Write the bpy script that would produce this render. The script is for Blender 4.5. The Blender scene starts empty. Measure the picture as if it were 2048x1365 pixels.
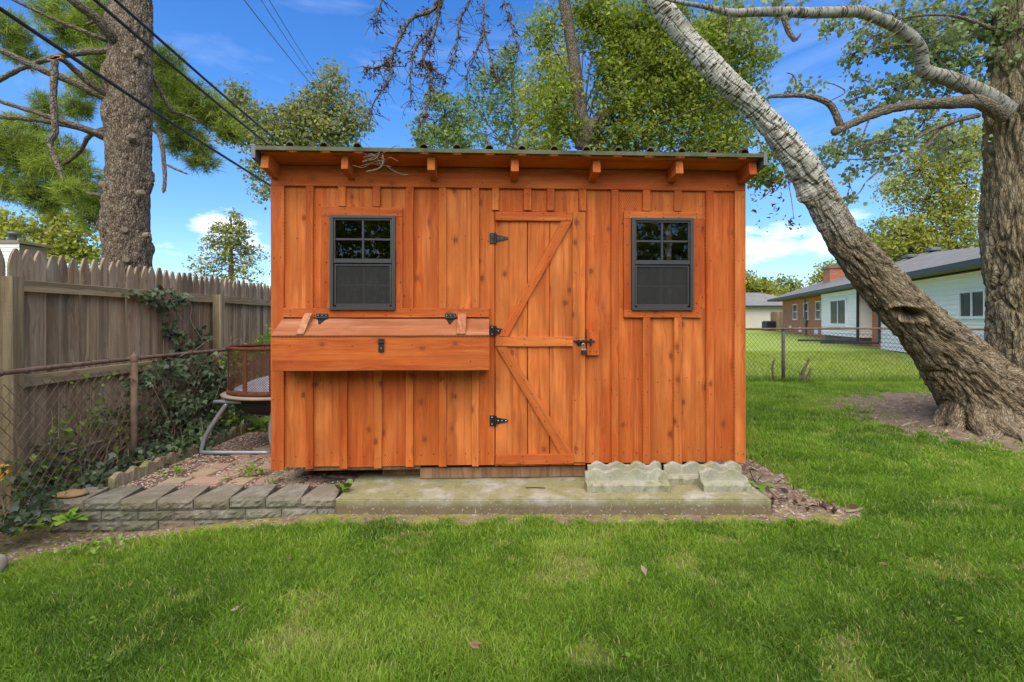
import bpy, bmesh, math, random
import numpy as np
from mathutils import Vector, Matrix

# ------------------------------------------------------------------ camera, sky, sun, exposure
SC = bpy.context.scene
COL = SC.collection
CAMZ = 1.35
HOR = 641.0          # picture row of the horizon (2048 px wide photograph)
cam_d = bpy.data.cameras.new('camera')
cam_d.sensor_width = 36.0
cam_d.lens = 36.0 * 1000.0 / 2048.0
cam_d.shift_y = -(682.5 - HOR) / 2048.0
cam_d.clip_start = 0.05
cam_d.clip_end = 3000.0
cam = bpy.data.objects.new('camera', cam_d)
COL.objects.link(cam)
cam.location = (0, 0, CAMZ)
cam.rotation_euler = (math.radians(90), 0, 0)
SC.camera = cam

SUN_EL, SUN_AZ = 54.0, 186.0     # azimuth clockwise from +Y: behind the camera, a little to the right
SKY_STRENGTH = 0.092
SUN_STRENGTH = 1.5
SUN_ANGLE = 85.0
EXPOSURE = 2.0
SC.view_settings.view_transform = 'Standard'
SC.view_settings.look = 'None'
SC.view_settings.gamma = 1.0
SC.view_settings.exposure = EXPOSURE
SC.view_settings.use_curve_mapping = False
SC.render.engine = 'CYCLES'
SC.cycles.max_bounces = 6
SC.cycles.transparent_max_bounces = 16
SC.cycles.use_denoising = True
SC.cycles.sample_clamp_indirect = 6.0


class NT:
    """small helper round a node tree"""
    def __init__(self, tree):
        self.t = tree
        tree.nodes.clear()

    def n(self, typ, props=None, **ins):
        nd = self.t.nodes.new(typ)
        for k, v in (props or {}).items():
            setattr(nd, k, v)
        for k, v in ins.items():
            key = int(k[1:]) if k[0] == 'i' and k[1:].isdigit() else k.replace('_', ' ')
            self.put(nd.inputs[key], v)
        return nd

    def put(self, sock, v):
        if isinstance(v, bpy.types.NodeSocket):
            self.t.links.new(v, sock)
        else:
            if isinstance(v, (tuple, list)) and len(v) == 3 and len(getattr(sock, 'default_value', (0, 0, 0))) == 4:
                v = (*v, 1.0)
            sock.default_value = v

    def math(self, op, a, b=0.0, c=0.0, clamp=False):
        return self.n('ShaderNodeMath', {'operation': op, 'use_clamp': clamp}, i0=a, i1=b, i2=c).outputs[0]

    def vmath(self, op, a, b=(0, 0, 0)):
        return self.n('ShaderNodeVectorMath', {'operation': op}, i0=a, i1=b).outputs[0]

    def noise(self, vec, scale, detail=4.0, rough=0.55, dist=0.0):
        return self.n('ShaderNodeTexNoise', None, Vector=vec, Scale=scale, Detail=detail, Roughness=rough, Distortion=dist).outputs[0]

    def ramp(self, fac, stops, interp='LINEAR'):
        nd = self.t.nodes.new('ShaderNodeValToRGB')
        nd.color_ramp.interpolation = interp
        el = nd.color_ramp.elements
        while len(el) > 1:
            el.remove(el[-1])
        first = True
        for p, c in stops:
            e = el[0] if first else el.new(p)
            e.position = p
            first = False
            if not isinstance(c, (tuple, list)):
                c = (c, c, c)
            e.color = (*c, 1.0) if len(c) == 3 else c
        self.t.links.new(fac, nd.inputs[0])
        return nd.outputs[0]

    def mix(self, fac, a, b, mode='MIX'):
        nd = self.t.nodes.new('ShaderNodeMix')
        nd.data_type = 'RGBA'
        nd.blend_type = mode
        self.put(nd.inputs[0], fac)
        self.put(nd.inputs[6], a)
        self.put(nd.inputs[7], b)
        return nd.outputs[2]

    def mapv(self, vec, scale=(1, 1, 1), loc=(0, 0, 0)):
        return self.n('ShaderNodeMapping', None, Vector=vec, Scale=scale, Location=loc).outputs[0]


# sky: Nishita plus procedural clouds (bright cumulus low down, thin cirrus higher up)
world = bpy.data.worlds.new('World')
SC.world = world
world.use_nodes = True
w = NT(world.node_tree)
skyt = w.n('ShaderNodeTexSky', {'sky_type': 'NISHITA', 'sun_disc': False})
skyt.sun_elevation = math.radians(SUN_EL)
skyt.sun_rotation = math.radians(SUN_AZ)
skyt.altitude = 200.0
skyt.air_density = 1.0
skyt.dust_density = 0.6
skyt.ozone_density = 2.2
tc = w.n('ShaderNodeTexCoord').outputs['Generated']
sep = w.n('ShaderNodeSeparateXYZ', None, Vector=tc).outputs
elev = sep[2]
col = w.n('ShaderNodeHueSaturation', None, Hue=0.508, Saturation=1.34, Value=0.70, Fac=1.0, Color=skyt.outputs[0]).outputs[0]
col = w.mix(1.0, col, w.ramp(elev, [(0.0, (0.62, 0.70, 0.86)), (0.12, (0.74, 0.82, 0.95)), (0.32, (0.95, 0.97, 1.0)), (0.60, (0.84, 0.92, 1.0))]), 'MULTIPLY')
cv = w.mapv(tc, (1.0, 1.0, 2.6), (0.35, 0.10, 0.0))
cn = w.noise(cv, 5.6, 7.0, 0.56)
band = w.ramp(elev, [(0.0, 0.30), (0.07, 0.56), (0.17, 0.56), (0.26, 0.0)])
cum = w.ramp(w.math('MULTIPLY', cn, w.math('ADD', band, 0.45)), [(0.540, 0.0), (0.66, 0.95)])
cum = w.math('MULTIPLY', cum, w.ramp(band, [(0.0, 0.0), (0.25, 1.0)]))
ci = w.noise(w.mapv(tc, (1.0, 1.7, 5.5), (4.2, 1.0, 0.3)), 2.3, 6.0, 0.62, 0.6)
cir = w.math('MULTIPLY', w.ramp(ci, [(0.50, 0.0), (0.85, 0.22)]), w.ramp(elev, [(0.12, 0.0), (0.30, 1.0)]))
shade = w.noise(w.mapv(tc, (1, 1, 2.0), (0.3, 0.1, 0.09)), 9.0, 4.0)
ccol = w.mix(w.ramp(shade, [(0.35, 0.0), (0.65, 1.0)]), (2.9, 3.3, 4.3), (4.9, 4.85, 4.8))
col = w.mix(cir, col, (3.8, 4.2, 5.0))
col = w.mix(cum, col, ccol)
bg = w.n('ShaderNodeBackground', None, Color=col, Strength=SKY_STRENGTH)
wo = w.n('ShaderNodeOutputWorld', None, Surface=bg.outputs[0])

sun_d = bpy.data.lights.new('sun', 'SUN')
sun_d.energy = SUN_STRENGTH
sun_d.angle = math.radians(SUN_ANGLE)
sun_d.color = (1.0, 0.91, 0.76)
sun = bpy.data.objects.new('sun', sun_d)
COL.objects.link(sun)
_a = math.radians(SUN_AZ)
_e = math.radians(SUN_EL)
sdir = Vector((math.sin(_a) * math.cos(_e), math.cos(_a) * math.cos(_e), math.sin(_e)))
sun.rotation_euler = (-sdir).to_track_quat('-Z', 'Y').to_euler()
sun.location = sdir * 60

# ------------------------------------------------------------------ helpers
RNG = np.random.default_rng(7)
random.seed(7)
W = {}
I4 = Matrix.Identity(4)
CYC = Matrix(((0, 0, 1, 0), (1, 0, 0, 0), (0, 1, 0, 0), (0, 0, 0, 1)))


def PX(px, Y):
    return (px - 1024.0) * Y / 1000.0


def PZ(py, Y):
    return CAMZ + (HOR - py) * Y / 1000.0


def at(px, py, Y):
    return (PX(px, Y), Y, PZ(py, Y))


def T(x, y, z):
    return Matrix.Translation((x, y, z))


def R(ax, deg):
    return Matrix.Rotation(math.radians(deg), 4, ax)


def place(o, parent, M):
    COL.objects.link(o)
    if parent is not None:
        o.parent = parent
        o.matrix_basis = W[parent.name].inverted() @ M
    else:
        o.matrix_basis = M
    W[o.name] = M
    return o


def tag(o, label=None, cat=None, group=None, kind=None):
    if label:
        o['label'] = label
    if cat:
        o['category'] = cat
    if group:
        o['group'] = group
    if kind:
        o['kind'] = kind
    return o


def thing(name, label, cat, loc, group=None, M=None):
    o = bpy.data.objects.new(name, None)
    o.empty_display_size = 0.1
    place(o, None, M if M is not None else T(*loc))
    return tag(o, label, cat, group)


def group_part(name, parent, M):
    o = bpy.data.objects.new(name, None)
    o.empty_display_size = 0.05
    return place(o, parent, M)


def new_obj(name, me, mat, parent=None, M=I4):
    if mat is not None and len(me.materials) == 0:
        me.materials.append(mat)
    return place(bpy.data.objects.new(name, me), parent, M)


def pyd(name, verts, faces, mat, parent=None, M=I4, smooth=False):
    me = bpy.data.meshes.new(name)
    me.from_pydata([tuple(v) for v in verts], [], [tuple(f) for f in faces])
    me.update()
    if smooth:
        me.polygons.foreach_set('use_smooth', np.ones(len(me.polygons), bool))
    return new_obj(name, me, mat, parent, M)


def npm(name, V, F, mat, parent=None, M=I4, smooth=False, attrs=None):
    """fast mesh: V (n,3), F (m,k) one face size; attrs: name -> float (n,) or vector (n,3) per vertex"""
    V = np.asarray(V, np.float32)
    F = np.asarray(F, np.int32)
    me = bpy.data.meshes.new(name)
    m, k = F.shape
    me.vertices.add(len(V))
    me.vertices.foreach_set('co', V.ravel())
    me.loops.add(m * k)
    me.loops.foreach_set('vertex_index', F.ravel())
    me.polygons.add(m)
    me.polygons.foreach_set('loop_start', np.arange(m, dtype=np.int32) * k)
    if smooth:
        me.polygons.foreach_set('use_smooth', np.ones(m, bool))
    me.update(calc_edges=True)
    for an, av in (attrs or {}).items():
        av = np.asarray(av, np.float32)
        if av.ndim == 1:
            me.attributes.new(an, 'FLOAT', 'POINT').data.foreach_set('value', av)
        else:
            me.attributes.new(an, 'FLOAT_VECTOR', 'POINT').data.foreach_set('vector', av.ravel())
    return new_obj(name, me, mat, parent, M)


class MB:
    """collects simple shapes into one mesh"""
    def __init__(self):
        self.v, self.f = [], []

    def add(self, v, f):
        b = len(self.v)
        self.v += [tuple(p) for p in v]
        self.f += [tuple(b + i for i in q) for q in f]

    def box(self, x0, x1, y0, y1, z0, z1):
        v = [(x, y, z) for z in (z0, z1) for y in (y0, y1) for x in (x0, x1)]
        self.add(v, [(0, 2, 3, 1), (4, 5, 7, 6), (0, 1, 5, 4), (2, 6, 7, 3), (0, 4, 6, 2), (1, 3, 7, 5)])

    def tube(self, pts, r, n=8, closed=False, cap=True):
        pts = [Vector(p) for p in pts]
        m = len(pts)
        rr = r if isinstance(r, (list, tuple)) else [r] * m
        up = None
        base = len(self.v)
        for i, p in enumerate(pts):
            if closed:
                d = pts[(i + 1) % m] - pts[i - 1]
            else:
                d = pts[min(i + 1, m - 1)] - pts[max(i - 1, 0)]
            d.normalize()
            if up is None:
                up = Vector((0, 0, 1)) if abs(d.z) < 0.9 else Vector((1, 0, 0))
            a = d.cross(up)
            a.normalize()
            up = a.cross(d)
            up.normalize()
            for k in range(n):
                t = 2 * math.pi * k / n
                q = p + (a * math.cos(t) + up * math.sin(t)) * rr[i]
                self.v.append(tuple(q))
        for i in range(m if closed else m - 1):
            j = (i + 1) % m
            for k in range(n):
                l = (k + 1) % n
                self.f.append((base + i * n + k, base + i * n + l, base + j * n + l, base + j * n + k))
        if cap and not closed:
            self.f.append(tuple(base + k for k in range(n))[::-1])
            self.f.append(tuple(base + (m - 1) * n + k for k in range(n)))

    def lathe(self, prof, c, n=32, close=False):
        base = len(self.v)
        for (r, z) in prof:
            for k in range(n):
                t = 2 * math.pi * k / n
                self.v.append((c[0] + r * math.cos(t), c[1] + r * math.sin(t), c[2] + z))
        m = len(prof)
        for i in range(m if close else m - 1):
            j = (i + 1) % m
            for k in range(n):
                l = (k + 1) % n
                self.f.append((base + i * n + k, base + i * n + l, base + j * n + l, base + j * n + k))

    def build(self, name, mat, parent=None, M=I4, smooth=False):
        return pyd(name, self.v, self.f, mat, parent, M, smooth)


def cbox(name, x0, x1, y0, y1, z0, z1, mat, parent=None, F=I4, bev=0.0):
    """a (bevelled) box given by its bounds, origin at its centre; F is the frame of the bounds"""
    c = T((x0 + x1) / 2, (y0 + y1) / 2, (z0 + z1) / 2)
    a, b, h = (x1 - x0) / 2, (y1 - y0) / 2, (z1 - z0) / 2
    if bev <= 0:
        m = MB()
        m.box(-a, a, -b, b, -h, h)
        return m.build(name, mat, parent, F @ c)
    bm = bmesh.new()
    bmesh.ops.create_cube(bm, size=1.0)
    for v in bm.verts:
        v.co = Vector((v.co.x * 2 * a, v.co.y * 2 * b, v.co.z * 2 * h))
    bmesh.ops.bevel(bm, geom=list(bm.edges), offset=bev, segments=1, affect='EDGES')
    me = bpy.data.meshes.new(name)
    bm.to_mesh(me)
    bm.free()
    return new_obj(name, me, mat, parent, F @ c)


def plank_mesh(name, wd, th, ln, seg=4, j=0.0015, c=0.003):
    """rough sawn plank: local x width, y thickness (front is -y), z length; edges waver a little"""
    V, Fc = [], []
    for i in range(seg + 1):
        z = -ln / 2 + ln * i / seg
        jl, jr, jf = (random.uniform(-j, j) for _ in range(3))
        x0, x1, yf, yb = -wd / 2 + jl, wd / 2 + jr, -th / 2 + jf * 0.6, th / 2
        V += [(x0, yb, z), (x1, yb, z), (x1, yf + c, z), (x1 - c, yf, z), (x0 + c, yf, z), (x0, yf + c, z)]
    for i in range(seg):
        for k in range(6):
            l = (k + 1) % 6
            Fc.append((i * 6 + k, i * 6 + l, i * 6 + 6 + l, i * 6 + 6 + k))
    Fc.append((5, 4, 3, 2, 1, 0))
    Fc.append(tuple(seg * 6 + k for k in range(6)))
    me = bpy.data.meshes.new(name)
    me.from_pydata(V, [], Fc)
    me.update()
    return me


def plank(name, wd, th, ln, M, mat, parent, seg=4, j=0.0015, c=0.003):
    return new_obj(name, plank_mesh(name, wd, th, ln, seg, j, c), mat, parent, M)


# numpy value noise
def _h(ix, iy, iz):
    n = (ix.astype(np.int64) * 374761393 + iy.astype(np.int64) * 668265263 + iz.astype(np.int64) * 2147483647) & 0xFFFFFFFF
    n = ((n ^ (n >> 13)) * 1274126177) & 0xFFFFFFFF
    n = ((n ^ (n >> 16)) * 2246822519) & 0xFFFFFFFF
    return ((n ^ (n >> 15)) & 0xFFFFFF).astype(np.float64) / 0xFFFFFF


def vnoise(p):
    p = np.asarray(p, float)
    i = np.floor(p)
    f = p - i
    f = f * f * (3 - 2 * f)
    i = i.astype(np.int64)
    r = 0
    for dx in (0, 1):
        wx = f[:, 0] if dx else 1 - f[:, 0]
        for dy in (0, 1):
            wy = f[:, 1] if dy else 1 - f[:, 1]
            for dz in (0, 1):
                wz = f[:, 2] if dz else 1 - f[:, 2]
                r = r + wx * wy * wz * _h(i[:, 0] + dx, i[:, 1] + dy, i[:, 2] + dz)
    return r


def fbm(p, oct=4, g=0.5):
    a, s, t = 1.0, 0.0, 0.0
    p = np.asarray(p, float)
    for k in range(oct):
        s = s + a * vnoise(p + 17.3 * k)
        t += a
        a *= g
        p = p * 2.03
    return s / t


def n2(x, y, f, oct=3, off=0.0):
    return fbm(np.stack([np.asarray(x) * f + off, np.asarray(y) * f + off * 1.7, np.zeros_like(np.asarray(x, float)) + off], 1), oct)


def sstep(a, b, x):
    t = np.clip((x - a) / (b - a), 0, 1)
    return t * t * (3 - 2 * t)


def catmull(pts, per=8):
    P = np.asarray(pts, float)
    P = np.vstack([2 * P[0] - P[1], P, 2 * P[-1] - P[-2]])
    out = []
    for i in range(1, len(P) - 2):
        t = np.linspace(0, 1, per, endpoint=False)[:, None]
        a, b, c, d = P[i - 1], P[i], P[i + 1], P[i + 2]
        out.append(0.5 * (2 * b + (c - a) * t + (2 * a - 5 * b + 4 * c - d) * t ** 2 + (3 * b - a - 3 * c + d) * t ** 3))
    out.append(P[-2][None])
    return np.vstack(out)
# ------------------------------------------------------------------ materials
MATS = {}


def mat(name):
    m = bpy.data.materials.new(name)
    m.use_nodes = True
    MATS[name] = m
    return m, NT(m.node_tree)


def finish(t, color, rough=0.8, bump=None, bstr=0.3, bdist=0.01, metal=0.0, spec=0.3, normal=None):
    p = t.n('ShaderNodeBsdfPrincipled', None, Base_Color=color, Roughness=rough, Metallic=metal)
    p.inputs['Specular IOR Level'].default_value = spec
    if bump is not None:
        b = t.n('ShaderNodeBump', None, Strength=bstr, Distance=bdist, Height=bump)
        t.t.links.new(b.outputs[0], p.inputs['Normal'])
    t.n('ShaderNodeOutputMaterial', None, Surface=p.outputs[0])
    return p


def ocoord(t, rand=True):
    v = t.n('ShaderNodeTexCoord').outputs['Object']
    if rand:
        r = t.n('ShaderNodeObjectInfo').outputs['Random']
        v = t.vmath('ADD', v, t.n('ShaderNodeCombineXYZ', None, X=t.math('MULTIPLY', r, 31.7), Y=t.math('MULTIPLY', r, 7.1), Z=t.math('MULTIPLY', r, 57.3)).outputs[0])
    return v


def simple(name, c1, c2, scale=8.0, rough=0.8, bstr=0.2, bdist=0.005, metal=0.0, spec=0.3, rand=True, stretch=(1, 1, 1), detail=5.0):
    m, t = mat(name)
    v = t.mapv(ocoord(t, rand), stretch)
    n = t.noise(v, scale, detail, 0.6)
    c = t.ramp(n, [(0.3, c1), (0.7, c2)])
    finish(t, c, rough, t.noise(v, scale * 6, 3.0), bstr, bdist, metal, spec)
    return m


def wood(name, light, mid, dark, knotc, saw=1.0, knots=1.0, rough=0.72, grain=1.0, vary=0.58):
    m, t = mat(name)
    v = ocoord(t)
    rnd = t.n('ShaderNodeObjectInfo').outputs['Random']
    # knots
    ks = t.n('ShaderNodeSeparateXYZ', None, Vector=v).outputs
    kv = t.n('ShaderNodeCombineXYZ', None, X=t.math('MULTIPLY', ks[0], 4.6), Y=t.math('MULTIPLY', ks[2], 3.1), Z=0.0).outputs[0]
    vo = t.n('ShaderNodeTexVoronoi', {'feature': 'F1', 'voronoi_dimensions': '2D'}, Vector=kv, Scale=1.0, Randomness=1.0)
    d = vo.outputs['Distance']
    # grain bends round the knots
    bend = t.math('MULTIPLY', t.ramp(d, [(0.0, 1.0), (0.30, 0.0)], 'EASE'), 0.020)
    sx = t.n('ShaderNodeSeparateXYZ', None, Vector=v).outputs
    gv = t.n('ShaderNodeCombineXYZ', None, X=t.math('ADD', sx[0], bend), Y=sx[1], Z=sx[2]).outputs[0]
    big = t.noise(t.mapv(v, (5, 5, 1.1)), 1.0, 3.0, 0.6)
    g1 = t.noise(t.mapv(gv, (34, 34, 0.9)), 1.0, 5.0, 0.65, 0.12)
    g2 = t.noise(t.mapv(gv, (95, 95, 4.0)), 1.0, 3.0, 0.7)
    def dev(n_, k):
        return t.math('MULTIPLY', t.math('SUBTRACT', n_, 0.5), k)
    tone = t.math('ADD', t.math('ADD', dev(g1, 0.80 * grain), dev(big, 0.72)), t.math('ADD', dev(g2, 0.75), dev(rnd, vary)))
    tone = t.math('ADD', tone, 0.5)
    c = t.ramp(tone, [(0.22, dark), (0.48, mid), (0.74, light)])
    # stained blotches with their own shape
    bl = t.noise(t.mapv(v, (7, 7, 2.6), (3, 9, 4)), 1.0, 4.0, 0.65, 0.5)
    c = t.mix(t.ramp(bl, [(0.56, 0.0), (0.72, 0.42)]), c, tuple(x * 0.50 for x in dark))
    c = t.mix(t.ramp(t.noise(t.mapv(v, (9, 9, 1.5), (13, 2, 8)), 1.0, 4.0), [(0.52, 0.0), (0.70, 0.5)]), c, (min(1, light[0] * 1.08), min(1, light[1] * 1.25), min(1, light[2] * 1.5)))
    # dark vertical streaks in the stain
    st_ = t.noise(t.mapv(gv, (17, 17, 0.55), (5, 3, 11)), 1.0, 4.0, 0.7, 0.1)
    c = t.mix(t.ramp(st_, [(0.49, 0.0), (0.57, 0.42), (0.64, 0.68)]), c, tuple(x * 0.72 for x in dark))
    # circular saw marks
    arc = t.vmath('ADD', v, t.n('ShaderNodeCombineXYZ', None, X=0.0, Y=0.0, Z=t.math('MULTIPLY', t.math('POWER', t.math('ADD', sx[0], 0.12), 2.0), 0.5)).outputs[0])
    wv = t.n('ShaderNodeTexWave', {'wave_type': 'BANDS', 'bands_direction': 'Z', 'wave_profile': 'SIN'}, Vector=arc, Scale=11.0, Distortion=0.9, Detail=2.0, Detail_Scale=3.0).outputs[1]
    sawm = t.math('MULTIPLY', t.ramp(t.noise(t.mapv(v, (6, 6, 2.2), (1, 5, 7)), 1.0, 2.0), [(0.36, 0.0), (0.58, 1.0)]), saw)
    c = t.mix(t.math('MULTIPLY', t.math('MULTIPLY', sawm, 0.50), wv), c, tuple(x * 0.75 for x in dark))
    c = t.mix(t.math('MULTIPLY', t.math('MULTIPLY', sawm, 0.42), t.math('SUBTRACT', 1.0, wv)), c, tuple(min(1, x * 1.25) for x in light))
    # knots last
    ring = t.n('ShaderNodeMath', {'operation': 'SINE'}, i0=t.math('MULTIPLY', t.math('ADD', d, t.math('MULTIPLY', g1, 0.05)), 160.0)).outputs[0]
    kcol = t.mix(t.math('MULTIPLY_ADD', ring, 0.25, 0.4), knotc, mid)
    kpick = t.math('GREATER_THAN', t.n('ShaderNodeSeparateColor', None, Color=vo.outputs['Color']).outputs[0], 0.42)
    km = t.math('MULTIPLY', t.ramp(t.math('ADD', d, t.math('MULTIPLY', t.math('SUBTRACT', g2, 0.5), 0.16)), [(0.045, 0.97), (0.062, 0.80), (0.078, 0.32), (0.17, 0.0)]), t.math('MULTIPLY', kpick, knots))
    c = t.mix(km, c, kcol)
    bump = t.math('ADD', t.math('MULTIPLY', g1, 0.5), t.math('ADD', t.math('MULTIPLY', g2, 0.35), t.math('MULTIPLY', t.math('MULTIPLY', wv, sawm), 0.5)))
    finish(t, c, rough, bump, 0.6, 0.003, 0, 0.2)
    return m


M_STAIN = wood('stained_wood', (0.61, 0.180, 0.040), (0.52, 0.109, 0.016), (0.36, 0.058, 0.008), (0.085, 0.022, 0.008))
M_LID = wood('stained_wood_faded', (0.46, 0.21, 0.105), (0.40, 0.155, 0.065), (0.30, 0.095, 0.034), (0.15, 0.05, 0.02), 0.5, 0.0)
M_SKID = wood('bare_timber', (0.30, 0.17, 0.085), (0.22, 0.115, 0.055), (0.13, 0.065, 0.03), (0.08, 0.04, 0.02), 0.6, 0.5)
M_PICKET = wood('weathered_picket', (0.42, 0.315, 0.195), (0.30, 0.217, 0.130), (0.16, 0.115, 0.070), (0.05, 0.035, 0.025), 0.2, 0.6, 0.9, 1.3, 0.6)
M_FPOST = wood('weathered_post', (0.37, 0.29, 0.165), (0.27, 0.205, 0.11), (0.17, 0.13, 0.07), (0.07, 0.05, 0.03), 0.1, 0.4, 0.9, 1.3)

M_BLACK = simple('black_iron', (0.010, 0.010, 0.010), (0.022, 0.022, 0.022), 20, 0.5, 0.1, 0.001, 0.3, 0.5)
M_STEEL = simple('bright_steel', (0.45, 0.45, 0.46), (0.62, 0.62, 0.62), 30, 0.3, 0.05, 0.001, 0.9, 0.5)
M_WINFR = simple('grey_window_vinyl', (0.027, 0.0255, 0.0225), (0.034, 0.032, 0.028), 5, 0.45, 0.02, 0.001, 0.0, 0.5)
M_NAIL = simple('nail_rust', (0.03, 0.012, 0.006), (0.06, 0.022, 0.01), 50, 0.7, 0.05)
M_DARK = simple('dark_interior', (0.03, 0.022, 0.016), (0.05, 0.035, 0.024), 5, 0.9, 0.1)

# mossy roofing metal
m, t = mat('mossy_roof_metal')
v = ocoord(t)
n = t.noise(v, 5.0, 6.0, 0.65)
c = t.ramp(n, [(0.35, (0.030, 0.033, 0.016)), (0.52, (0.080, 0.084, 0.030)), (0.70, (0.12, 0.12, 0.06))])
finish(t, c, 0.6, t.noise(v, 60, 3.0), 0.3, 0.003, 0.2, 0.4)
M_ROOF = m
M_RAKE = simple('grey_trim_metal', (0.10, 0.11, 0.11), (0.16, 0.165, 0.16), 6, 0.5, 0.1, 0.002, 0.4, 0.4)

# window glass: mostly clear, reflects at grazing angles
m, t = mat('window_glass')
fr = t.n('ShaderNodeFresnel', None, IOR=1.55).outputs[0]
tr = t.n('ShaderNodeBsdfTransparent', None, Color=(0.72, 0.76, 0.74, 1))
gl = t.n('ShaderNodeBsdfGlossy', None, Color=(1, 1, 1, 1), Roughness=0.015)
mx = t.n('ShaderNodeMixShader', None, i0=t.math('MULTIPLY', fr, 1.3), i1=tr.outputs[0], i2=gl.outputs[0])
t.n('ShaderNodeOutputMaterial', None, Surface=mx.outputs[0])
M_GLASS = m
# insect screen: fine grey gauze
m, t = mat('insect_screen')
tr = t.n('ShaderNodeBsdfTransparent', None, Color=(1, 1, 1, 1))
df = t.n('ShaderNodeBsdfDiffuse', None, Color=(0.050, 0.048, 0.043, 1))
mx = t.n('ShaderNodeMixShader', None, i0=0.62, i1=tr.outputs[0], i2=df.outputs[0])
t.n('ShaderNodeOutputMaterial', None, Surface=mx.outputs[0])
M_SCREEN = m

# concrete with green film
def concrete(name, base, green, amount, low_brown=False):
    m, t = mat(name)
    v = t.n('ShaderNodeTexCoord').outputs['Object']
    n1 = t.noise(v, 3.2, 5.0, 0.6)
    n2_ = t.noise(v, 30.0, 4.0, 0.7)
    c = t.ramp(t.noise(v, 9.0, 5.0, 0.7), [(0.3, tuple(x * 0.7 for x in base)), (0.7, tuple(x * 1.15 for x in base))])
    gm = t.math('MULTIPLY', t.ramp(n1, [(0.36, 0.0), (0.52, 1.0)]), amount)
    c = t.mix(gm, c, t.mix(n2_, tuple(x * 0.7 for x in green), tuple(x * 1.25 for x in green)))
    if low_brown:  # concrete turns browner towards the bottom, with an uneven edge
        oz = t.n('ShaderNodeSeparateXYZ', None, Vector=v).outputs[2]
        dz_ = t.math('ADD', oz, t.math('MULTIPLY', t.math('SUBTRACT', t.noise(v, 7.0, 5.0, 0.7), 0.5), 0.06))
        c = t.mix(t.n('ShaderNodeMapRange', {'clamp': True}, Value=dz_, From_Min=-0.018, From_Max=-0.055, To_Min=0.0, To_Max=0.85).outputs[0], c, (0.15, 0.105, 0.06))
    c = t.mix(t.ramp(t.noise(v, 55.0, 3.0), [(0.60, 0.0), (0.68, 0.6)]), c, (0.42, 0.40, 0.32))
    c = t.mix(t.ramp(t.noise(v, 14.0, 6.0, 0.7), [(0.54, 0.0), (0.72, 0.75)]), c, (0.09, 0.085, 0.045))
    finish(t, c, 0.9, t.math('ADD', n2_, t.noise(v, 150.0, 2.0)), 0.5, 0.003, 0, 0.2)
    return m


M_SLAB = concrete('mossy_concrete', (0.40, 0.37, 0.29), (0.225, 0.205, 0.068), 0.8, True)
M_EDGER = concrete('scalloped_concrete', (0.37, 0.35, 0.26), (0.235, 0.22, 0.10), 0.7)
M_BEDEDGE = concrete('bed_edging_concrete', (0.30, 0.24, 0.155), (0.17, 0.165, 0.06), 0.7)

# rough retaining block
m, t = mat('retaining_block')
v = ocoord(t)
r = t.n('ShaderNodeObjectInfo').outputs['Random']
c = t.ramp(t.noise(v, 12.0, 6.0, 0.7), [(0.3, (0.13, 0.12, 0.095)), (0.55, (0.235, 0.215, 0.165)), (0.75, (0.34, 0.31, 0.24))])
c = t.mix(t.ramp(t.noise(v, 4.0, 5.0, 0.6), [(0.42, 0.0), (0.62, 0.6)]), c, (0.115, 0.115, 0.055))
c = t.mix(t.ramp(r, [(0.5, 0.0), (0.95, 0.45)]), c, (0.27, 0.175, 0.125))
finish(t, c, 0.95, t.noise(v, 45.0, 4.0, 0.7), 0.8, 0.01, 0, 0.2)
M_BLOCK = m

m, t = mat('clay_paver')
v = ocoord(t)
r = t.n('ShaderNodeObjectInfo').outputs['Random']
c = t.ramp(r, [(0.0, (0.38, 0.255, 0.18)), (0.4, (0.34, 0.215, 0.155)), (0.7, (0.36, 0.29, 0.17)), (1.0, (0.30, 0.25, 0.19))])
c = t.mix(t.ramp(t.noise(v, 14.0, 5.0, 0.7), [(0.50, 0.0), (0.75, 0.6)]), c, (0.21, 0.15, 0.10))
finish(t, c, 0.95, t.noise(v, 60.0, 4.0), 0.5, 0.005, 0, 0.2)
M_PAVER = m

M_SOILBED = simple('bed_soil', (0.10, 0.065, 0.042), (0.24, 0.165, 0.115), 14, 0.95, 0.9, 0.02, 0, 0.2, False)
M_GRAVEL = None
m, t = mat('gravel_and_litter')
a = t.n('ShaderNodeAttribute', {'attribute_name': 'rnd'}).outputs['Fac']
c = t.ramp(a, [(0.0, (0.14, 0.075, 0.045)), (0.25, (0.29, 0.17, 0.10)), (0.45, (0.22, 0.095, 0.055)), (0.62, (0.42, 0.34, 0.26)), (0.82, (0.33, 0.25, 0.18)), (1.0, (0.62, 0.57, 0.49))])
finish(t, c, 0.9)
M_GRAVEL = m

m, t = mat('soil_crumbs')
a = t.n('ShaderNodeAttribute', {'attribute_name': 'rnd'}).outputs['Fac']
c = t.ramp(a, [(0.0, (0.10, 0.068, 0.042)), (0.4, (0.20, 0.145, 0.095)), (0.75, (0.28, 0.21, 0.145)), (1.0, (0.40, 0.34, 0.27))])
finish(t, c, 0.95)
M_CRUMB = m
M_RUST = simple('rusty_iron', (0.075, 0.024, 0.012), (0.165, 0.055, 0.024), 14, 0.85, 0.5, 0.003, 0.1, 0.2)
M_BOWL = simple('sooty_bowl', (0.012, 0.012, 0.012), (0.03, 0.028, 0.025), 9, 0.6, 0.3, 0.002, 0.2, 0.4)
M_TANRIM = simple('tan_rim', (0.22, 0.17, 0.12), (0.33, 0.27, 0.20), 9, 0.6, 0.3, 0.002, 0.1, 0.4)
M_TUBE = simple('silver_tube', (0.30, 0.31, 0.32), (0.42, 0.43, 0.44), 10, 0.38, 0.05, 0.001, 0.5, 0.5)
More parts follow.
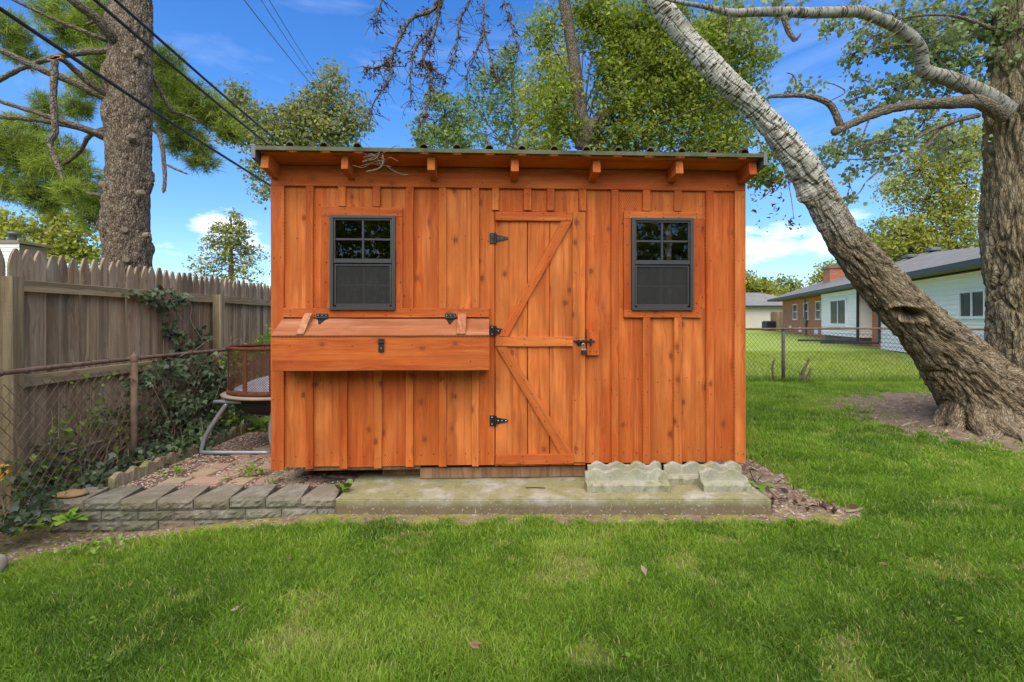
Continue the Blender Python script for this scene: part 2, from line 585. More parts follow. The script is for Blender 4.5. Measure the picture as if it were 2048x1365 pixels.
M_RUBBER = simple('black_rubber', (0.012, 0.012, 0.012), (0.02, 0.02, 0.02), 10, 0.8, 0.1)
M_CHAIN = simple('chain_link_wire', (0.060, 0.048, 0.036), (0.12, 0.10, 0.08), 6, 0.7, 0.2, 0.001, 0.3, 0.3)
M_CHAINRUST = simple('rusted_rail', (0.12, 0.072, 0.048), (0.24, 0.165, 0.115), 9, 0.85, 0.4, 0.002, 0.2, 0.3)
M_CHAINPOST = simple('weathered_post_metal', (0.08, 0.075, 0.06), (0.14, 0.13, 0.105), 8, 0.75, 0.3, 0.002, 0.2, 0.3)
M_CABLE = simple('cable_rubber', (0.012, 0.013, 0.015), (0.022, 0.023, 0.026), 9, 0.45, 0.1, 0.001, 0, 0.5)


# expanded metal (fine holes)
def gauze(name, c1, c2, scale, cover, metal, diag=True):
    m, t = mat(name)
    uv = t.n('ShaderNodeAttribute', {'attribute_name': 'gz'}).outputs['Vector']
    s = t.n('ShaderNodeSeparateXYZ', None, Vector=uv).outputs
    u = t.math('ADD', s[0], s[1])
    q = t.math('SUBTRACT', s[0], s[1])
    a = t.math('ABSOLUTE', t.math('SINE', t.math('MULTIPLY', u, scale)))
    b = t.math('ABSOLUTE', t.math('SINE', t.math('MULTIPLY', q, scale)))
    k = t.math('LESS_THAN', t.math('MINIMUM', a, b), cover)
    n = t.noise(uv, 12.0, 4.0)
    p = t.n('ShaderNodeBsdfPrincipled', None, Base_Color=t.ramp(n, [(0.3, c1), (0.7, c2)]), Roughness=0.6, Metallic=metal)
    tr = t.n('ShaderNodeBsdfTransparent')
    mx = t.n('ShaderNodeMixShader', None, i0=k, i1=tr.outputs[0], i2=p.outputs[0])
    t.n('ShaderNodeOutputMaterial', None, Surface=mx.outputs[0])
    return m


M_GAUZE = gauze('rusty_expanded_metal', (0.07, 0.024, 0.014), (0.14, 0.05, 0.026), 130.0, 0.30, 0.1)
M_GAUZE2 = gauze('silver_expanded_metal', (0.42, 0.42, 0.43), (0.60, 0.60, 0.61), 150.0, 0.62, 0.4)


# leaves
def leafmat(name, stops, trans=0.35, gloss=0.06, rough=0.45):
    gloss *= 0.35
    rough = 0.55
    m, t = mat(name)
    a = t.n('ShaderNodeAttribute', {'attribute_name': 'rnd'}).outputs['Fac']
    c = t.ramp(a, stops)
    d = t.n('ShaderNodeBsdfDiffuse', None, Color=c)
    tl = t.n('ShaderNodeBsdfTranslucent', None, Color=t.mix(1.0, c, (1.25, 1.35, 0.75), 'MULTIPLY'))
    g = t.n('ShaderNodeBsdfGlossy', None, Color=(1, 1, 1, 1), Roughness=rough)
    m1 = t.n('ShaderNodeMixShader', None, i0=trans, i1=d.outputs[0], i2=tl.outputs[0])
    m2 = t.n('ShaderNodeMixShader', None, i0=gloss, i1=m1.outputs[0], i2=g.outputs[0])
    t.n('ShaderNodeOutputMaterial', None, Surface=m2.outputs[0])
    return m


def greens(base, spread=0.35, yellow=(0.28, 0.25, 0.03), yfrac=0.08):
    b = np.array(base)
    return [(0.0, tuple(b * (1 - spread))), (0.5, tuple(b)), (1 - yfrac - 0.04, tuple(b * (1 + spread))), (1 - yfrac, tuple(b * (1 + spread))), (1.0, yellow)]


ML_GRASS = leafmat('grass_blades', [(0.0, (0.070, 0.140, 0.012)), (0.45, (0.150, 0.270, 0.020)), (0.80, (0.265, 0.385, 0.034)), (0.93, (0.29, 0.360, 0.065)), (1.0, (0.46, 0.38, 0.17))], 0.35, 0.04, 0.4)
ML_FARGRASS = leafmat('far_grass_blades', [(0.0, (0.26, 0.34, 0.045)), (0.6, (0.36, 0.43, 0.075)), (1.0, (0.45, 0.46, 0.14))], 0.30, 0.03, 0.5)
ML_CENTRE = leafmat('elm_leaves', greens((0.205, 0.250, 0.026), 0.5, (0.44, 0.40, 0.05), 0.14), 0.45)
ML_YELLOW = leafmat('yellow_green_leaves', greens((0.29, 0.295, 0.042), 0.42, (0.36, 0.33, 0.05), 0.2))
ML_ASPEN = leafmat('aspen_leaves', greens((0.225, 0.235, 0.080), 0.45, (0.33, 0.30, 0.08), 0.25))
ML_MAPLE = leafmat('maple_leaves', greens((0.165, 0.225, 0.070), 0.42, (0.18, 0.21, 0.06), 0.1))
ML_FAR = leafmat('far_leaves', greens((0.21, 0.245, 0.06), 0.4, (0.30, 0.26, 0.05), 0.15))
ML_POPLAR = leafmat('poplar_leaves', greens((0.225, 0.275, 0.115), 0.4, (0.26, 0.28, 0.14), 0.15), 0.42, 0.10)
ML_PINE = leafmat('pine_needles', greens((0.25, 0.31, 0.042), 0.55, (0.20, 0.24, 0.04), 0.2), 0.25, 0.05)
ML_SPRUCE = leafmat('spruce_needles', greens((0.26, 0.27, 0.075), 0.45, (0.26, 0.23, 0.06), 0.25), 0.2, 0.04)
ML_IVY = leafmat('ivy_leaves', greens((0.052, 0.082, 0.028), 0.6, (0.10, 0.14, 0.05), 0.10), 0.15, 0.12, 0.35)
ML_SHRUB = leafmat('shrub_leaves', greens((0.145, 0.205, 0.032), 0.5, (0.27, 0.29, 0.035), 0.12), 0.35, 0.08)
ML_WEED = leafmat('weed_leaves', greens((0.17, 0.30, 0.028), 0.4, (0.27, 0.36, 0.04), 0.2), 0.35, 0.06)
ML_DEAD = leafmat('dead_leaves', [(0.0, (0.045, 0.026, 0.017)), (0.6, (0.11, 0.062, 0.038)), (1.0, (0.20, 0.12, 0.07))], 0.1, 0.02)


# bark; attribute bk = (cos*r, sin*r, distance along the stem)
def bark(name, stops, f=9.0, along=0.25, rough=0.95, lenticel=None, patch=None, plate=0.02, pale=1.0):
    m, t = mat(name)
    v = t.n('ShaderNodeAttribute', {'attribute_name': 'bk'}).outputs['Vector']
    n = t.noise(t.mapv(v, (f, f, f * along)), 1.0, 6.0, 0.65, 0.4)
    c = t.ramp(n, stops)
    b = t.noise(t.mapv(v, (f * 4, f * 4, f * 4 * along * 1.6)), 1.0, 5.0, 0.7)
    wv = t.vmath('ADD', t.mapv(v, (f * 2.2, f * 2.2, f * 2.2 * along)), t.n('ShaderNodeTexNoise', None, Vector=t.mapv(v, (f, f, f * along * 1.5)), Scale=1.6, Detail=3.0).outputs['Color'])
    ed = t.n('ShaderNodeTexVoronoi', {'feature': 'DISTANCE_TO_EDGE'}, Vector=wv, Scale=1.0, Randomness=1.0).outputs['Distance']
    ce = t.n('ShaderNodeTexVoronoi', {'feature': 'F1'}, Vector=wv, Scale=1.0, Randomness=1.0).outputs['Color']
    cs = t.n('ShaderNodeSeparateColor', None, Color=ce).outputs[0]
    c = t.mix(t.math('MULTIPLY', cs, 0.45), c, stops[-1][1])
    b = t.math('ADD', t.math('MULTIPLY', b, 0.45), t.ramp(ed, [(0.0, 0.0), (0.16, 0.85), (0.4, 1.0)]))
    if lenticel:
        s = t.n('ShaderNodeSeparateXYZ', None, Vector=v).outputs
        white = t.ramp(t.noise(t.mapv(v, (14, 14, 30)), 1.0, 5.0, 0.65), [(0.3, tuple(pale * x for x in (0.29, 0.265, 0.205))), (0.7, tuple(pale * x for x in (0.50, 0.47, 0.385)))])
        ln = t.noise(t.mapv(v, (9, 9, 46)), 1.0, 3.0, 0.6, 0.7)
        ln2 = t.noise(t.mapv(v, (26, 26, 110)), 1.0, 3.0, 0.6, 0.4)
        dark = t.math('MAXIMUM', t.ramp(ln, [(0.53, 0.0), (0.57, 1.0)]), t.ramp(ln2, [(0.62, 0.0), (0.66, 0.8)]))
        white = t.mix(dark, white, (0.060, 0.048, 0.030))
        white = t.mix(t.ramp(t.noise(t.mapv(v, (5, 5, 3), (2, 7, 1)), 1.0, 4.0), [(0.56, 0.0), (0.70, 0.65)]), white, (0.135, 0.13, 0.085))
        lo, hi = lenticel
        mk = t.math('ADD', s[2], t.math('MULTIPLY', t.math('SUBTRACT', t.noise(t.mapv(v, (5, 5, 3.0)), 1.0, 5.0, 0.6), 0.5), 2.2))
        mk = t.n('ShaderNodeMapRange', {'clamp': True}, Value=mk, From_Min=lo, From_Max=hi).outputs[0]
        c = t.mix(mk, c, white)
        b = t.math('MULTIPLY', b, t.math('SUBTRACT', 1.0, t.math('MULTIPLY', mk, 0.88)))
    if patch:
        pn = t.noise(t.mapv(v, (6, 6, 3.0), (9, 4, 2)), 1.0, 6.0, 0.7)
        c = t.mix(t.ramp(pn, [(0.60, 0.0), (0.68, patch[1])]), c, patch[0])
    finish(t, c, rough, b, 1.0, plate, 0, 0.15)
    return m


M_PINEBARK = bark('pine_bark', [(0.32, (0.085, 0.056, 0.034)), (0.5, (0.205, 0.148, 0.095)), (0.68, (0.36, 0.285, 0.20))], 22, 0.42)
M_POPLEAN = bark('leaning_poplar_bark', [(0.32, (0.060, 0.042, 0.022)), (0.5, (0.185, 0.135, 0.075)), (0.68, (0.37, 0.295, 0.185))], 24, 0.25, 0.95, (3.3, 4.4), ((0.50, 0.47, 0.39), 0.45), 0.02, 1.22)
M_POPUP = bark('upright_poplar_bark', [(0.32, (0.065, 0.047, 0.023)), (0.5, (0.20, 0.150, 0.082)), (0.68, (0.37, 0.30, 0.185))], 20, 0.20, 0.95, None, ((0.42, 0.39, 0.31), 0.3))
M_POPLIMB = bark('poplar_limb_bark', [(0.3, (0.2, 0.18, 0.14)), (0.7, (0.34, 0.31, 0.25))], 12, 0.6, 0.9, (-3.0, -2.0), None, 0.004, 0.70)
M_LIMB = bark('limb_bark', [(0.3, (0.095, 0.072, 0.046)), (0.6, (0.185, 0.148, 0.10)), (0.75, (0.28, 0.23, 0.16))], 14, 0.5)
M_TWIG = simple('dry_twig', (0.055, 0.038, 0.028), (0.13, 0.095, 0.07), 20, 0.95, 0.3)
M_PALETWIG = simple('pale_stem', (0.17, 0.12, 0.075), (0.33, 0.26, 0.17), 15, 0.9, 0.2)
M_CUT = simple('cut_wood', (0.14, 0.105, 0.07), (0.27, 0.215, 0.15), 30, 0.9, 0.2)
M_FRESH = simple('fresh_break', (0.35, 0.15, 0.06), (0.55, 0.28, 0.13), 30, 0.9, 0.3)
M_STONE = simple('brown_stone', (0.22, 0.125, 0.05), (0.32, 0.20, 0.095), 7, 0.75, 0.3, 0.004)
M_PALESTONE = simple('pale_stone', (0.26, 0.215, 0.15), (0.38, 0.33, 0.25), 12, 0.85, 0.3, 0.004)

# houses
M_SIDING = simple('white_siding', (0.82, 0.760, 0.68), (0.88, 0.815, 0.73), 0.6, 0.6, 0.05, 0.002, 0, 0.3, False)
M_BEIGE = simple('beige_siding', (0.50, 0.44, 0.36), (0.56, 0.50, 0.42), 0.6, 0.7, 0.05, 0.002, 0, 0.3, False)
M_WHITE = simple('white_trim', (0.72, 0.72, 0.71), (0.78, 0.78, 0.77), 1.0, 0.5, 0.02, 0.001, 0, 0.4, False)
M_GUTTER = simple('dark_gutter', (0.022, 0.022, 0.023), (0.035, 0.035, 0.036), 2, 0.5, 0.02, 0.001, 0, 0.4, False)
M_CONCR = simple('foundation', (0.20, 0.14, 0.10), (0.28, 0.20, 0.15), 3, 0.9, 0.1, 0.002, 0, 0.3, False)
M_HGLASS = simple('far_window_glass', (0.03, 0.032, 0.033), (0.055, 0.058, 0.058), 2, 0.25, 0.0, 0.001, 0, 0.12, False)
M_CURT = simple('pale_curtain', (0.22, 0.24, 0.18), (0.32, 0.34, 0.27), 3, 0.5, 0.0, 0.001, 0, 0.5, False, (8, 8, 0.2))
m, t = mat('asphalt_shingle')
v = t.n('ShaderNodeTexCoord').outputs['Object']
c = t.ramp(t.noise(v, 2.0, 6.0, 0.75), [(0.3, (0.165, 0.156, 0.140)), (0.7, (0.27, 0.255, 0.225))])
br = t.n('ShaderNodeTexWave', {'bands_direction': 'Z', 'wave_profile': 'SAW'}, Vector=v, Scale=4.0, Distortion=0.4).outputs[1]
c = t.mix(t.math('MULTIPLY', br, 0.3), c, (0.07, 0.068, 0.062))
finish(t, c, 0.9, t.noise(v, 40, 3.0), 0.4, 0.01)
M_SHINGLE = m
m, t = mat('red_brick')
v = t.n('ShaderNodeTexCoord').outputs['Object']
s = t.n('ShaderNodeSeparateXYZ', None, Vector=v).outputs
bv = t.n('ShaderNodeCombineXYZ', None, X=t.math('ADD', s[0], s[1]), Y=s[2], Z=0.0).outputs[0]
bk = t.n('ShaderNodeTexBrick', None, Vector=bv, Color1=(0.54, 0.135, 0.055, 1), Color2=(0.64, 0.24, 0.11, 1), Mortar=(0.36, 0.30, 0.25, 1), Scale=1.0, Mortar_Size=0.010, Brick_Width=0.24, Row_Height=0.085)
c = t.mix(t.math('MULTIPLY', t.noise(v, 7.0, 4.0), 0.5), bk.outputs[0], (0.44, 0.13, 0.06))
finish(t, c, 0.9)
M_BRICK = m

# ground: grass-coloured earth with bare soil where the attribute says so
m, t = mat('lawn_ground')
v = t.n('ShaderNodeNewGeometry').outputs['Position']
so = t.n('ShaderNodeAttribute', {'attribute_name': 'soil'}).outputs['Fac']
sep_ = t.n('ShaderNodeSeparateXYZ', None, Vector=v).outputs
gr = t.ramp(t.noise(v, 0.8, 6.0, 0.7), [(0.35, (0.100, 0.165, 0.016)), (0.65, (0.165, 0.230, 0.026))])
fine = t.noise(v, 45.0, 4.0, 0.7)
gr = t.mix(t.ramp(fine, [(0.35, 0.75), (0.6, 0.0)]), gr, (0.070, 0.085, 0.020))
fargr = t.ramp(t.noise(v, 1.6, 7.0, 0.75), [(0.35, (0.22, 0.31, 0.045)), (0.65, (0.32, 0.39, 0.075))])
gr = t.mix(t.n('ShaderNodeMapRange', {'clamp': True}, Value=sep_[1], From_Min=10.4, From_Max=11.4).outputs[0], gr, fargr)
sl = t.ramp(t.noise(v, 9.0, 7.0, 0.75), [(0.3, (0.115, 0.076, 0.045)), (0.5, (0.215, 0.150, 0.095)), (0.72, (0.32, 0.24, 0.165))])
sl = t.mix(t.ramp(t.noise(v, 28.0, 5.0, 0.7), [(0.58, 0.0), (0.72, 0.7)]), sl, (0.055, 0.036, 0.024))
mossy = t.math('MULTIPLY', t.n('ShaderNodeMapRange', {'clamp': True}, Value=sep_[1], From_Min=3.50, From_Max=3.45).outputs[0], t.ramp(t.noise(v, 5.0, 5.0, 0.7), [(0.42, 0.0), (0.56, 0.85)]))
sl = t.mix(mossy, sl, (0.26, 0.25, 0.045))
gr = t.mix(so, gr, sl)
finish(t, gr, 0.95, t.math('ADD', t.noise(v, 20.0, 5.0, 0.7), fine), 0.8, 0.02, 0, 0.15)
M_GROUND = m
# ------------------------------------------------------------------ ground
def soil_mask(x, y):
    x = np.asarray(x, float)
    y = np.asarray(y, float)
    wob = (n2(x, y, 2.2, 4, 3.1) - 0.5)
    fin = (n2(x, y, 9.0, 3, 8.8) - 0.5)
    # round the poplars
    e = np.sqrt(((x - 7.1) / 2.35) ** 2 + ((y - 6.4) / 3.0) ** 2) + wob * 0.35 + fin * 0.6 - 0.06
    m = 1 - sstep(0.80, 1.12, e)
    # beside the slab
    q = np.maximum(np.abs(x - 1.95) / 0.36, np.abs(y - 4.15) / 0.80) + wob * 0.7 + fin * 0.5
    m = np.maximum(m, 1 - sstep(0.85, 1.1, q))
    q = np.sqrt(((x - 1.98) / 0.46) ** 2 + ((y - 3.52) / 0.20) ** 2) + wob * 0.6 + fin * 0.5
    m = np.maximum(m, 1 - sstep(0.85, 1.1, q))
    # worn strip in front of the slab and the block wall
    q = (y - 3.31) / 0.11 + wob * 1.6 + fin * 1.7
    m = np.maximum(m, sstep(-0.2, 0.5, q) * (np.abs(x + 0.1) < 1.95))
    q = (y - 3.26) / 0.10 + wob * 1.4 + fin * 1.5
    m = np.maximum(m, sstep(0.1, 0.6, q) * (x < -1.1) * (y < 3.9))
    # planting bed at the wooden fence
    q = (-2.72 - x) / 0.25 + (y - 3.14) / 0.30 + wob * 0.9 + fin * 0.9
    m = np.maximum(m, sstep(0.0, 0.5, q) * (x < -2.0))
    m = np.maximum(m, 1.0 * (x < -3.05) * (y > 2.6))
    # under the shed
    m = np.maximum(m, 1.0 * (np.abs(x) < 1.85) * (y > 3.6) * (y < 6.4))
    # thin bare spots in the lawn
    sp = n2(x, y, 3.1, 4, 21.0)
    m = np.maximum(m, 0.55 * sstep(0.59, 0.76, sp + fin * 0.45) * (y < 10.5))
    return np.clip(m, 0, 1)


def ground_h(x, y):
    x = np.asarray(x, float)
    y = np.asarray(y, float)
    h = 0.018 * np.clip(y - 11.0, 0, 60)
    h = h + 0.27 * np.exp(-(((x - 6.8) / 1.55) ** 2 + ((y - 6.9) / 1.25) ** 2) ** 1.3)
    h = h + 0.020 * np.exp(-((y - 3.40) / 0.07) ** 2) * (x > -1.3) * (x < 1.9)
    h = h - 0.115 * sstep(-1.2, -3.0, x) * (1 - sstep(3.5, 4.5, y)) * sstep(0.5, 2.5, y)
    h = h + 0.05 * (n2(x, y, 0.9, 2, 5.5) - 0.5) + 0.016 * (n2(x, y, 6.0, 2, 1.5) - 0.5)
    return h


def grid_axis(lo, hi, near_lo, near_hi, fine, grow=1.25):
    a = list(np.arange(near_lo, near_hi, fine))
    s, p = fine, near_lo
    left = []
    while p > lo:
        s *= grow
        p -= s
        left.append(p)
    s, p = fine, near_hi
    right = [near_hi]
    while p < hi:
        s *= grow
        p += s
        right.append(p)
    return np.array(left[::-1] + a + right)


gx = grid_axis(-900, 900, -4.2, 9.0, 0.06)
gy = grid_axis(-60, 1400, 1.0, 11.5, 0.06)
XX, YY = np.meshgrid(gx, gy)
xf, yf = XX.ravel(), YY.ravel()
near = (np.abs(xf) < 60) & (yf < 90)
zz = np.where(near, ground_h(xf, yf), 0.018 * 60)
ss = np.zeros_like(xf)
nm = (xf > -5) & (xf < 10) & (yf > 0.5) & (yf < 12)
ss[nm] = soil_mask(xf[nm], yf[nm])
nx, ny = len(gx), len(gy)
ii = np.arange(nx * ny).reshape(ny, nx)
FF = np.stack([ii[:-1, :-1].ravel(), ii[:-1, 1:].ravel(), ii[1:, 1:].ravel(), ii[1:, :-1].ravel()], 1)
gobj = npm('ground', np.stack([xf, yf, zz], 1), FF, M_GROUND, smooth=True, attrs={'soil': ss})
tag(gobj, kind='structure')

# ------------------------------------------------------------------ concrete slab
def rough_box(x0, x1, y0, y1, z0, z1, nxs, nys, amp, edge=0.012, seed=0.0):
    """box with a finely divided, slightly uneven surface and worn edges"""
    bm = bmesh.new()
    bmesh.ops.create_cube(bm, size=1.0)
    for v in bm.verts:
        v.co = Vector(((x0 + x1) / 2 + v.co.x * (x1 - x0), (y0 + y1) / 2 + v.co.y * (y1 - y0), (z0 + z1) / 2 + v.co.z * (z1 - z0)))
    ex = [e for e in bm.edges if abs((e.verts[0].co - e.verts[1].co).x) > 1e-4]
    bmesh.ops.subdivide_edges(bm, edges=ex, cuts=nxs, use_grid_fill=True)
    ey = [e for e in bm.edges if abs((e.verts[0].co - e.verts[1].co).y) > 1e-4]
    bmesh.ops.subdivide_edges(bm, edges=ey, cuts=nys, use_grid_fill=True)
    be = [e for e in bm.edges if len(e.link_faces) == 2 and e.link_faces[0].normal.dot(e.link_faces[1].normal) < 0.5]
    bmesh.ops.bevel(bm, geom=be, offset=edge, segments=2, affect='EDGES')
    P = np.array([v.co[:] for v in bm.verts])
    for k in range(3):
        P[:, k] += (fbm(P * 9 + 3.7 * k + seed, 3) - 0.5) * amp
    for v, p in zip(bm.verts, P):
        v.co = Vector(p)
    return bm


def bm_obj(name, bm, mat_, parent=None, M=I4, smooth=False):
    me = bpy.data.meshes.new(name)
    bm.to_mesh(me)
    bm.free()
    if smooth:
        me.polygons.foreach_set('use_smooth', np.ones(len(me.polygons), bool))
    return new_obj(name, me, mat_, parent, M)


SLZ = 0.12
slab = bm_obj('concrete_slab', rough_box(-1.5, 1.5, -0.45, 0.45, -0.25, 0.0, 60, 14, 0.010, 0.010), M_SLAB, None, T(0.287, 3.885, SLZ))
tag(slab, 'long low concrete slab with green film lying in front of and under the shed', 'slab')

# ------------------------------------------------------------------ shed
ALPHA = 2.6
SH = T(0, 3.86, 0) @ R('Z', ALPHA)
_c, _s = math.cos(math.radians(ALPHA)), math.sin(math.radians(ALPHA))


def SX(px, d=0.0):
    k = (px - 1024.0) / 1000.0
    return (k * (3.86 - d * _c) - d * _s) / (_c - k * _s)


def SZ(px, py, d=0.0):
    x = SX(px, d)
    return CAMZ + (HOR - py) * (3.86 + x * _s - d * _c) / 1000.0


shed = thing('garden_shed', 'orange stained board and batten shed with two grey windows and Z braced door', 'shed', None, M=SH @ T(0, 1.2, 0.23))
NAILS = []
BZ = 0.236      # bottom of the boards
HZ0, HZ1 = 2.362, 2.515


def vplank(name, px0, px1, z0, z1, d, th, parent, mat_=None, seg=5, nails=None, j=0.0022):
    x0, x1 = SX(px0, d), SX(px1, d)
    o = plank(name, x1 - x0, th, z1 - z0, SH @ T((x0 + x1) / 2, -d + th / 2, (z0 + z1) / 2), mat_ or M_STAIN, parent, seg, j)
    if nails:
        rows = [z0 + 0.06, z1 - 0.05] + [z0 + (z1 - z0) * f for f in (0.25, 0.5, 0.75)] * (1 if z1 - z0 > 1.0 else 0)
        for z in rows:
            for k in range(nails):
                NAILS.append((x0 + (x1 - x0) * ((k + 0.5) / nails if nails > 1 else 0.5) + random.uniform(-0.008, 0.008), -d, z + random.uniform(-0.015, 0.015)))
    return o


def hplank(name, x0, x1, z0, z1, d, th, parent, mat_=None, seg=5, nails=0, j=0.0018):
    o = plank(name, z1 - z0, th, x1 - x0, SH @ T((x0 + x1) / 2, -d + th / 2, (z0 + z1) / 2) @ R('Y', 90), mat_ or M_STAIN, parent, seg, j)
    for k in range(nails):
        f = (k + 0.3) / (nails - 0.4) if nails > 1 else 0.5
        for zf in (0.25, 0.75):
            NAILS.append((x0 + (x1 - x0) * f + random.uniform(-0.01, 0.01), -d, z0 + (z1 - z0) * zf + random.uniform(-0.005, 0.005)))
    return o


# openings (shed frame): left window, right window, door
WL = (SX(663), SX(786), SZ(725, 616), SZ(725, 436))
WR = (SX(1268), SX(1383), SZ(1325, 617), SZ(1325, 440))
DR = (SX(990), SX(1171), BZ - 0.02, SZ(1080, 424))
TH = 0.022
joints = [546, 618, 683.5, 752.5, 818.5, 884.5, 951, 990, 1055.5, 1101.5, 1171, 1230, 1293.5, 1356.5, 1420.5, 1489]
for a, b in zip(joints[:-1], joints[1:]):
    xa, xb = SX(a) + 0.0015, SX(b) - 0.0015
    zb = BZ + random.uniform(-0.004, 0.010)
    rects = [(xa, xb, zb, 2.42)]
    for (ox0, ox1, oz0, oz1) in (WL, WR, DR):
        nxt = []
        for (x0, x1, z0, z1) in rects:
            if x1 <= ox0 or x0 >= ox1 or z1 <= oz0 or z0 >= oz1:
                nxt.append((x0, x1, z0, z1))
                continue
            if z1 > oz1:
                nxt.append((x0, x1, oz1, z1))
            if z0 < oz0:
                nxt.append((x0, x1, z0, oz0))
            if x0 < ox0:
                nxt.append((x0, ox0, max(z0, oz0), min(z1, oz1)))
            if x1 > ox1:
                nxt.append((ox1, x1, max(z0, oz0), min(z1, oz1)))
        rects = nxt
    for (x0, x1, z0, z1) in rects:
        if x1 - x0 < 0.008 or z1 - z0 < 0.02:
            continue
        plank('board', x1 - x0, TH, z1 - z0, SH @ T((x0 + x1) / 2, TH / 2 + random.uniform(-0.002, 0.002), (z0 + z1) / 2), M_STAIN, shed, 6, 0.0012)
        if x1 - x0 > 0.12:
            for z in np.arange(z0 + 0.09, z1, 0.55):
                for f in (0.3, 0.68):
                    NAILS.append((x0 + (x1 - x0) * f + random.uniform(-0.015, 0.015), -0.002, z + random.uniform(-0.02, 0.02)))

BD = 0.025      # batten projection
zt = HZ0 - 0.001
full = [(611, 626), (811.5, 826.5), (877.5, 892.5), (943.5, 958), (1223, 1237.5), (1413, 1428)]
NBZ0, NBZ1 = SZ(760, 742, 0.22), SZ(760, 617)     # nest box span on the wall
for k, (a, b) in enumerate(full):
    if a < 960:     # broken by the nest box
        vplank('batten', a, b, NBZ1 + 0.001, zt, BD, 0.026, shed, nails=1)
        vplank('batten', a, b, BZ - 0.006 + random.uniform(-0.006, 0.006), 1.0, BD, 0.026, shed, nails=1)
    else:
        vplank('batten', a, b, BZ - 0.004, zt, BD, 0.026, shed, nails=1)
for (a, b) in ((676.5, 691), (745, 760)):
    vplank('batten', a, b, SZ(725, 415) + 0.002, zt, BD, 0.026, shed)
    vplank('batten', a + 3, b + 3, BZ - 0.008, 1.0, BD, 0.026, shed, nails=1)
for (a, b) in ((984, 998), (1048, 1063), (1094, 1109), (1158, 1172.5)):
    vplank('batten', a, b, SZ(1080, 423) + 0.003, zt, BD, 0.026, shed, nails=1)
for (a, b) in ((1286, 1301), (1349, 1364)):
    vplank('batten', a, b, SZ(1325, 424) + 0.002, zt, BD, 0.026, shed)
    vplank('batten', a, b, BZ - 0.004, SZ(1325, 635) - 0.002, BD, 0.026, shed, nails=1)
vplank('corner_board', 541.5, 567.5, BZ - 0.012, zt, BD + 0.002, 0.026, shed, nails=2)
vplank('corner_board', 1470, 1491.5, BZ, zt, BD + 0.002, 0.026, shed, nails=2)
XL, XR = SX(541.5, BD), SX(1491.5, BD)
hplank('header_board', XL + 0.001, XR - 0.001, HZ0, HZ1, 0.026, 0.030, shed, seg=12, nails=8)

# other walls
DEPTH = 2.4
for side, xx in ((-1, XL + 0.012), (1, XR - 0.012)):
    for k in range(10):
        y0 = 0.024 + k * (DEPTH - 0.024) / 10
        y1 = y0 + (DEPTH - 0.024) / 10 - 0.002
        hs = 2.545 - math.tan(math.radians(8.0)) * (y1 + 0.20) - 0.004 - BZ
        plank('board', y1 - y0, TH, hs, SH @ T(xx, (y0 + y1) / 2, BZ + hs / 2) @ R('Z', 90 * side), M_STAIN, shed, 3)
for k in range(14):
    wdt = (XR - XL - 0.05) / 14
    plank('board', wdt - 0.002, TH, 1.935, SH @ T(XL + 0.025 + wdt * (k + 0.5), DEPTH - 0.012, BZ + 0.9675) @ R('Z', 180), M_STAIN, shed, 2)
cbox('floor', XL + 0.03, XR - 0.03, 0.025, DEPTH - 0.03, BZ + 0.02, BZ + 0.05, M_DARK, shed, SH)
for xs in (-1.5, -0.9, -0.28, 0.68, 1.22, 1.66):
    cbox('stud', xs, xs + 0.04, 0.026, 0.11, BZ + 0.06, 2.40, M_SKID, shed, SH)

# roof: rafters, deck, ribbed metal; it falls towards the back
SL = math.radians(8.0)
def RF(y, zf=2.545):          # roof underside line: height at local y
    return zf - math.tan(SL) * (y + 0.20)
raf = [(522, 537), (682.5, 696), (855, 870), (1022, 1037), (1186, 1201), (1352, 1366), (1498.5, 1513.5)]
for (a, b) in raf:
    x0, x1 = SX(a, 0.20), SX(b, 0.20)
    xm = (x0 + x1) / 2
    # local frame: length along z
    Mr = SH @ T(xm, (DEPTH - 0.10) / 2, RF((DEPTH - 0.10) / 2) - 0.053) @ R('X', 90 - 8.0)
    plank('rafter', x1 - x0, 0.105, (DEPTH + 0.30) / math.cos(SL), Mr, M_STAIN, shed, 4, 0.001)
RX0, RX1 = SX(519, 0.22), SX(1518, 0.22)
nb = 9
for k in range(nb):      # deck boards run along the front
    ya = -0.218 + k * (DEPTH + 0.35) / nb
    yb = ya + (DEPTH + 0.35) / nb - 0.003
    ym = (ya + yb) / 2
    plank('deck_board', (yb - ya), 0.02, RX1 - RX0, SH @ T((RX0 + RX1) / 2, ym, RF(ym) + 0.011) @ R('X', -8.0) @ CYC, M_STAIN, shed, 6)


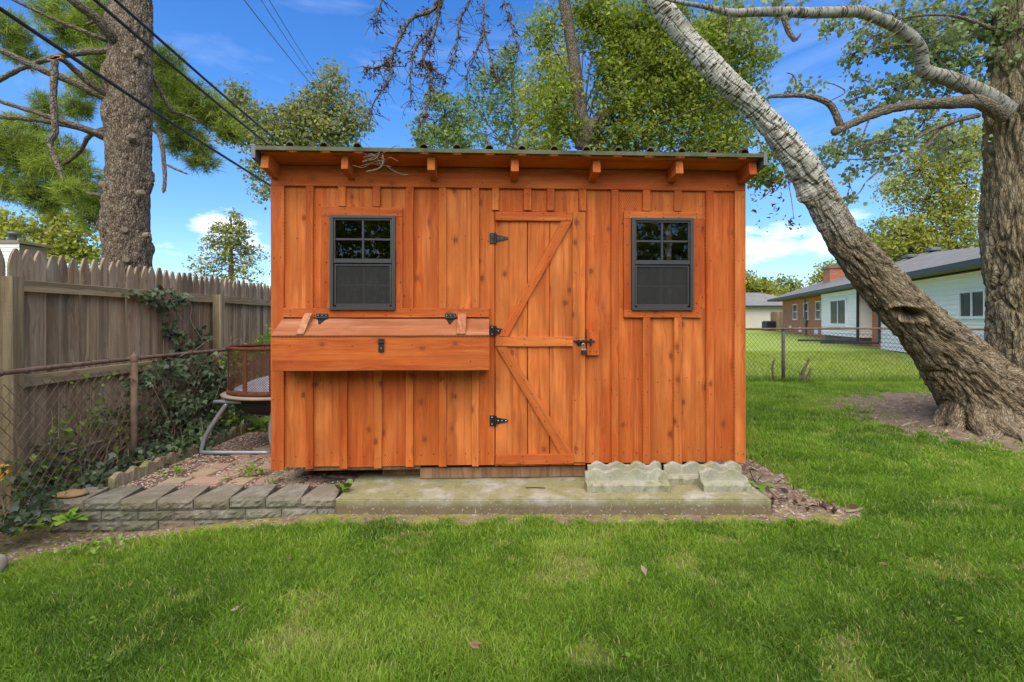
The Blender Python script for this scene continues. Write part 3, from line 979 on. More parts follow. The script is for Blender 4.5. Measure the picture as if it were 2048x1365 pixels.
def roof_sheet(x0, x1, pitch, first):
    prof = []
    x = x0
    prof.append((x0, 0.0))
    r = first
    while r < x1 - 0.01:
        if r - 0.026 > x0:
            prof += [(r - 0.032, 0.0), (r - 0.024, 0.030), (r - 0.010, 0.043), (r + 0.010, 0.043), (r + 0.024, 0.030), (r + 0.032, 0.0)]
        r += pitch
    prof.append((x1, 0.0))
    y0, y1 = -0.255, DEPTH + 0.16
    V, Fc = [], []
    for yy in (y0, y1):
        for (px_, h) in prof:
            V.append((px_, yy, RF(yy) + 0.024 + h))
    for yy in (y0, y1):
        for (px_, h) in prof:
            V.append((px_, yy, RF(yy) + 0.022 + h - (0.010 if yy == y0 else 0)))
    n = len(prof)
    for i in range(n - 1):
        Fc.append((i, i + 1, n + i + 1, n + i))
        Fc.append((2 * n + i + 1, 2 * n + i, 3 * n + i, 3 * n + i + 1))
        Fc.append((i + 1, i, 2 * n + i, 2 * n + i + 1))
        Fc.append((n + i, n + i + 1, 3 * n + i + 1, 3 * n + i))
    Fc.append((0, n, 3 * n, 2 * n))
    Fc.append((n - 1, 3 * n - 1, 4 * n - 1, 2 * n - 1))
    return V, Fc


ex0, ex1 = SX(512, 0.25), SX(1526, 0.25)
pit = 0.2350
rib0 = SX(580, 0.25)
nsh = 4
swd = (ex1 - ex0) / nsh
for k in range(nsh):
    a = ex0 + k * swd
    f = rib0
    while f < a:
        f += pit
    V, Fc = roof_sheet(a + 0.001, a + swd - 0.001, pit, f)
    pyd('roof_sheet', V, Fc, M_ROOF, shed, SH)
for xa, xb in ((ex0 - 0.030, ex0 - 0.002), (ex1 + 0.002, ex1 + 0.030)):
    V = []
    for y in (-0.258, DEPTH + 0.16):
        for (x, z) in ((xa, -0.085), (xb, -0.085), (xb, 0.030), (xa, 0.030)):
            V.append((x, y, RF(y) + 0.010 + z * (1 if z > 0 else 0.8)))
    pyd('rake_trim', V, [(0, 1, 2, 3), (7, 6, 5, 4), (0, 4, 5, 1), (1, 5, 6, 2), (2, 6, 7, 3), (3, 7, 4, 0)], M_RAKE, shed, SH)


cbox('drip_edge', ex0 - 0.001, ex1 + 0.001, -0.264, -0.256, RF(-0.25) - 0.004, RF(-0.25) + 0.026, M_ROOF, shed, SH, 0.002)


# windows
def make_window(px0, px1, py0, py1, trim, under):
    pm = (px0 + px1) / 2
    d = 0.050
    x0, x1 = SX(px0, d), SX(px1, d)
    z1, z0 = SZ(pm, py0, d), SZ(pm, py1, d)
    xm, zm = (x0 + x1) / 2, (z0 + z1) / 2
    win = group_part('window', shed, SH @ T(xm, 0, z0))
    fw = 0.025

    def bar(name, a, b, y0, y1, c, e, bev=0.003, m_=M_WINFR):
        return cbox(name, a, b, y0, y1, c, e, m_, win, SH, bev)
    mb = MB()
    mb.box(x0, x1, -d, 0.03, z1 - fw * 0.8, z1)
    mb.box(x0, x1, -d, 0.03, z0, z0 + fw * 0.9)
    mb.box(x0, x0 + fw, -d + 0.001, 0.029, z0 + fw * 0.9, z1 - fw * 0.8)
    mb.box(x1 - fw, x1, -d + 0.001, 0.029, z0 + fw * 0.9, z1 - fw * 0.8)
    mb.build('frame', M_WINFR, win, SH)
    zmid = z0 + (z1 - z0) * 0.50
    bar('meeting_rail', x0 + fw, x1 - fw, -d + 0.004, 0.0, zmid - 0.004, zmid + 0.030)
    a, b = x0 + fw + 0.001, x1 - fw - 0.001
    # upper sash
    mb = MB()
    for (p, q, r_, s_) in ((a, a + 0.012, zmid + 0.031, z1 - fw * 0.8), (b - 0.012, b, zmid + 0.031, z1 - fw * 0.8), (a + 0.012, b - 0.012, z1 - fw * 0.8 - 0.014, z1 - fw * 0.8 - 0.0005)):
        mb.box(p, q, -d + 0.012, -0.005, r_, s_)
    mb.build('upper_sash', M_WINFR, win, SH)
    uz0, uz1 = zmid + 0.031, z1 - fw * 0.8 - 0.012
    mc = zmid + 0.031 + (uz1 - uz0) * 0.5
    bar('muntin', xm - 0.008, xm + 0.008, -d + 0.018, -0.012, uz0, uz1, 0.002)
    bar('muntin', a + 0.013, xm - 0.009, -d + 0.019, -0.012, mc - 0.008, mc + 0.008, 0.002)
    bar('muntin', xm + 0.009, b - 0.013, -d + 0.019, -0.012, mc - 0.008, mc + 0.008, 0.002)
    for (p, q) in ((a + 0.012, xm), (xm, b - 0.012)):
        for (r_, s_) in ((uz0, mc), (mc, uz1)):
            g = MB()
            g.add([(p, -0.020, r_), (q, -0.020, r_), (q, -0.020, s_), (p, -0.020, s_)], [(0, 1, 2, 3)])
            g.build('pane', M_GLASS, win, SH)
    # lower sash, set back, behind the insect screen
    lz0, lz1 = z0 + fw * 0.9, zmid - 0.005
    lm = (lz0 + lz1) / 2
    bar('muntin', xm - 0.008, xm + 0.008, -0.006, 0.006, lz0 + 0.02, lz1 - 0.012, 0.002)
    bar('muntin', a + 0.016, xm - 0.009, -0.005, 0.006, lm - 0.008, lm + 0.008, 0.002)
    bar('muntin', xm + 0.009, b - 0.016, -0.005, 0.006, lm - 0.008, lm + 0.008, 0.002)
    for (p, q) in ((a, xm), (xm, b)):
        for (r_, s_) in ((lz0, lm), (lm, lz1)):
            g = MB()
            g.add([(p, 0.001, r_), (q, 0.001, r_), (q, 0.001, s_), (p, 0.001, s_)], [(0, 1, 2, 3)])
            g.build('pane', M_GLASS, win, SH)
    mb = MB()
    sw = 0.013
    mb.box(a + 0.004, a + 0.004 + sw, -d + 0.014, -d + 0.028, lz0 + 0.012, lz1 - 0.004)
    mb.box(b - 0.004 - sw, b - 0.004, -d + 0.014, -d + 0.028, lz0 + 0.012, lz1 - 0.004)
    mb.box(a + 0.004 + sw, b - 0.004 - sw, -d + 0.015, -d + 0.027, lz1 - 0.004 - sw, lz1 - 0.005)
    mb.box(a + 0.004 + sw, b - 0.004 - sw, -d + 0.015, 0.012, lz0 + 0.0005, lz0 + 0.012 + sw)
    mb.build('screen_frame', M_WINFR, win, SH)
    g = MB()
    ys = -d + 0.021
    g.add([(a + 0.01, ys, lz0 + 0.018), (b - 0.01, ys, lz0 + 0.018), (b - 0.01, ys, lz1 - 0.01), (a + 0.01, ys, lz1 - 0.01)], [(0, 1, 2, 3)])
    g.build('insect_screen', M_SCREEN, win, SH)
    # timber surround
    tx0, tx1, ty0, ty1 = trim
    X0, X1 = SX(tx0, BD), SX(tx1, BD)
    ztop, zbot = SZ(pm, ty0, BD), SZ(pm, ty1, BD)
    hplank('trim_board', X0, X1, z1 - 0.003, ztop, BD + 0.003, 0.024, win, nails=5)
    zb_ = zbot if under else SZ(pm, 617, BD)
    zlow = z0 + 0.003 if under else zb_ + 0.001
    plank('trim_board', x0 - X0 + 0.003, 0.023, z1 - 0.004 - zlow, SH @ T((X0 + x0) / 2, -BD + 0.0115, (z1 - 0.004 + zlow) / 2), M_STAIN, win)
    plank('trim_board', X1 - x1 + 0.003, 0.023, z1 - 0.004 - zlow, SH @ T((X1 + x1) / 2, -BD + 0.0115, (z1 - 0.004 + zlow) / 2), M_STAIN, win)
    for z in np.linspace(zlow + 0.05, z1 - 0.06, 5):
        for xx in ((X0 + x0) / 2, (X1 + x1) / 2):
            NAILS.append((xx + random.uniform(-0.01, 0.01), -BD - 0.001, z))
    if under:
        hplank('trim_board', X0, X1, zbot, z0 + 0.002, BD + 0.003, 0.024, win, nails=5)
    return win


make_window(659, 790, 431, 620, (643, 805, 415, 617), False)
make_window(1264, 1387.5, 436, 621, (1248, 1402.5, 424, 636), True)

# door
door = group_part('door', shed, SH @ T(SX(1080), 0, BZ))
dz1 = SZ(1080, 424)
dz0 = BZ - 0.012
for (a, b) in ((990.8, 1054.3), (1055.6, 1098.9), (1100.2, 1145.5), (1146.5, 1170.8)):
    vplank('plank', a, b, dz0 + 0.004, dz1 - 0.004, 0.006, 0.022, door, seg=6)
vplank('stile', 1145.2, 1171, SZ(1158, 925, 0.03), SZ(1158, 424, 0.03), 0.029, 0.022, door, seg=6, nails=2)
xa, xb = SX(990.5, 0.03), SX(1144.8, 0.03)
hplank('rail', xa, xb, SZ(1068, 442, 0.03), SZ(1068, 424, 0.03), 0.029, 0.022, door, nails=4)
hplank('rail', xa + 0.002, xb + 0.003, SZ(1068, 693.5, 0.03), SZ(1068, 674.5, 0.03), 0.0285, 0.022, door, nails=4)
hplank('rail', xa + 0.004, xb + 0.010, SZ(1068, 929.5, 0.03), SZ(1068, 909.5, 0.03), 0.029, 0.022, door, nails=4)


def brace(p0, p1, wd, cut0, cut1):
    """diagonal with horizontal end cuts: corners from picture coordinates"""
    d = 0.027
    (ax0, ax1, ay), (bx0, bx1, by) = p0, p1
    q = [(SX(ax0, d), SZ(ax0, ay, d)), (SX(ax1, d), SZ(ax1, ay, d)), (SX(bx1, d), SZ(bx1, by, d)), (SX(bx0, d), SZ(bx0, by, d))]
    cx, cz = sum(p[0] for p in q) / 4, sum(p[1] for p in q) / 4
    ang = math.atan2((q[0][0] + q[1][0] - q[2][0] - q[3][0]) / 2, (q[0][1] + q[1][1] - q[2][1] - q[3][1]) / 2)
    Mx = SH @ T(cx, -d + 0.0105, cz) @ R('Y', math.degrees(ang))
    Mi = (T(cx, -d + 0.0105, cz) @ R('Y', math.degrees(ang))).inverted()
    V = []
    for y in (-0.0105, 0.0105):
        for p in q:
            l = Mi @ Vector((p[0], -d + 0.0105, p[1]))
            V.append((l.x, y, l.z))
    pyd('brace', V, [(0, 1, 2, 3), (7, 6, 5, 4), (0, 4, 5, 1), (1, 5, 6, 2), (2, 6, 7, 3), (3, 7, 4, 0)], M_STAIN, door, Mx)
    for f in np.linspace(0.05, 0.95, 8):
        g = 0.3 if int(f * 20) % 2 else 0.7
        x = (q[0][0] * (1 - g) + q[1][0] * g) * (1 - f) + (q[3][0] * (1 - g) + q[2][0] * g) * f
        z = (q[0][1] * (1 - f) + q[3][1] * f)
        NAILS.append((x, -d - 0.001, z))


brace((1122, 1144, 443), (997.5, 1015, 673.5), 0, 0, 0)
brace((993, 1014, 694.5), (1121, 1146.5, 908.5), 0, 0, 0)


def strap_hinge(parent, px, py, F, strap=0.095, vert=True):
    x, z = SX(px, 0.03), SZ(px, py, 0.03)
    mb = MB()
    mb.box(x - 0.044, x - 0.004, -0.012, -0.001, z - 0.040, z + 0.040)
    mb.tube([(x, -0.022, z - 0.040), (x, -0.022, z + 0.040)], 0.0085, 8)
    yf = -0.0145
    mb.add([(x + 0.003, yf, z - 0.026), (x + 0.003, yf, z + 0.026), (x + strap, yf, z + 0.008), (x + strap, yf, z - 0.008),
            (x + 0.003, -0.0005, z - 0.026), (x + 0.003, -0.0005, z + 0.026), (x + strap, -0.0005, z + 0.008), (x + strap, -0.0005, z - 0.008)],
           [(0, 3, 2, 1), (4, 5, 6, 7), (0, 4, 7, 3), (1, 2, 6, 5), (3, 7, 6, 2), (0, 1, 5, 4)])
    o = mb.build('hinge', M_BLACK, parent, F)
    sb = MB()
    for (dx, dz) in ((-0.026, 0.026), (-0.026, -0.026), (0.02, 0.0), (0.05, 0.0), (0.08, 0.0)):
        sb.lathe([(0.0, 0.003), (0.0045, 0.0)], (0, 0, 0), 8)
        for i in range(len(sb.v) - 16, len(sb.v)):
            q = sb.v[i]
            sb.v[i] = (x + dx + q[0], (-0.0145 if dx > 0 else -0.0122) - q[2], z + dz + q[1])
    tag(sb.build('screws', M_STEEL, o, F), kind='stuff')
    return o


for py in (476, 662.5, 843):
    strap_hinge(door, 991, py, SH)

# catch block, bolt; the padlock is a thing of its own
cx0, cx1 = SX(1174, 0.04), SX(1199, 0.04)
cz0, cz1 = SZ(1187, 711, 0.04), SZ(1187, 659, 0.04)
cb = plank('catch_block', cx1 - cx0, 0.038, cz1 - cz0, SH @ T((cx0 + cx1) / 2, -0.019, (cz0 + cz1) / 2), M_STAIN, shed, 2)
for (a, b) in ((0.25, 0.15), (0.75, 0.15), (0.25, 0.85), (0.75, 0.85)):
    NAILS.append((cx0 + (cx1 - cx0) * a, -0.039, cz0 + (cz1 - cz0) * b))
bz = SZ(1160, 683.5, 0.05)
bx0 = SX(1147.5, 0.04)
mb = MB()
mb.box(bx0, SX(1171, 0.04), -0.036, -0.0295, bz - 0.003, bz + 0.008)
mb.add([(bx0 + 0.022, -0.035, bz - 0.003), (SX(1170, 0.04), -0.035, bz - 0.003), (SX(1164, 0.04), -0.035, bz - 0.035), (bx0 + 0.030, -0.035, bz - 0.035),
        (bx0 + 0.022, -0.0295, bz - 0.003), (SX(1170, 0.04), -0.0295, bz - 0.003), (SX(1164, 0.04), -0.0295, bz - 0.035), (bx0 + 0.030, -0.0295, bz - 0.035)],
       [(0, 3, 2, 1), (4, 5, 6, 7), (0, 4, 7, 3), (1, 2, 6, 5), (3, 7, 6, 2), (0, 1, 5, 4)])
mb.tube([(bx0 + 0.01, -0.042, bz + 0.001), (SX(1189, 0.04), -0.046, bz + 0.001)], 0.007, 10)
for q in (1157, 1166, 1181.5):
    x = SX(q, 0.04)
    mb.box(x - 0.008, x + 0.008, -0.056, -0.034 if q < 1175 else -0.0375, bz - (0.012 if q < 1175 else 0.026), bz + (0.012 if q < 1175 else 0.022))
mb.build('slide_bolt', M_BLACK, door, SH)

padlock = thing('padlock', 'small dark padlock with steel shackle hanging from the shed door bolt', 'padlock', None, M=SH @ T(SX(1167.5, 0.06), -0.058, SZ(1167, 709, 0.06)))
x, z = SX(1167.8, 0.06), SZ(1167, 709, 0.06)
cbox('body', x - 0.021, x + 0.021, -0.068, -0.046, z, z + 0.030, M_BLACK, padlock, SH, 0.004)
cbox('body_band', x - 0.0195, x + 0.0195, -0.070, -0.044, z + 0.0305, z + 0.036, M_STEEL, padlock, SH, 0.001)
mb = MB()
pts = [(x - 0.012, -0.057, z + 0.034)]
for k in range(9):
    a = math.pi - math.pi * k / 8
    pts.append((x - 0.003 + 0.011 * math.cos(a), -0.057, z + 0.070 + 0.013 * math.sin(a)))
pts.append((x + 0.010, -0.057, z + 0.034))
mb.tube(pts, 0.0032, 8)
mb.build('shackle', M_STEEL, padlock, SH, True)

# nest box with sloping lid
nest = group_part('nest_box', shed, SH @ T(SX(760), -0.11, 1.0))
ND = 0.215
nx0, nx1 = SX(568, 0.0), SX(978, 0.0)
zlb, zlf = SZ(760, 637.5), SZ(760, 671, ND + 0.012)
hplank('back_trim', nx0, nx1, SZ(760, 635.5), SZ(760, 617.0), BD + 0.002, 0.024, nest, seg=8, nails=9)
zf1, zf0 = SZ(760, 676, ND), SZ(760, 742, ND)
hplank('front_board', nx0 + 0.004, nx1 + 0.002, zf0, zf1 + 0.004, ND, 0.022, nest, seg=8, nails=4)
for xx in (nx0 + 0.016, nx1 - 0.010):
    V = []
    for q in (xx - 0.011, xx + 0.011):
        V += [(q, -ND + 0.0225, zf0 + 0.003), (q, -0.0005, zf0 + 0.003), (q, -0.0005, zlb - 0.035), (q, -ND + 0.0225, zlf - 0.024)]
    pyd('side_board', V, [(0, 1, 2, 3), (7, 6, 5, 4), (0, 4, 5, 1), (1, 5, 6, 2), (2, 6, 7, 3), (3, 7, 4, 0)], M_STAIN, nest, SH)
cbox('bottom_board', nx0 + 0.03, nx1 - 0.024, -ND + 0.024, -0.001, zf0 + 0.004, zf0 + 0.024, M_STAIN, nest, SH)
lang = math.atan2(zlb - zlf, ND + 0.012 - 0.024)
llen = (ND + 0.010 - 0.024) / math.cos(lang)
lyc, lzc = -(ND + 0.012 + 0.022) / 2, (zlb + zlf) / 2
ML = SH @ T((nx0 + nx1) / 2, lyc, lzc) @ R('X', math.degrees(lang))
lid = plank('lid', llen, 0.022, nx1 - nx0, ML @ T(0, 0, -0.011) @ R('Y', 90) @ R('Z', -90), M_LID, nest, 8)
for (a, b) in ((595, 610), (914, 931)):
    xa, xb = SX(a, 0.2), SX(b, 0.2)
    cm = MB()
    V = []
    L2 = llen / 2 - 0.002
    for q in (xa - (nx0 + nx1) / 2, xb - (nx0 + nx1) / 2):
        V += [(q, -L2, 0.0005), (q, L2, 0.0005), (q, L2, 0.050), (q, L2 * 0.55, 0.048), (q, -L2, 0.012)]
    cm.add(V, [(0, 1, 2, 3, 4), (9, 8, 7, 6, 5), (0, 5, 6, 1), (1, 6, 7, 2), (2, 7, 8, 3), (3, 8, 9, 4), (4, 9, 5, 0)])
    cm.build('cleat', M_LID, nest, ML)
for (a, b) in ((633, 656), (890, 912)):
    xa, xb = SX(a, 0.03), SX(b, 0.03)
    xm = (xa + xb) / 2
    zt_ = SZ(640, 628, 0.03)
    mb = MB()
    mb.box(xa, xb, -BD - 0.009, -BD - 0.0025, zlb + 0.006, zt_)
    mb.tube([(xa, -BD - 0.012, zlb + 0.004), (xb, -BD - 0.012, zlb + 0.004)], 0.007, 8)
    h = mb.build('lid_hinge', M_BLACK, nest, SH)
    tri = MB()
    xl = xm - (nx0 + nx1) / 2
    tri.add([(xl - 0.034, llen / 2 - 0.006, 0.003), (xl + 0.034, llen / 2 - 0.006, 0.003), (xl + 0.006, llen / 2 - 0.085, 0.003), (xl - 0.006, llen / 2 - 0.085, 0.003),
             (xl - 0.034, llen / 2 - 0.006, 0.0), (xl + 0.034, llen / 2 - 0.006, 0.0), (xl + 0.006, llen / 2 - 0.085, 0.0), (xl - 0.006, llen / 2 - 0.085, 0.0)],
            [(3, 2, 1, 0), (0, 1, 5, 4), (1, 2, 6, 5), (2, 3, 7, 6), (3, 0, 4, 7)])
    tri.build('hinge_strap', M_BLACK, h, ML)
    sb = MB()
    for dx in (-0.03, 0.0, 0.03):
        sb.box(xm + dx - 0.004, xm + dx + 0.004, -BD - 0.0105, -BD - 0.009, zt_ - 0.016, zt_ - 0.008)
    tag(sb.build('screws', M_STEEL, h, SH), kind='stuff')
lx0, lx1 = SX(757.5, ND), SX(768.5, ND)
mb = MB()
mb.box(lx0, lx1, -ND - 0.012, -ND - 0.002, SZ(760, 704, ND), SZ(760, 678, ND))
mb.tube([(lx0 - 0.002, -ND - 0.016, SZ(760, 685, ND)), (lx1 + 0.002, -ND - 0.016, SZ(760, 685, ND))], 0.006, 8)
la = mb.build('latch', M_BLACK, nest, SH)
sb = MB()
sb.box((lx0 + lx1) / 2 - 0.004, (lx0 + lx1) / 2 + 0.004, -ND - 0.0135, -ND - 0.012, SZ(760, 698, ND), SZ(760, 695.5, ND))
sb.build('screw', M_STEEL, la, SH)

# skid timbers under the shed
cbox('skid', -0.71, 0.58, 0.035, 0.135, SLZ + 0.004, SLZ + 0.088, M_SKID, shed, SH, 0.004)
cbox('skid', -1.02, -0.70, 0.14, 0.24, SLZ + 0.004, BZ + 0.018, M_SKID, shed, SH, 0.004)
cbox('skid', -1.70, 1.70, 1.0, 1.1, 0.02, BZ + 0.018, M_SKID, shed, SH, 0.004)
cbox('skid', -1.70, 1.70, 2.2, 2.3, 0.02, BZ + 0.018, M_SKID, shed, SH, 0.004)
cbox('rim_joist', XL + 0.22, SX(840), 0.024, 0.06, BZ - 0.035, BZ + 0.019, M_SKID, shed, SH, 0.003)

# nail heads: hundreds of 3 px dots, one part
V, Fc = [], []
for (x, y, z) in NAILS:
    b = len(V)
    r = random.uniform(0.0028, 0.0045)
    for k in range(6):
        a = k * math.pi / 3
        V.append((x + r * math.cos(a), y - 0.0018, z + r * 1.25 * math.sin(a)))
    for k in range(6):
        a = k * math.pi / 3
        V.append((x + r * math.cos(a), y + 0.004, z + r * 1.25 * math.sin(a)))
    Fc.append(tuple(b + k for k in range(6)))
    for k in range(6):
        Fc.append((b + k, b + 6 + k, b + 6 + (k + 1) % 6, b + (k + 1) % 6))
tag(pyd('nail_heads', V, Fc, M_NAIL, shed, SH), kind='stuff')


# scalloped concrete edgers on the slab
def edger_mesh(L, mat_, seed, hump=0.15, base_h=0.055, up_h=0.138, base_d=0.115, broken=False):
    n = max(8, int(L / 0.012))
    V, Fc = [], []
    sec = 8
    for i in range(n + 1):
        x = -L / 2 + L * i / n
        ph = (x + L / 2) / hump
        top = up_h + 0.014 * math.cos(2 * math.pi * (ph - 0.5)) 
        if broken and x > L / 2 - 0.06:
            top -= (x - (L / 2 - 0.06)) * 0.9
        prof = [(0.0, 0.0), (0.0, base_h - 0.008), (0.008, base_h), (base_d - 0.052, base_h + 0.010), (base_d - 0.044, top - 0.008), (base_d - 0.034, top), (base_d - 0.010, top), (base_d, 0.0)]
        for (y, z) in prof:
            V.append((x, y, z))
    for i in range(n):
        for k in range(sec):
            l = (k + 1) % sec
            Fc.append((i * sec + k, (i + 1) * sec + k, (i + 1) * sec + l, i * sec + l))
    Fc.append(tuple(range(sec)))
    Fc.append(tuple(n * sec + k for k in range(sec))[::-1])
    P = np.array(V)
    for k in range(3):
        P[:, k] += (fbm(np.array(V) * 22 + seed + 5 * k, 3) - 0.5) * 0.010 - np.clip(fbm(np.array(V) * 38 + seed + 9 * k, 2) - 0.62, 0, 1) * 0.05
    return P, Fc


egr = 'scalloped concrete edgers left on the slab'
for (xc, y0, L, ang, lab, br) in (
        (0.835, 3.575, 0.60, 0.5, 'long scalloped concrete edger nearest the shed door, in front of another', False),
        (0.86, 3.745, 0.56, 0.0, 'scalloped concrete edger half hidden behind the long front one by the door', False),
        (1.455, 3.74, 0.59, 0.6, 'scalloped concrete edger lying back against the shed by its corner', False),
        (1.545, 3.575, 0.345, -1.0, 'short broken scalloped concrete edger at the outer end of the slab', True)):
    P, Fc = edger_mesh(L, M_EDGER, xc * 7, broken=br)
    o = pyd('concrete_edger', P, Fc, M_EDGER, None, T(xc, y0, SLZ - 0.002) @ R('Z', ang), False)
    tag(o, lab, 'edger', egr)
# ------------------------------------------------------------------ patio beside the shed
PZT = 0.085
pat = bm_obj('patio', rough_box(-0.95, 0.95, -1.75, 1.75, -0.12, 0.0, 40, 60, 0.022, 0.02), M_SOILBED, None, T(-2.06, 5.50, PZT))
tag(pat, kind='structure')
prow = 0
yv = 3.80
while yv < 6.6:
    hgt = 0.20
    xv = -2.72 + 0.10 * (prow % 2) + (0.0 if yv < 4.4 else 0.12)
    while xv < -1.25:
        wv_ = random.choice((0.30, 0.22, 0.30, 0.20))
        if not (xv + wv_ < -2.35 and random.random() < 0.40) and not (xv > -1.85 and yv > 4.0):
            o = bm_obj('paver', rough_box(-wv_ / 2 + 0.012, wv_ / 2 - 0.012, -hgt / 2 + 0.012, hgt / 2 - 0.012, -0.03, 0.0, 3, 2, 0.010, 0.008, prow + xv), M_PAVER, pat,
                       T(xv + wv_ / 2, yv + hgt / 2, PZT + random.uniform(0.002, 0.020)) @ R('Z', random.uniform(-9, 9)) @ R('X', random.uniform(-3, 3)) @ R('Y', random.uniform(-2.5, 2.5)))
        xv += wv_
    yv += hgt
    prow += 1

# gravel, bark chips and leaf litter
def chips(n, sampler, zfun, smin, smax, flat=0.35):
    x, y = sampler(n)
    z = zfun(x, y)
    n = len(x)
    s = RNG.uniform(smin, smax, n)
    ang = RNG.uniform(0, 2 * np.pi, n)
    el = RNG.uniform(1.0, 2.4, n)
    base = np.array([(-1, -0.6, 0), (1, -0.5, 0.1), (0.9, 0.6, 0), (-0.8, 0.5, 0.1), (0.1, 0, 1.0)])
    P = np.repeat(base[None], n, 0) * (1 + RNG.uniform(-0.35, 0.35, (n, 5, 3)))
    P[:, :, 0] *= el[:, None]
    P[:, :, 2] *= flat * 2.2
    P *= s[:, None, None]
    c, s_ = np.cos(ang)[:, None], np.sin(ang)[:, None]
    X = P[:, :, 0] * c - P[:, :, 1] * s_ + x[:, None]
    Y = P[:, :, 0] * s_ + P[:, :, 1] * c + y[:, None]
    Z = P[:, :, 2] + z[:, None]
    V = np.stack([X, Y, Z], 2).reshape(-1, 3)
    b = (np.arange(n) * 5)[:, None, None]
    F = np.array([(0, 1, 4), (1, 2, 4), (2, 3, 4), (3, 0, 4)])[None] + b
    rnd = np.repeat(RNG.uniform(0, 1, n), 5)
    return V, F.reshape(-1, 3), rnd


def samp_patio(n):
    x = -2.95 + 1.75 * RNG.uniform(0, 1, n) ** 1.3
    y = RNG.uniform(3.74, 6.4, n)
    return x, y


def samp_dirt(n):
    x = RNG.uniform(1.55, 2.6, n)
    y = RNG.uniform(3.35, 5.0, n)
    k = (soil_mask(x, y) > 0.5) & ~((x < 1.79) & (y > 3.42))
    return x[k], y[k]


def samp_bed(n):
    x = RNG.uniform(-3.6, -2.3, n)
    y = RNG.uniform(2.5, 3.6, n)
    k = (soil_mask(x, y) > 0.5)
    return x[k], y[k]


def samp_tree(n):
    x = RNG.uniform(4.7, 8.0, n)
    y = RNG.uniform(5.0, 7.8, n)
    k = (soil_mask(x, y) > 0.5)
    return x[k], y[k]


def samp_strip(n):
    x = RNG.uniform(-2.9, 1.9, n)
    y = RNG.uniform(3.2, 3.45, n)
    k = (soil_mask(x, y) > 0.5)
    return x[k], y[k]


V, F, r = chips(9500, samp_patio, lambda x, y: np.full_like(x, PZT + 0.004) + 0.012 * n2(x, y, 4.0, 2), 0.003, 0.0085)
tag(npm('gravel', V, F, M_GRAVEL, attrs={'rnd': r}), 'pale gravel and brown bark litter over the patio pavers', 'gravel', kind='stuff')
parts = [chips(2600, samp_dirt, ground_h, 0.004, 0.013), chips(2200, samp_bed, ground_h, 0.004, 0.012), chips(2600, samp_tree, ground_h, 0.005, 0.016), chips(1500, samp_strip, ground_h, 0.003, 0.008)]
Vs, Fs, Rs, off = [], [], [], 0
for (V, F, r) in parts:
    Vs.append(V); Fs.append(F + off); Rs.append(r); off += len(V)
tag(npm('leaf_litter', np.vstack(Vs), np.vstack(Fs), M_CRUMB, attrs={'rnd': np.concatenate(Rs)}), 'brown leaf litter and crumbs on the bare soil patches', 'leaf litter', kind='stuff')

# ------------------------------------------------------------------ low block wall
wall = thing('block_wall', 'low retaining wall of rough grey concrete blocks along the patio front', 'wall', (-2.2, 3.6, -0.05))


def block(parent, M, wf, wb, dep, h, seed):
    """tapered split-face block: front at -y, wide front, narrow back"""
    bm = bmesh.new()
    nx_, nz_ = 10, 4
    P = [(-wf / 2, 0), (wf / 2, 0), (wb / 2, dep), (-wb / 2, dep)]
    V = []
    fr = [[None] * (nz_ + 1) for _ in range(nx_ + 1)]
    for i in range(nx_ + 1):
        for j in range(nz_ + 1):
            edge = (i in (0, nx_)) or (j in (0, nz_))
            y = 0.006 if edge else -random.uniform(0.0, 0.013)
            fr[i][j] = bm.verts.new((-wf / 2 + wf * i / nx_ + (0 if i in (0, nx_) else random.uniform(-0.006, 0.006)), y, h * j / nz_ + random.uniform(-0.002, 0.002)))
    b0 = [bm.verts.new((-wb / 2, dep, 0)), bm.verts.new((wb / 2, dep, 0)), bm.verts.new((wb / 2, dep, h)), bm.verts.new((-wb / 2, dep, h))]
    for i in range(nx_):
        for j in range(nz_):
            bm.faces.new((fr[i][j], fr[i + 1][j], fr[i + 1][j + 1], fr[i][j + 1]))
    bm.faces.new([fr[i][nz_] for i in range(nx_ + 1)] + [b0[2], b0[3]])
    bm.faces.new([fr[i][0] for i in range(nx_, -1, -1)] + [b0[0], b0[1]])
    bm.faces.new([fr[nx_][j] for j in range(nz_ + 1)] + [b0[2], b0[1]])
    bm.faces.new([fr[0][j] for j in range(nz_, -1, -1)] + [b0[0], b0[3]])
    bm.faces.new((b0[1], b0[0], b0[3], b0[2]))
    bmesh.ops.recalc_face_normals(bm, faces=bm.faces[:])
    return bm_obj('block', bm, M_BLOCK, parent, M)


wx0, wy0, wx1, wy1 = -3.17, 3.405, -1.225, 3.475
wlen = math.hypot(wx1 - wx0, wy1 - wy0)
wang = math.degrees(math.atan2(wy1 - wy0, wx1 - wx0))
WM = T(wx0, wy0, 0) @ R('Z', wang)
nblk = 8
pitch = wlen / nblk
for k in range(nblk):
    block(wall, WM @ T((k + 0.5) * pitch, random.uniform(-0.004, 0.006), 0.045 + random.uniform(-0.002, 0.003)) @ R('Z', random.uniform(-1.6, 0.4)), pitch - 0.003, pitch * 0.66, 0.29, 0.073, k)
for c_, (z0, sh, ins) in enumerate(((-0.029, 0.55, 0.006), (-0.103, 0.0, 0.014), (-0.177, 0.5, 0.02))):
    x = -pitch * sh
    while x < wlen - 0.02:
        x1 = min(x + pitch, wlen - 0.002)
        xs = max(x, 0.002)
        if x1 - xs > 0.05:
            block(wall, WM @ T((xs + x1) / 2, ins + random.uniform(-0.006, 0.006), z0), (x1 - xs) - 0.003, (x1 - xs) * 0.85, 0.24, 0.072, x)
        x += pitch


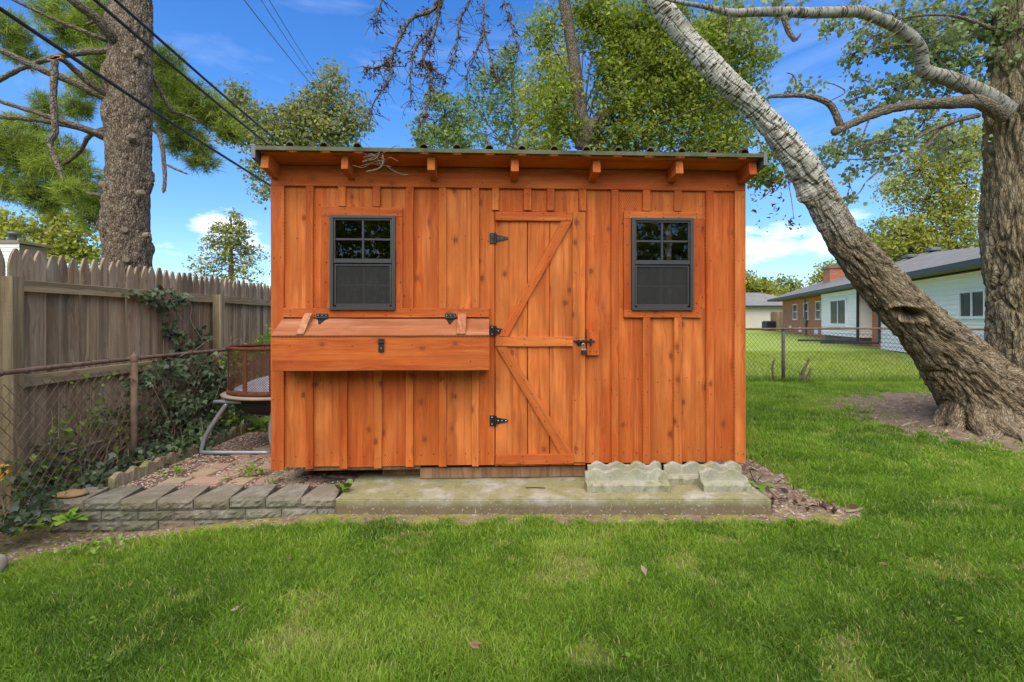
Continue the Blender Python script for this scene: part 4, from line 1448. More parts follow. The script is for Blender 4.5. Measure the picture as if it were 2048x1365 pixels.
# stones
def stone(name, label, c, rx, ry, rz, rotz, mat_, seed):
    bm = bmesh.new()
    bmesh.ops.create_icosphere(bm, subdivisions=3, radius=1.0)
    P = np.array([v.co[:] for v in bm.verts])
    d = 1 + (fbm(P * 1.3 + seed, 3) - 0.5) * 0.55
    P = P * d[:, None]
    for v, p in zip(bm.verts, P):
        v.co = Vector((p[0] * rx, p[1] * ry, p[2] * rz))
    o = bm_obj(name, bm, mat_, None, T(*c) @ R('Z', rotz), True)
    return tag(o, label, 'stone')


stone('flat_stone', 'smooth flat brown stone lying on the end of the block wall', (PX(142, 3.5), 3.50, 0.134), 0.105, 0.065, 0.026, 12, M_STONE, 2.0)
stone('pebble', 'small round white pebble between the block wall and the slab', (-1.20, 3.47, 0.105), 0.020, 0.02, 0.018, 0, M_PALESTONE, 5.0)
stone('boulder', 'pale rounded stone at the edge of the planting bed', (-2.99, 2.83, -0.05), 0.10, 0.09, 0.07, 30, M_PALESTONE, 8.0)

# bed edging: row of scalloped pieces running back
for k in range(5):
    P, Fc = edger_mesh(0.60, M_BEDEDGE, 31.0 + k, base_h=0.02, up_h=0.135, base_d=0.075)
    lab = ('scalloped bed edging piece nearest the block wall', 'second scalloped bed edging piece back from the block wall', 'third scalloped bed edging piece back from the block wall',
           'fourth scalloped bed edging piece, beside the grill stand foot', 'last scalloped bed edging piece, hidden among the ivy')[k]
    o = pyd('bed_edging', P, Fc, M_BEDEDGE, None, T(-2.94 + random.uniform(-0.015, 0.015) - 0.02 * k, 4.02 + 0.61 * k, 0.045 + random.uniform(-0.01, 0.01)) @ R('Z', 92 + random.uniform(-3, 3)))
    tag(o, lab, 'edging', 'scalloped edging pieces along the ivy bed')

# ------------------------------------------------------------------ wooden fence
FX = -3.62
fence = thing('wooden_fence', 'tall weathered grey wooden picket privacy fence behind the ivy', 'fence', (FX, 6.0, 0.0))


def picket_mesh(wd, th, h):
    # gothic top: curved shoulders rising to a blunt point
    out = [(-wd / 2, 0.0), (wd / 2, 0.0), (wd / 2, h - 0.115), (wd / 2 - 0.006, h - 0.085), (wd / 2 - 0.018, h - 0.045), (0.012, h - 0.006), (0.004, h),
           (-0.004, h), (-0.012, h - 0.006), (-wd / 2 + 0.018, h - 0.045), (-wd / 2 + 0.006, h - 0.085), (-wd / 2, h - 0.115)]
    n = len(out)
    V = [(x, -th / 2, z - h / 2) for x, z in out] + [(x, th / 2, z - h / 2) for x, z in out]
    Fc = [tuple(range(n)), tuple(range(2 * n - 1, n - 1, -1))] + [((i + 1) % n, i, n + i, n + (i + 1) % n) for i in range(n)]
    me = bpy.data.meshes.new('picket')
    me.from_pydata(V, [], Fc)
    me.update()
    me.materials.append(M_PICKET)
    return me


pms = [picket_mesh(w_, 0.018, 1.86 + d_) for w_, d_ in ((0.096, 0.0), (0.100, 0.02), (0.092, -0.015), (0.098, 0.01), (0.094, 0.03))]
yy = 1.6
k = 0
while yy < 13.0:
    me = random.choice(pms)
    o = bpy.data.objects.new('picket', me)
    place(o, fence, T(FX - 0.03 + random.uniform(-0.004, 0.004), yy + 0.05, 0.95 + random.uniform(-0.022, 0.018)) @ R('Z', 90 + random.uniform(-3.0, 3.0)) @ R('Y', random.uniform(-0.9, 0.9)))
    yy += 0.1005
    k += 1
for zr in (1.60, 0.905, 0.25):
    for (ya, yb) in ((1.27, 3.67), (3.68, 6.05), (6.06, 8.45), (8.46, 10.85), (10.86, 13.0)):
        plank('rail', 0.088, 0.038, yb - ya, T(FX + 0.0, (ya + yb) / 2, zr + random.uniform(-0.01, 0.01)) @ R('X', -90) @ R('Z', 90), M_FPOST, fence, 4, 0.003)
for yp in (1.27, 3.555, 6.06, 8.46, 10.86):
    plank('post', 0.092, 0.092, 1.80, T(FX + 0.067, yp, 0.76) @ R('Z', 90), M_FPOST, fence, 4, 0.002, 0.006)


# ------------------------------------------------------------------ chain-link fences
def chain_mesh(L, H, px_, pz_, r):
    """woven diamonds in the local x-z plane"""
    nxc, nzc = int(L / px_), int(H / pz_)
    seg = []
    for i in range(nxc):
        for j in range(nzc):
            x0, z0 = i * px_, j * pz_
            seg += [((x0, z0 + pz_ / 2), (x0 + px_ / 2, z0 + pz_)), ((x0 + px_ / 2, z0), (x0, z0 + pz_ / 2)), ((x0 + px_ / 2, z0), (x0 + px_, z0 + pz_ / 2)), ((x0 + px_, z0 + pz_ / 2), (x0 + px_ / 2, z0 + pz_))]
    S = np.array(seg)
    a = np.stack([S[:, 0, 0], np.zeros(len(S)), S[:, 0, 1]], 1)
    b = np.stack([S[:, 1, 0], np.zeros(len(S)), S[:, 1, 1]], 1)
    sgn = np.where((b[:, 0] > a[:, 0]), 1.0, -1.0)[:, None] * r * 0.7
    a[:, 1] += sgn[:, 0]
    b[:, 1] -= sgn[:, 0]
    d = b - a
    d /= np.linalg.norm(d, axis=1)[:, None]
    u = np.cross(d, np.array([0, 1.0, 0]))
    vv = np.array([[0, 1.0, 0]])
    ring = [(math.cos(q) * u + math.sin(q) * vv) * r for q in (math.pi / 4, 3 * math.pi / 4, 5 * math.pi / 4, 7 * math.pi / 4)]
    V = np.stack([a + q for q in ring] + [b + q for q in ring], 1)
    base = (np.arange(len(S)) * 8)[:, None, None]
    F = np.array([(0, 1, 5, 4), (1, 2, 6, 5), (2, 3, 7, 6), (3, 0, 4, 7)])[None] + base
    V = V.reshape(-1, 3)
    V[:, 1] += 0.006 * np.sin(V[:, 0] * 3.1) + 0.004 * np.sin(V[:, 0] * 9 + V[:, 2] * 5)
    return V, F.reshape(-1, 4)


cfl = thing('chain_link_fence', 'rusty low chain-link fence overgrown with ivy beside the wooden fence', 'fence', (-3.28, 4.0, 0.0))
CX, CZ = -3.28, 1.015
V, F = chain_mesh(7.0, 0.99, 0.085, 0.10, 0.0025)
tag(npm('wire_mesh', V, F, M_CHAINRUST, cfl, T(CX, 1.4, 0.035) @ R('Z', 90)), kind='stuff')
mb = MB()
mb.tube([(CX + 0.01 * math.sin(k), 1.2 + k * 0.9, CZ + 0.004 * math.sin(2.3 * k)) for k in range(9)], 0.0175, 10)
mb.build('top_rail', M_CHAINRUST, cfl, I4, True)
for yp in (1.45, 4.30, 7.2):
    mb = MB()
    mb.tube([(CX + 0.03, yp, -0.1), (CX + 0.03, yp, CZ - 0.01)], 0.026, 10)
    mb.lathe([(0.030, -0.03), (0.032, 0.01), (0.022, 0.03), (0.012, 0.035), (0.013, 0.05), (0.0, 0.055)], (CX + 0.03, yp, CZ + 0.01), 10)
    mb.build('post', M_CHAINRUST, cfl, I4, True)
ties = MB()
for k in range(40):
    y = 1.5 + k * 0.17
    pts = []
    for q in range(9):
        a = q * 2 * math.pi / 8
        pts.append((CX + 0.026 * math.cos(a), y + 0.006 * q / 8, CZ + 0.026 * math.sin(a)))
    ties.tube(pts, 0.0028, 4)
tag(ties.build('wire_ties', M_CHAIN, cfl), kind='stuff')

cfr = thing('chain_link_fence', 'straight chain-link fence crossing the lawn behind the shed towards the leaning trunk', 'fence', (6.0, 10.9, 0.0))
RY = 10.9
V, F = chain_mesh(11.5, 1.12, 0.092, 0.105, 0.0030)
tag(npm('wire_mesh', V, F, M_CHAIN, cfr, T(1.4, RY, 0.03)), kind='stuff')
mb = MB()
mb.tube([(1.3 + k * 1.0, RY, 1.165 + 0.006 * math.sin(k * 1.3)) for k in range(13)], 0.024, 10)
mb.build('top_rail', M_CHAINRUST, cfr, I4, True)
for xp in (2.9, 5.93, 8.95, 11.95):
    mb = MB()
    mb.tube([(xp, RY + 0.03, -0.1), (xp, RY + 0.03, 1.16)], 0.036, 10)
    mb.lathe([(0.040, -0.03), (0.042, 0.01), (0.026, 0.03), (0.0, 0.045)], (xp, RY + 0.03, 1.165), 10)
    mb.build('post', M_CHAINPOST, cfr, I4, True)

# ------------------------------------------------------------------ rusty fire basket on a grill stand
FC = (-2.33, 5.05)
fp = thing('fire_pit', 'rusty round mesh fire basket on a silver tube grill stand beside the shed', 'fire pit', (FC[0], FC[1], PZT))
RB = 0.47
zb0, zb1 = 0.650, 1.085


def ring_obj(name, r, z, tr, mat_, n=48, hgt=None):
    mb = MB()
    if hgt:
        mb.lathe([(r, -hgt / 2), (r + tr, -hgt / 2), (r + tr, hgt / 2), (r, hgt / 2)], (FC[0], FC[1], z), n, True)
    else:
        mb.tube([(FC[0] + r * math.cos(k * 2 * math.pi / n), FC[1] + r * math.sin(k * 2 * math.pi / n), z) for k in range(n)], tr, 8, True)
    return mb.build(name, mat_, fp, I4, True)


ring_obj('top_ring', RB, zb1, 0.012, M_RUST, 48, 0.030)
ring_obj('bottom_ring', RB, zb0 + 0.014, 0.014, M_RUST, 48, 0.045)
n = 48
V, A = [], []
for i in range(n + 1):
    a = 2 * math.pi * i / n
    for z in (zb0 + 0.02, zb1 - 0.01):
        V.append((FC[0] + RB * math.cos(a), FC[1] + RB * math.sin(a), z))
        A.append((a * RB, z, 0))
F = [(2 * i, 2 * i + 2, 2 * i + 3, 2 * i + 1) for i in range(n)]
npm('basket_mesh', V, F, M_GAUZE, fp, smooth=True, attrs={'gz': np.array(A)})
for a in (20, 110, 200, 255, 285, 330):
    a = math.radians(a)
    c = (FC[0] + (RB + 0.004) * math.cos(a), FC[1] + (RB + 0.004) * math.sin(a))
    cbox('upright', -0.022, 0.022, -0.004, 0.004, zb0 + 0.02, zb1, M_RUST, fp, T(c[0], c[1], 0) @ R('Z', math.degrees(a) + 90))
# silver spark screen sunk inside: a low cone of expanded metal
V, A, F = [], [], []
for i in range(n + 1):
    a = 2 * math.pi * i / n
    for r_, z in ((0.02, zb0 + 0.17), (0.25, zb0 + 0.11), (0.42, zb0 + 0.035)):
        V.append((FC[0] + r_ * math.cos(a), FC[1] + r_ * math.sin(a), z))
        A.append((r_ * math.cos(a), r_ * math.sin(a) * 1.0, 0))
for i in range(n):
    for j in range(2):
        F.append((3 * i + j, 3 * i + 3 + j, 3 * i + 4 + j, 3 * i + 1 + j))
npm('spark_screen', V, F, M_GAUZE2, fp, smooth=True, attrs={'gz': np.array(A)})
mb = MB()
mb.lathe([(0.0, 0.012), (0.50, 0.012), (0.535, 0.004), (0.53, -0.014), (0.45, -0.022), (0.0, -0.022)], (FC[0], FC[1], zb0 - 0.016), 48)
mb.build('base_plate', M_TANRIM, fp, I4, True)
mb = MB()
mb.lathe([(0.44, 0.0), (0.42, -0.07), (0.33, -0.15), (0.15, -0.20), (0.0, -0.21)], (FC[0], FC[1], zb0 - 0.04), 40)
mb.build('ash_bowl', M_BOWL, fp, I4, True)
zt = 0.585
mb = MB()
mb.tube([(-2.80, 4.70, zt), (-2.50, 4.68, zt)], 0.017, 10)
mb.build('handle', M_TUBE, fp, I4, True)
legA = catmull([(-2.68, 4.71, zt - 0.01), (-2.80, 4.71, 0.40), (-2.885, 4.71, 0.26), (-2.93, 4.71, 0.115)], 6)
mb = MB(); mb.tube(legA, 0.020, 10); mb.build('leg', M_TUBE, fp, I4, True)
legB = catmull([(-2.24, 4.71, zt - 0.02), (-2.27, 4.71, 0.40), (-2.275, 4.71, 0.26), (-2.24, 4.71, 0.115)], 6)
mb = MB(); mb.tube(legB, 0.020, 10); mb.build('leg', M_TUBE, fp, I4, True)
mb = MB(); mb.tube(catmull([(-2.93, 4.70, 0.108), (-2.80, 4.66, 0.118), (-2.6, 4.655, 0.118), (-2.25, 4.66, 0.118)], 5), 0.018, 10); mb.build('foot_rail', M_TUBE, fp, I4, True)
mb = MB(); mb.tube([(-2.42, 5.12, zb0 - 0.2), (-2.44, 5.45, 0.24)], 0.016, 10); mb.build('leg', M_BOWL, fp, I4, True)
for dx in (-0.03, 0.42):
    mb = MB()
    mb.lathe([(0.035, -0.018), (0.090, -0.022), (0.098, -0.012), (0.098, 0.012), (0.090, 0.022), (0.035, 0.018)], (0, 0, 0), 24, True)
    mb.build('wheel', M_RUBBER, fp, T(-2.44 + dx, 5.45, 0.195) @ R('Y', 78), True)

# ------------------------------------------------------------------ overhead cables
def cable(label, p0, p1, r, sag, grp, ext0=0.35, ext1=1.2):
    a, b = Vector(at(*p0)), Vector(at(*p1))
    pts = []
    for k in range(25):
        f = -ext0 + (1 + ext0 + ext1) * k / 24
        q = a.lerp(b, f)
        q.z -= sag * (1 - (2 * (f - 0.5)) ** 2)
        pts.append(tuple(q))
    mb = MB()
    mb.tube(pts, r, 8)
    tag(mb.build('overhead_cable', M_CABLE, None, I4, True), label, 'cable', grp)


g = 'black cables above the wooden fence'
cable('lowest thick black cable crossing the pine trunk towards the shed corner', (0, 18, 3.38), (537, 369, 7.1), 0.015, 0.02, g)
cable('middle thick black cable passing above the shed roof corner', (189, 0, 4.15), (533, 287, 7.05), 0.015, 0.015, g)
cable('uppermost thick black cable reaching the roof edge', (230, 0, 4.36), (560, 287, 7.46), 0.014, 0.015, g)
g = 'thin distant wires against the sky'
cable('thin wire nearest the pine among the high distant wires', (488, 0, 13.0), (690, 246, 22.0), 0.011, 0.1, g)
cable('middle one of the three thin distant wires in the sky', (522, 0, 13.0), (660, 200, 22.0), 0.009, 0.1, g)
cable('thin distant wire farthest from the pine trunk', (538, 0, 13.0), (668, 200, 22.0), 0.009, 0.1, g)
# ------------------------------------------------------------------ stems and foliage helpers
def stem_mesh(pts, radii, nseg=40, step=0.05, furrow=0.0, freq=10.0, along=0.22, lump=0.0, seed=0.0, ridge=True, per=10, extra=None):
    P = catmull(pts, per)
    rr = np.interp(np.linspace(0, len(radii) - 1, len(P)), np.arange(len(radii)), radii)
    seg = np.linalg.norm(np.diff(P, axis=0), axis=1)
    L = np.concatenate([[0], np.cumsum(seg)])
    m = max(3, int(L[-1] / step))
    s = np.linspace(0, L[-1], m)
    C = np.stack([np.interp(s, L, P[:, k]) for k in range(3)], 1)
    rad = np.interp(s, L, rr)
    D = np.gradient(C, axis=0)
    D /= np.linalg.norm(D, axis=1)[:, None]
    N = np.zeros_like(C)
    a = np.array([0, 1.0, 0]) if abs(D[0][1]) < 0.9 else np.array([1.0, 0, 0])
    for i in range(m):
        a = a - D[i] * a.dot(D[i])
        a /= np.linalg.norm(a)
        N[i] = a
    B = np.cross(D, N)
    th = np.linspace(0, 2 * np.pi, nseg, endpoint=False)
    ct, st = np.cos(th), np.sin(th)
    R0 = np.repeat(rad[:, None], nseg, 1)
    bk = np.stack([R0 * ct, R0 * st, np.repeat(s[:, None], nseg, 1)], 2).reshape(-1, 3)
    disp = np.zeros(m * nseg)
    if lump:
        disp += (fbm(bk * np.array([2.2, 2.2, 1.3]) + seed, 2) - 0.5) * 2 * lump
    if furrow:
        warp = (fbm(bk * 3.0 + 9 + seed, 2) - 0.5) * 0.35
        q = bk * np.array([freq, freq, freq * along]) + warp[:, None] * np.array([freq * 0.35, freq * 0.35, 0.4]) + seed
        n_ = fbm(q, 3, 0.45)
        rdg = 1 - np.abs(2 * n_ - 1) * 2.2
        n3 = fbm(bk * np.array([freq * 2.6, freq * 2.6, freq * 0.9]) + seed + 5, 3)
        plate = np.clip(np.abs(2 * n_ - 1) * 5.5, 0, 1) ** 0.8
        fr = furrow if np.isscalar(furrow) else np.repeat(np.interp(s, np.linspace(0, L[-1], len(furrow)), furrow)[:, None], nseg, 1).ravel()
        disp += fr * (plate - 0.6) + fr * 0.9 * (n3 - 0.5)
    R1 = (R0.ravel() + disp)
    if extra is not None:
        R1 = extra(R1, bk, np.repeat(th[None], m, 0).ravel(), s, C)
    R1 = R1.reshape(m, nseg)
    R1[-1] *= 0.03
    R1[0] *= 0.03
    V = C[:, None, :] + R1[..., None] * (ct[None, :, None] * N[:, None, :] + st[None, :, None] * B[:, None, :])
    i = np.arange(m * nseg).reshape(m, nseg)
    j = np.roll(i, -1, 1)
    F = np.stack([i[:-1].ravel(), j[:-1].ravel(), j[1:].ravel(), i[1:].ravel()], 1)
    return V.reshape(-1, 3), F, bk


def stem(name, pts, radii, mat_, parent, **kw):
    V, F, bk = stem_mesh(pts, radii, **kw)
    return npm(name, V, F, mat_, parent, smooth=True, attrs={'bk': bk})


def limb(name, pxs, Y, rpx, mat_, parent, nseg=10, step=0.05, furrow=0.006, **kw):
    """limb traced as picture points at its own depth(s), radii in picture units"""
    n = len(pxs)
    Ys = np.interp(np.linspace(0, 1, n), np.linspace(0, 1, len(Y)), Y) if isinstance(Y, (list, tuple)) else [Y] * n
    pts = [at(p[0], p[1], y) for p, y in zip(pxs, Ys)]
    rad = [r * y / 1000.0 / math.sqrt(1 + ((p[0] - 1024) / 1000) ** 2) for p, r, y in zip(pxs, np.interp(np.linspace(0, 1, n), np.linspace(0, 1, len(rpx)), rpx), Ys)]
    return stem(name, pts, rad, mat_, parent, nseg=nseg, step=step, furrow=furrow, freq=14.0, along=0.5, lump=kw.pop('lump', 0.004), seed=pxs[0][0], **kw)


def rand_dirs(n, up=0.0):
    d = RNG.normal(size=(n, 3))
    d[:, 2] += up
    return d / np.linalg.norm(d, axis=1)[:, None]


def leaves(C, size, aspect=0.55, up=0.5, droop=0.0, jit=0.5, rnd=None):
    """diamond leaves, slightly folded: C (n,3) centres"""
    n = len(C)
    nrm = rand_dirs(n, up)
    d = rand_dirs(n)
    d[:, 2] -= droop
    d -= nrm * (d * nrm).sum(1)[:, None]
    d /= np.linalg.norm(d, axis=1)[:, None] + 1e-9
    sd = np.cross(nrm, d)
    s = size * RNG.uniform(1 - jit, 1 + jit, n)[:, None]
    w_ = s * aspect * 0.5
    fold = nrm * s * 0.10
    V = np.stack([C - d * s * 0.5, C + sd * w_ + fold, C + d * s * 0.5, C - sd * w_ + fold], 1).reshape(-1, 3)
    F = np.array([(0, 1, 2, 3)])[None] + (np.arange(n) * 4)[:, None, None]
    r = RNG.uniform(0, 1, n) if rnd is None else rnd
    return V, F.reshape(-1, 4), np.repeat(r, 4)


def blob_points(c, r, nclump, per, spread, shell=0.5):
    """points in small clumps spread through an ellipsoid; returns points, clump centres and a tone per point"""
    d = rand_dirs(nclump)
    rad = RNG.uniform(0, 1, nclump) ** (1 / 3)
    rad = shell * np.clip(rad + 0.25, 0, 1) + (1 - shell) * rad
    K = np.asarray(c) + d * rad[:, None] * np.asarray(r)
    cnt = np.maximum(2, (per * RNG.uniform(0.4, 1.7, nclump)).astype(int))
    idx = np.repeat(np.arange(nclump), cnt)
    P = K[idx] + RNG.normal(size=(len(idx), 3)) * spread * np.array([1, 1, 0.7])
    tone = np.clip(np.repeat(RNG.normal(0.5, 0.17, nclump), cnt) + RNG.normal(0, 0.17, len(idx)), 0, 1)
    return P, K, tone


def twigs_mesh(A, Bp, r0, r1, sag=0.0, n=4):
    """bent thin prisms from A to B"""
    m = len(A)
    f = np.linspace(0, 1, n)
    mid = RNG.normal(size=(m, 3)) * np.linalg.norm(Bp - A, axis=1)[:, None] * 0.09
    C = A[:, None] * (1 - f)[None, :, None] + Bp[:, None] * f[None, :, None] + mid[:, None] * (4 * f * (1 - f))[None, :, None]
    C[:, :, 2] -= sag * (4 * f * (1 - f))[None]
    d = Bp - A
    d = d / (np.linalg.norm(d, axis=1)[:, None] + 1e-9)
    a = np.cross(d, np.array([0.3, 0.1, 1.0]))
    a /= np.linalg.norm(a, axis=1)[:, None] + 1e-9
    b = np.cross(d, a)
    rad = (r0 + (r1 - r0) * f)
    ring = []
    for q in (0, 2 * np.pi / 3, 4 * np.pi / 3):
        ring.append(C + (np.cos(q) * a + np.sin(q) * b)[:, None] * rad[None, :, None])
    V = np.stack(ring, 2).reshape(m, n * 3, 3)
    F = []
    for i in range(n - 1):
        for k in range(3):
            l = (k + 1) % 3
            F.append((i * 3 + k, i * 3 + l, i * 3 + 3 + l, i * 3 + 3 + k))
    F = np.array(F)[None] + (np.arange(m) * n * 3)[:, None, None]
    return V.reshape(-1, 3), F.reshape(-1, 4)


def tree(name, label, cat, Y, base, trunk_px, blobs, leafm, lsize, nclump, per, spread, depth=1.0, trunk_r=(8, 5), aspect=0.6, group=None, barkm=None, dens=1.0, up=0.4, droop=0.2):
    """broadleaf tree: trunk through picture points at depth Y, crown of leaf clumps in ellipsoids (x, y, rx, ry[, dy]) in picture units"""
    bx, by = at(trunk_px[0][0], trunk_px[0][1], Y)[0], Y
    gz = float(ground_h([bx], [by])[0])
    t_ = thing(name, label, cat, (bx, by, gz), group)
    pts = [(bx, by, gz - 0.1)] + [at(p[0], p[1], Y) for p in trunk_px]
    r = np.interp(np.linspace(0, 1, len(pts)), np.linspace(0, 1, len(trunk_r)), trunk_r) * Y / 1000
    stem('trunk', pts, list(r), barkm or M_LIMB, t_, nseg=14, step=0.15, furrow=0.015, freq=8, seed=Y)
    Ps, Ts, tw = [], [], []
    tp = np.array(pts)
    for b in blobs:
        c = np.array(at(b[0], b[1], Y + (b[4] if len(b) > 4 else 0)))
        rr = np.array([b[2], max(b[2], b[3]) * depth, b[3]]) * Y / 1000
        k = max(3, int(nclump * dens * (b[2] * b[3]) / 2500.0))
        P, K, tn = blob_points(c, rr, k, per, spread)
        Ps.append(P); Ts.append(tn)
        j = int(np.argmin(np.linalg.norm(tp - c, axis=1) + 0.5 * np.maximum(0, tp[:, 2] - c[2])))
        tw.append((np.repeat(tp[j][None], 1, 0), c[None], 0.035 * Y / 14, 0.012 * Y / 14))
        sel = RNG.choice(len(K), max(2, len(K) // 2), replace=False)
        tw.append((np.repeat(c[None], len(sel), 0), K[sel], 0.010 * Y / 14, 0.004 * Y / 14))
    P = np.vstack(Ps)
    V, F, rn = leaves(P, lsize, aspect, up, droop, rnd=np.concatenate(Ts))
    npm('crown', V, F, leafm, t_, attrs={'rnd': rn})
    Vs, Fs, o = [], [], 0
    for (A, B, r0, r1) in tw:
        V, F = twigs_mesh(A, B, r0, r1)
        Vs.append(V); Fs.append(F + o); o += len(V)
    tag(npm('branches', np.vstack(Vs), np.vstack(Fs), M_TWIG, t_), kind='stuff')
    return t_


# ------------------------------------------------------------------ pine by the fence
PY = 6.0
pine = thing('pine_tree', 'pine with thick straight grey brown trunk behind the wooden fence', 'tree', (-4.62, PY, 0.0))


def knots(R1, bk, th, s, C):
    # swellings at old branch collars
    for (s0, t0, a, w_) in ((2.85, 0.4, 0.04, 0.09), (2.5, 2.2, 0.04, 0.09), (3.15, 1.2, 0.035, 0.08), (1.95, 0.9, 0.05, 0.1), (2.25, -0.6, 0.05, 0.1), (3.1, -1.2, 0.05, 0.10), (1.9, -0.4, 0.05, 0.10), (4.0, 1.0, 0.03, 0.08), (4.9, 2.4, 0.06, 0.14), (4.25, 2.6, 0.06, 0.14), (3.8, 2.7, 0.05, 0.12)):
        dt = (th - t0 + np.pi) % (2 * np.pi) - np.pi
        R1 = R1 + a * np.exp(-((bk[:, 2] - s0) / w_) ** 2 - (dt * 0.3 / w_) ** 2)
    return R1


stem('trunk', [at(250, 870, PY), at(254, 700, PY), at(255, 530, PY), at(252, 430, PY), at(258, 330, PY), at(257, 220, PY), at(262, 100, PY), at(265, 0, PY), (-4.52, PY, 8.0), (-4.5, PY + 0.1, 11.0)],
     [0.27, 0.25, 0.235, 0.23, 0.217, 0.228, 0.205, 0.195, 0.155, 0.08], M_PINEBARK, pine, nseg=150, step=0.018, furrow=0.022, freq=20, along=0.40, lump=0.010, seed=4.0, extra=knots)
for (pxs, Y_, r_) in (
        ([(250, 105), (228, 80), (193, 37), (140, -2), (90, -60)], (6.0, 5.2), (15, 9)),
        ([(240, 92), (211, 80), (123, 45), (25, 0), (-30, -20)], (6.0, 5.3), (6, 3)),
        ([(245, 100), (215, 102), (164, 105), (111, 115), (49, 135), (0, 160), (-50, 190)], (6.05, 6.5), (8, 6)),
        ([(240, 210), (213, 197), (156, 168), (82, 139), (0, 100), (-60, 80)], (6.05, 5.5), (12, 7)),
        ([(240, 205), (217, 191), (176, 164), (135, 127), (113, 115)], (6.05, 5.3), (9, 6)),
        ([(240, 280), (209, 271), (123, 242), (0, 203), (-60, 185)], (6.05, 5.6), (8, 5)),
        ([(240, 285), (207, 275), (156, 256), (82, 242), (0, 234), (-60, 230)], (6.1, 5.8), (8, 5)),
        ([(240, 255), (200, 262), (176, 275), (160, 303), (127, 328), (90, 340)], (6.2, 6.9), (7, 4)),
        ([(270, 140), (303, 152), (324, 188), (344, 221), (369, 230), (400, 245)], (6.1, 6.5), (6, 2)),
        ([(280, 250), (305, 258), (322, 279), (328, 328), (330, 361), (326, 388)], (6.2, 5.9), (6, 4)),
        ([(330, 328), (350, 338), (379, 350)], (5.75, 5.7), (2.6, 1.2)),
        ([(240, 60), (200, 40), (170, 50), (140, 40)], (6.2, 7.0), (5, 2)),
        ([(260, 180), (300, 215), (350, 260), (390, 300)], (6.3, 6.9), (5, 2)),
        ([(250, 400), (150, 380), (90, 350), (20, 330)], (6.4, 7.2), (5, 2))):
    limb('limb', pxs, Y_, r_, M_LIMB, pine, 12, 0.04, 0.008)
limb('broken_limb', [(111, 118), (108, 170), (107, 213), (111, 262), (100, 287), (110, 315), (119, 340), (131, 373)], (5.28, 5.2), (7.5, 5.5), M_LIMB, pine, 10, 0.03, 0.008)
stone_bm = MB()
for k in range(7):
    x, y_, z = at(111 + random.uniform(-10, 10), 117 + random.uniform(-4, 4), 5.28)
    stone_bm.box(x - 0.04, x + 0.03, y_ - 0.015, y_ + 0.015, z - 0.008, z + 0.010)
o = stone_bm.build('splintered_break', M_FRESH, pine)
tag(o, kind='stuff')
for (px_, py_, rr) in ((264, 273, 8), (226, 389, 12), (200, 370, 10), (285, 385, 8), (253, 520, 9), (250, 460, 9), (282, 105, 8), (298, 470, 7)):
    Ys = PY - math.sqrt(max(0.02, 0.225 ** 2 - (PX(px_, PY) - PX(256, PY)) ** 2))
    a = Vector(at(px_, py_, Ys))
    dirv = Vector((a.x - PX(256, PY), a.y - PY, 0.05))
    dirv.normalize()
    mb = MB()
    r_ = 0.72 * rr * Ys / 1000
    mb.tube([a - dirv * 0.06, a - dirv * 0.01, a + dirv * 0.012], [r_ * 1.4, r_ * 1.05, r_ * 0.8], 12)
    st = mb.build('branch_stub', M_LIMB if rr >= 9 and rr != 12 else M_CUT, pine)


def needle_tufts(c, r, ntuft, nn=16, ln=0.13):
    d = rand_dirs(ntuft)
    K = np.asarray(c) + d * (RNG.uniform(0.2, 1, ntuft) ** 0.5)[:, None] * np.asarray(r)
    out = d * 0.6 + rand_dirs(ntuft, 0.5) * 0.6
    out /= np.linalg.norm(out, axis=1)[:, None]
    idx = np.repeat(np.arange(ntuft), nn)
    nd = out[idx] * 0.7 + rand_dirs(len(idx)) * 0.85
    nd /= np.linalg.norm(nd, axis=1)[:, None]
    L = ln * RNG.uniform(0.7, 1.25, len(idx))[:, None]
    sd = np.cross(nd, rand_dirs(len(idx)))
    sd /= np.linalg.norm(sd, axis=1)[:, None] + 1e-9
    o = K[idx] + RNG.normal(size=(len(idx), 3)) * 0.02
    V = np.stack([o - sd * 0.0035, o + sd * 0.0035, o + nd * L], 1).reshape(-1, 3)
    tone = np.clip(np.repeat(RNG.normal(0.5, 0.2, ntuft), nn) + RNG.normal(0, 0.12, len(idx)), 0, 1)
    return V, np.repeat(tone, 3), K


nb_ = [(335, 130, 30, 32, 6.7), (345, 175, 42, 35, 6.7), (390, 205, 45, 35, 6.8), (435, 235, 38, 30, 6.9), (460, 265, 22, 18, 6.9), (350, 240, 40, 35, 6.6), (375, 285, 40, 32, 6.7), (405, 322, 30, 18, 6.8), (330, 205, 25, 60, 6.8),
       (110, 25, 40, 30, 7.0), (130, 65, 45, 28, 7.0), (185, 55, 30, 55, 6.9), (195, 130, 22, 45, 6.8), (180, 175, 35, 20, 7.0), (205, 20, 30, 30, 7.0),
       (15, 280, 50, 35, 6.9), (60, 320, 60, 40, 7.1), (130, 345, 60, 38, 7.0), (30, 375, 50, 30, 7.2), (90, 395, 50, 30, 7.2), (165, 390, 40, 35, 6.9), (185, 430, 25, 35, 6.9), (120, 300, 45, 25, 7.2), (60, 250, 35, 20, 7.3), (150, 210, 30, 30, 7.3), (95, 215, 25, 30, 7.4), (20, 60, 30, 40, 7.2), (45, 110, 35, 25, 7.4), (136, 378, 20, 10, 5.2)]
Vs, Rs, Ks = [], [], []
for (x, y, rx, ry, Y_) in nb_:
    V, rn, K = needle_tufts(at(x, y, Y_), np.array([rx, 1.1 * rx, ry]) * Y_ / 1000, int(12 + rx * ry * 0.11), 18)
    Vs.append(V); Rs.append(rn); Ks.append((np.array(at(x, y, Y_)), K))
V = np.vstack(Vs)
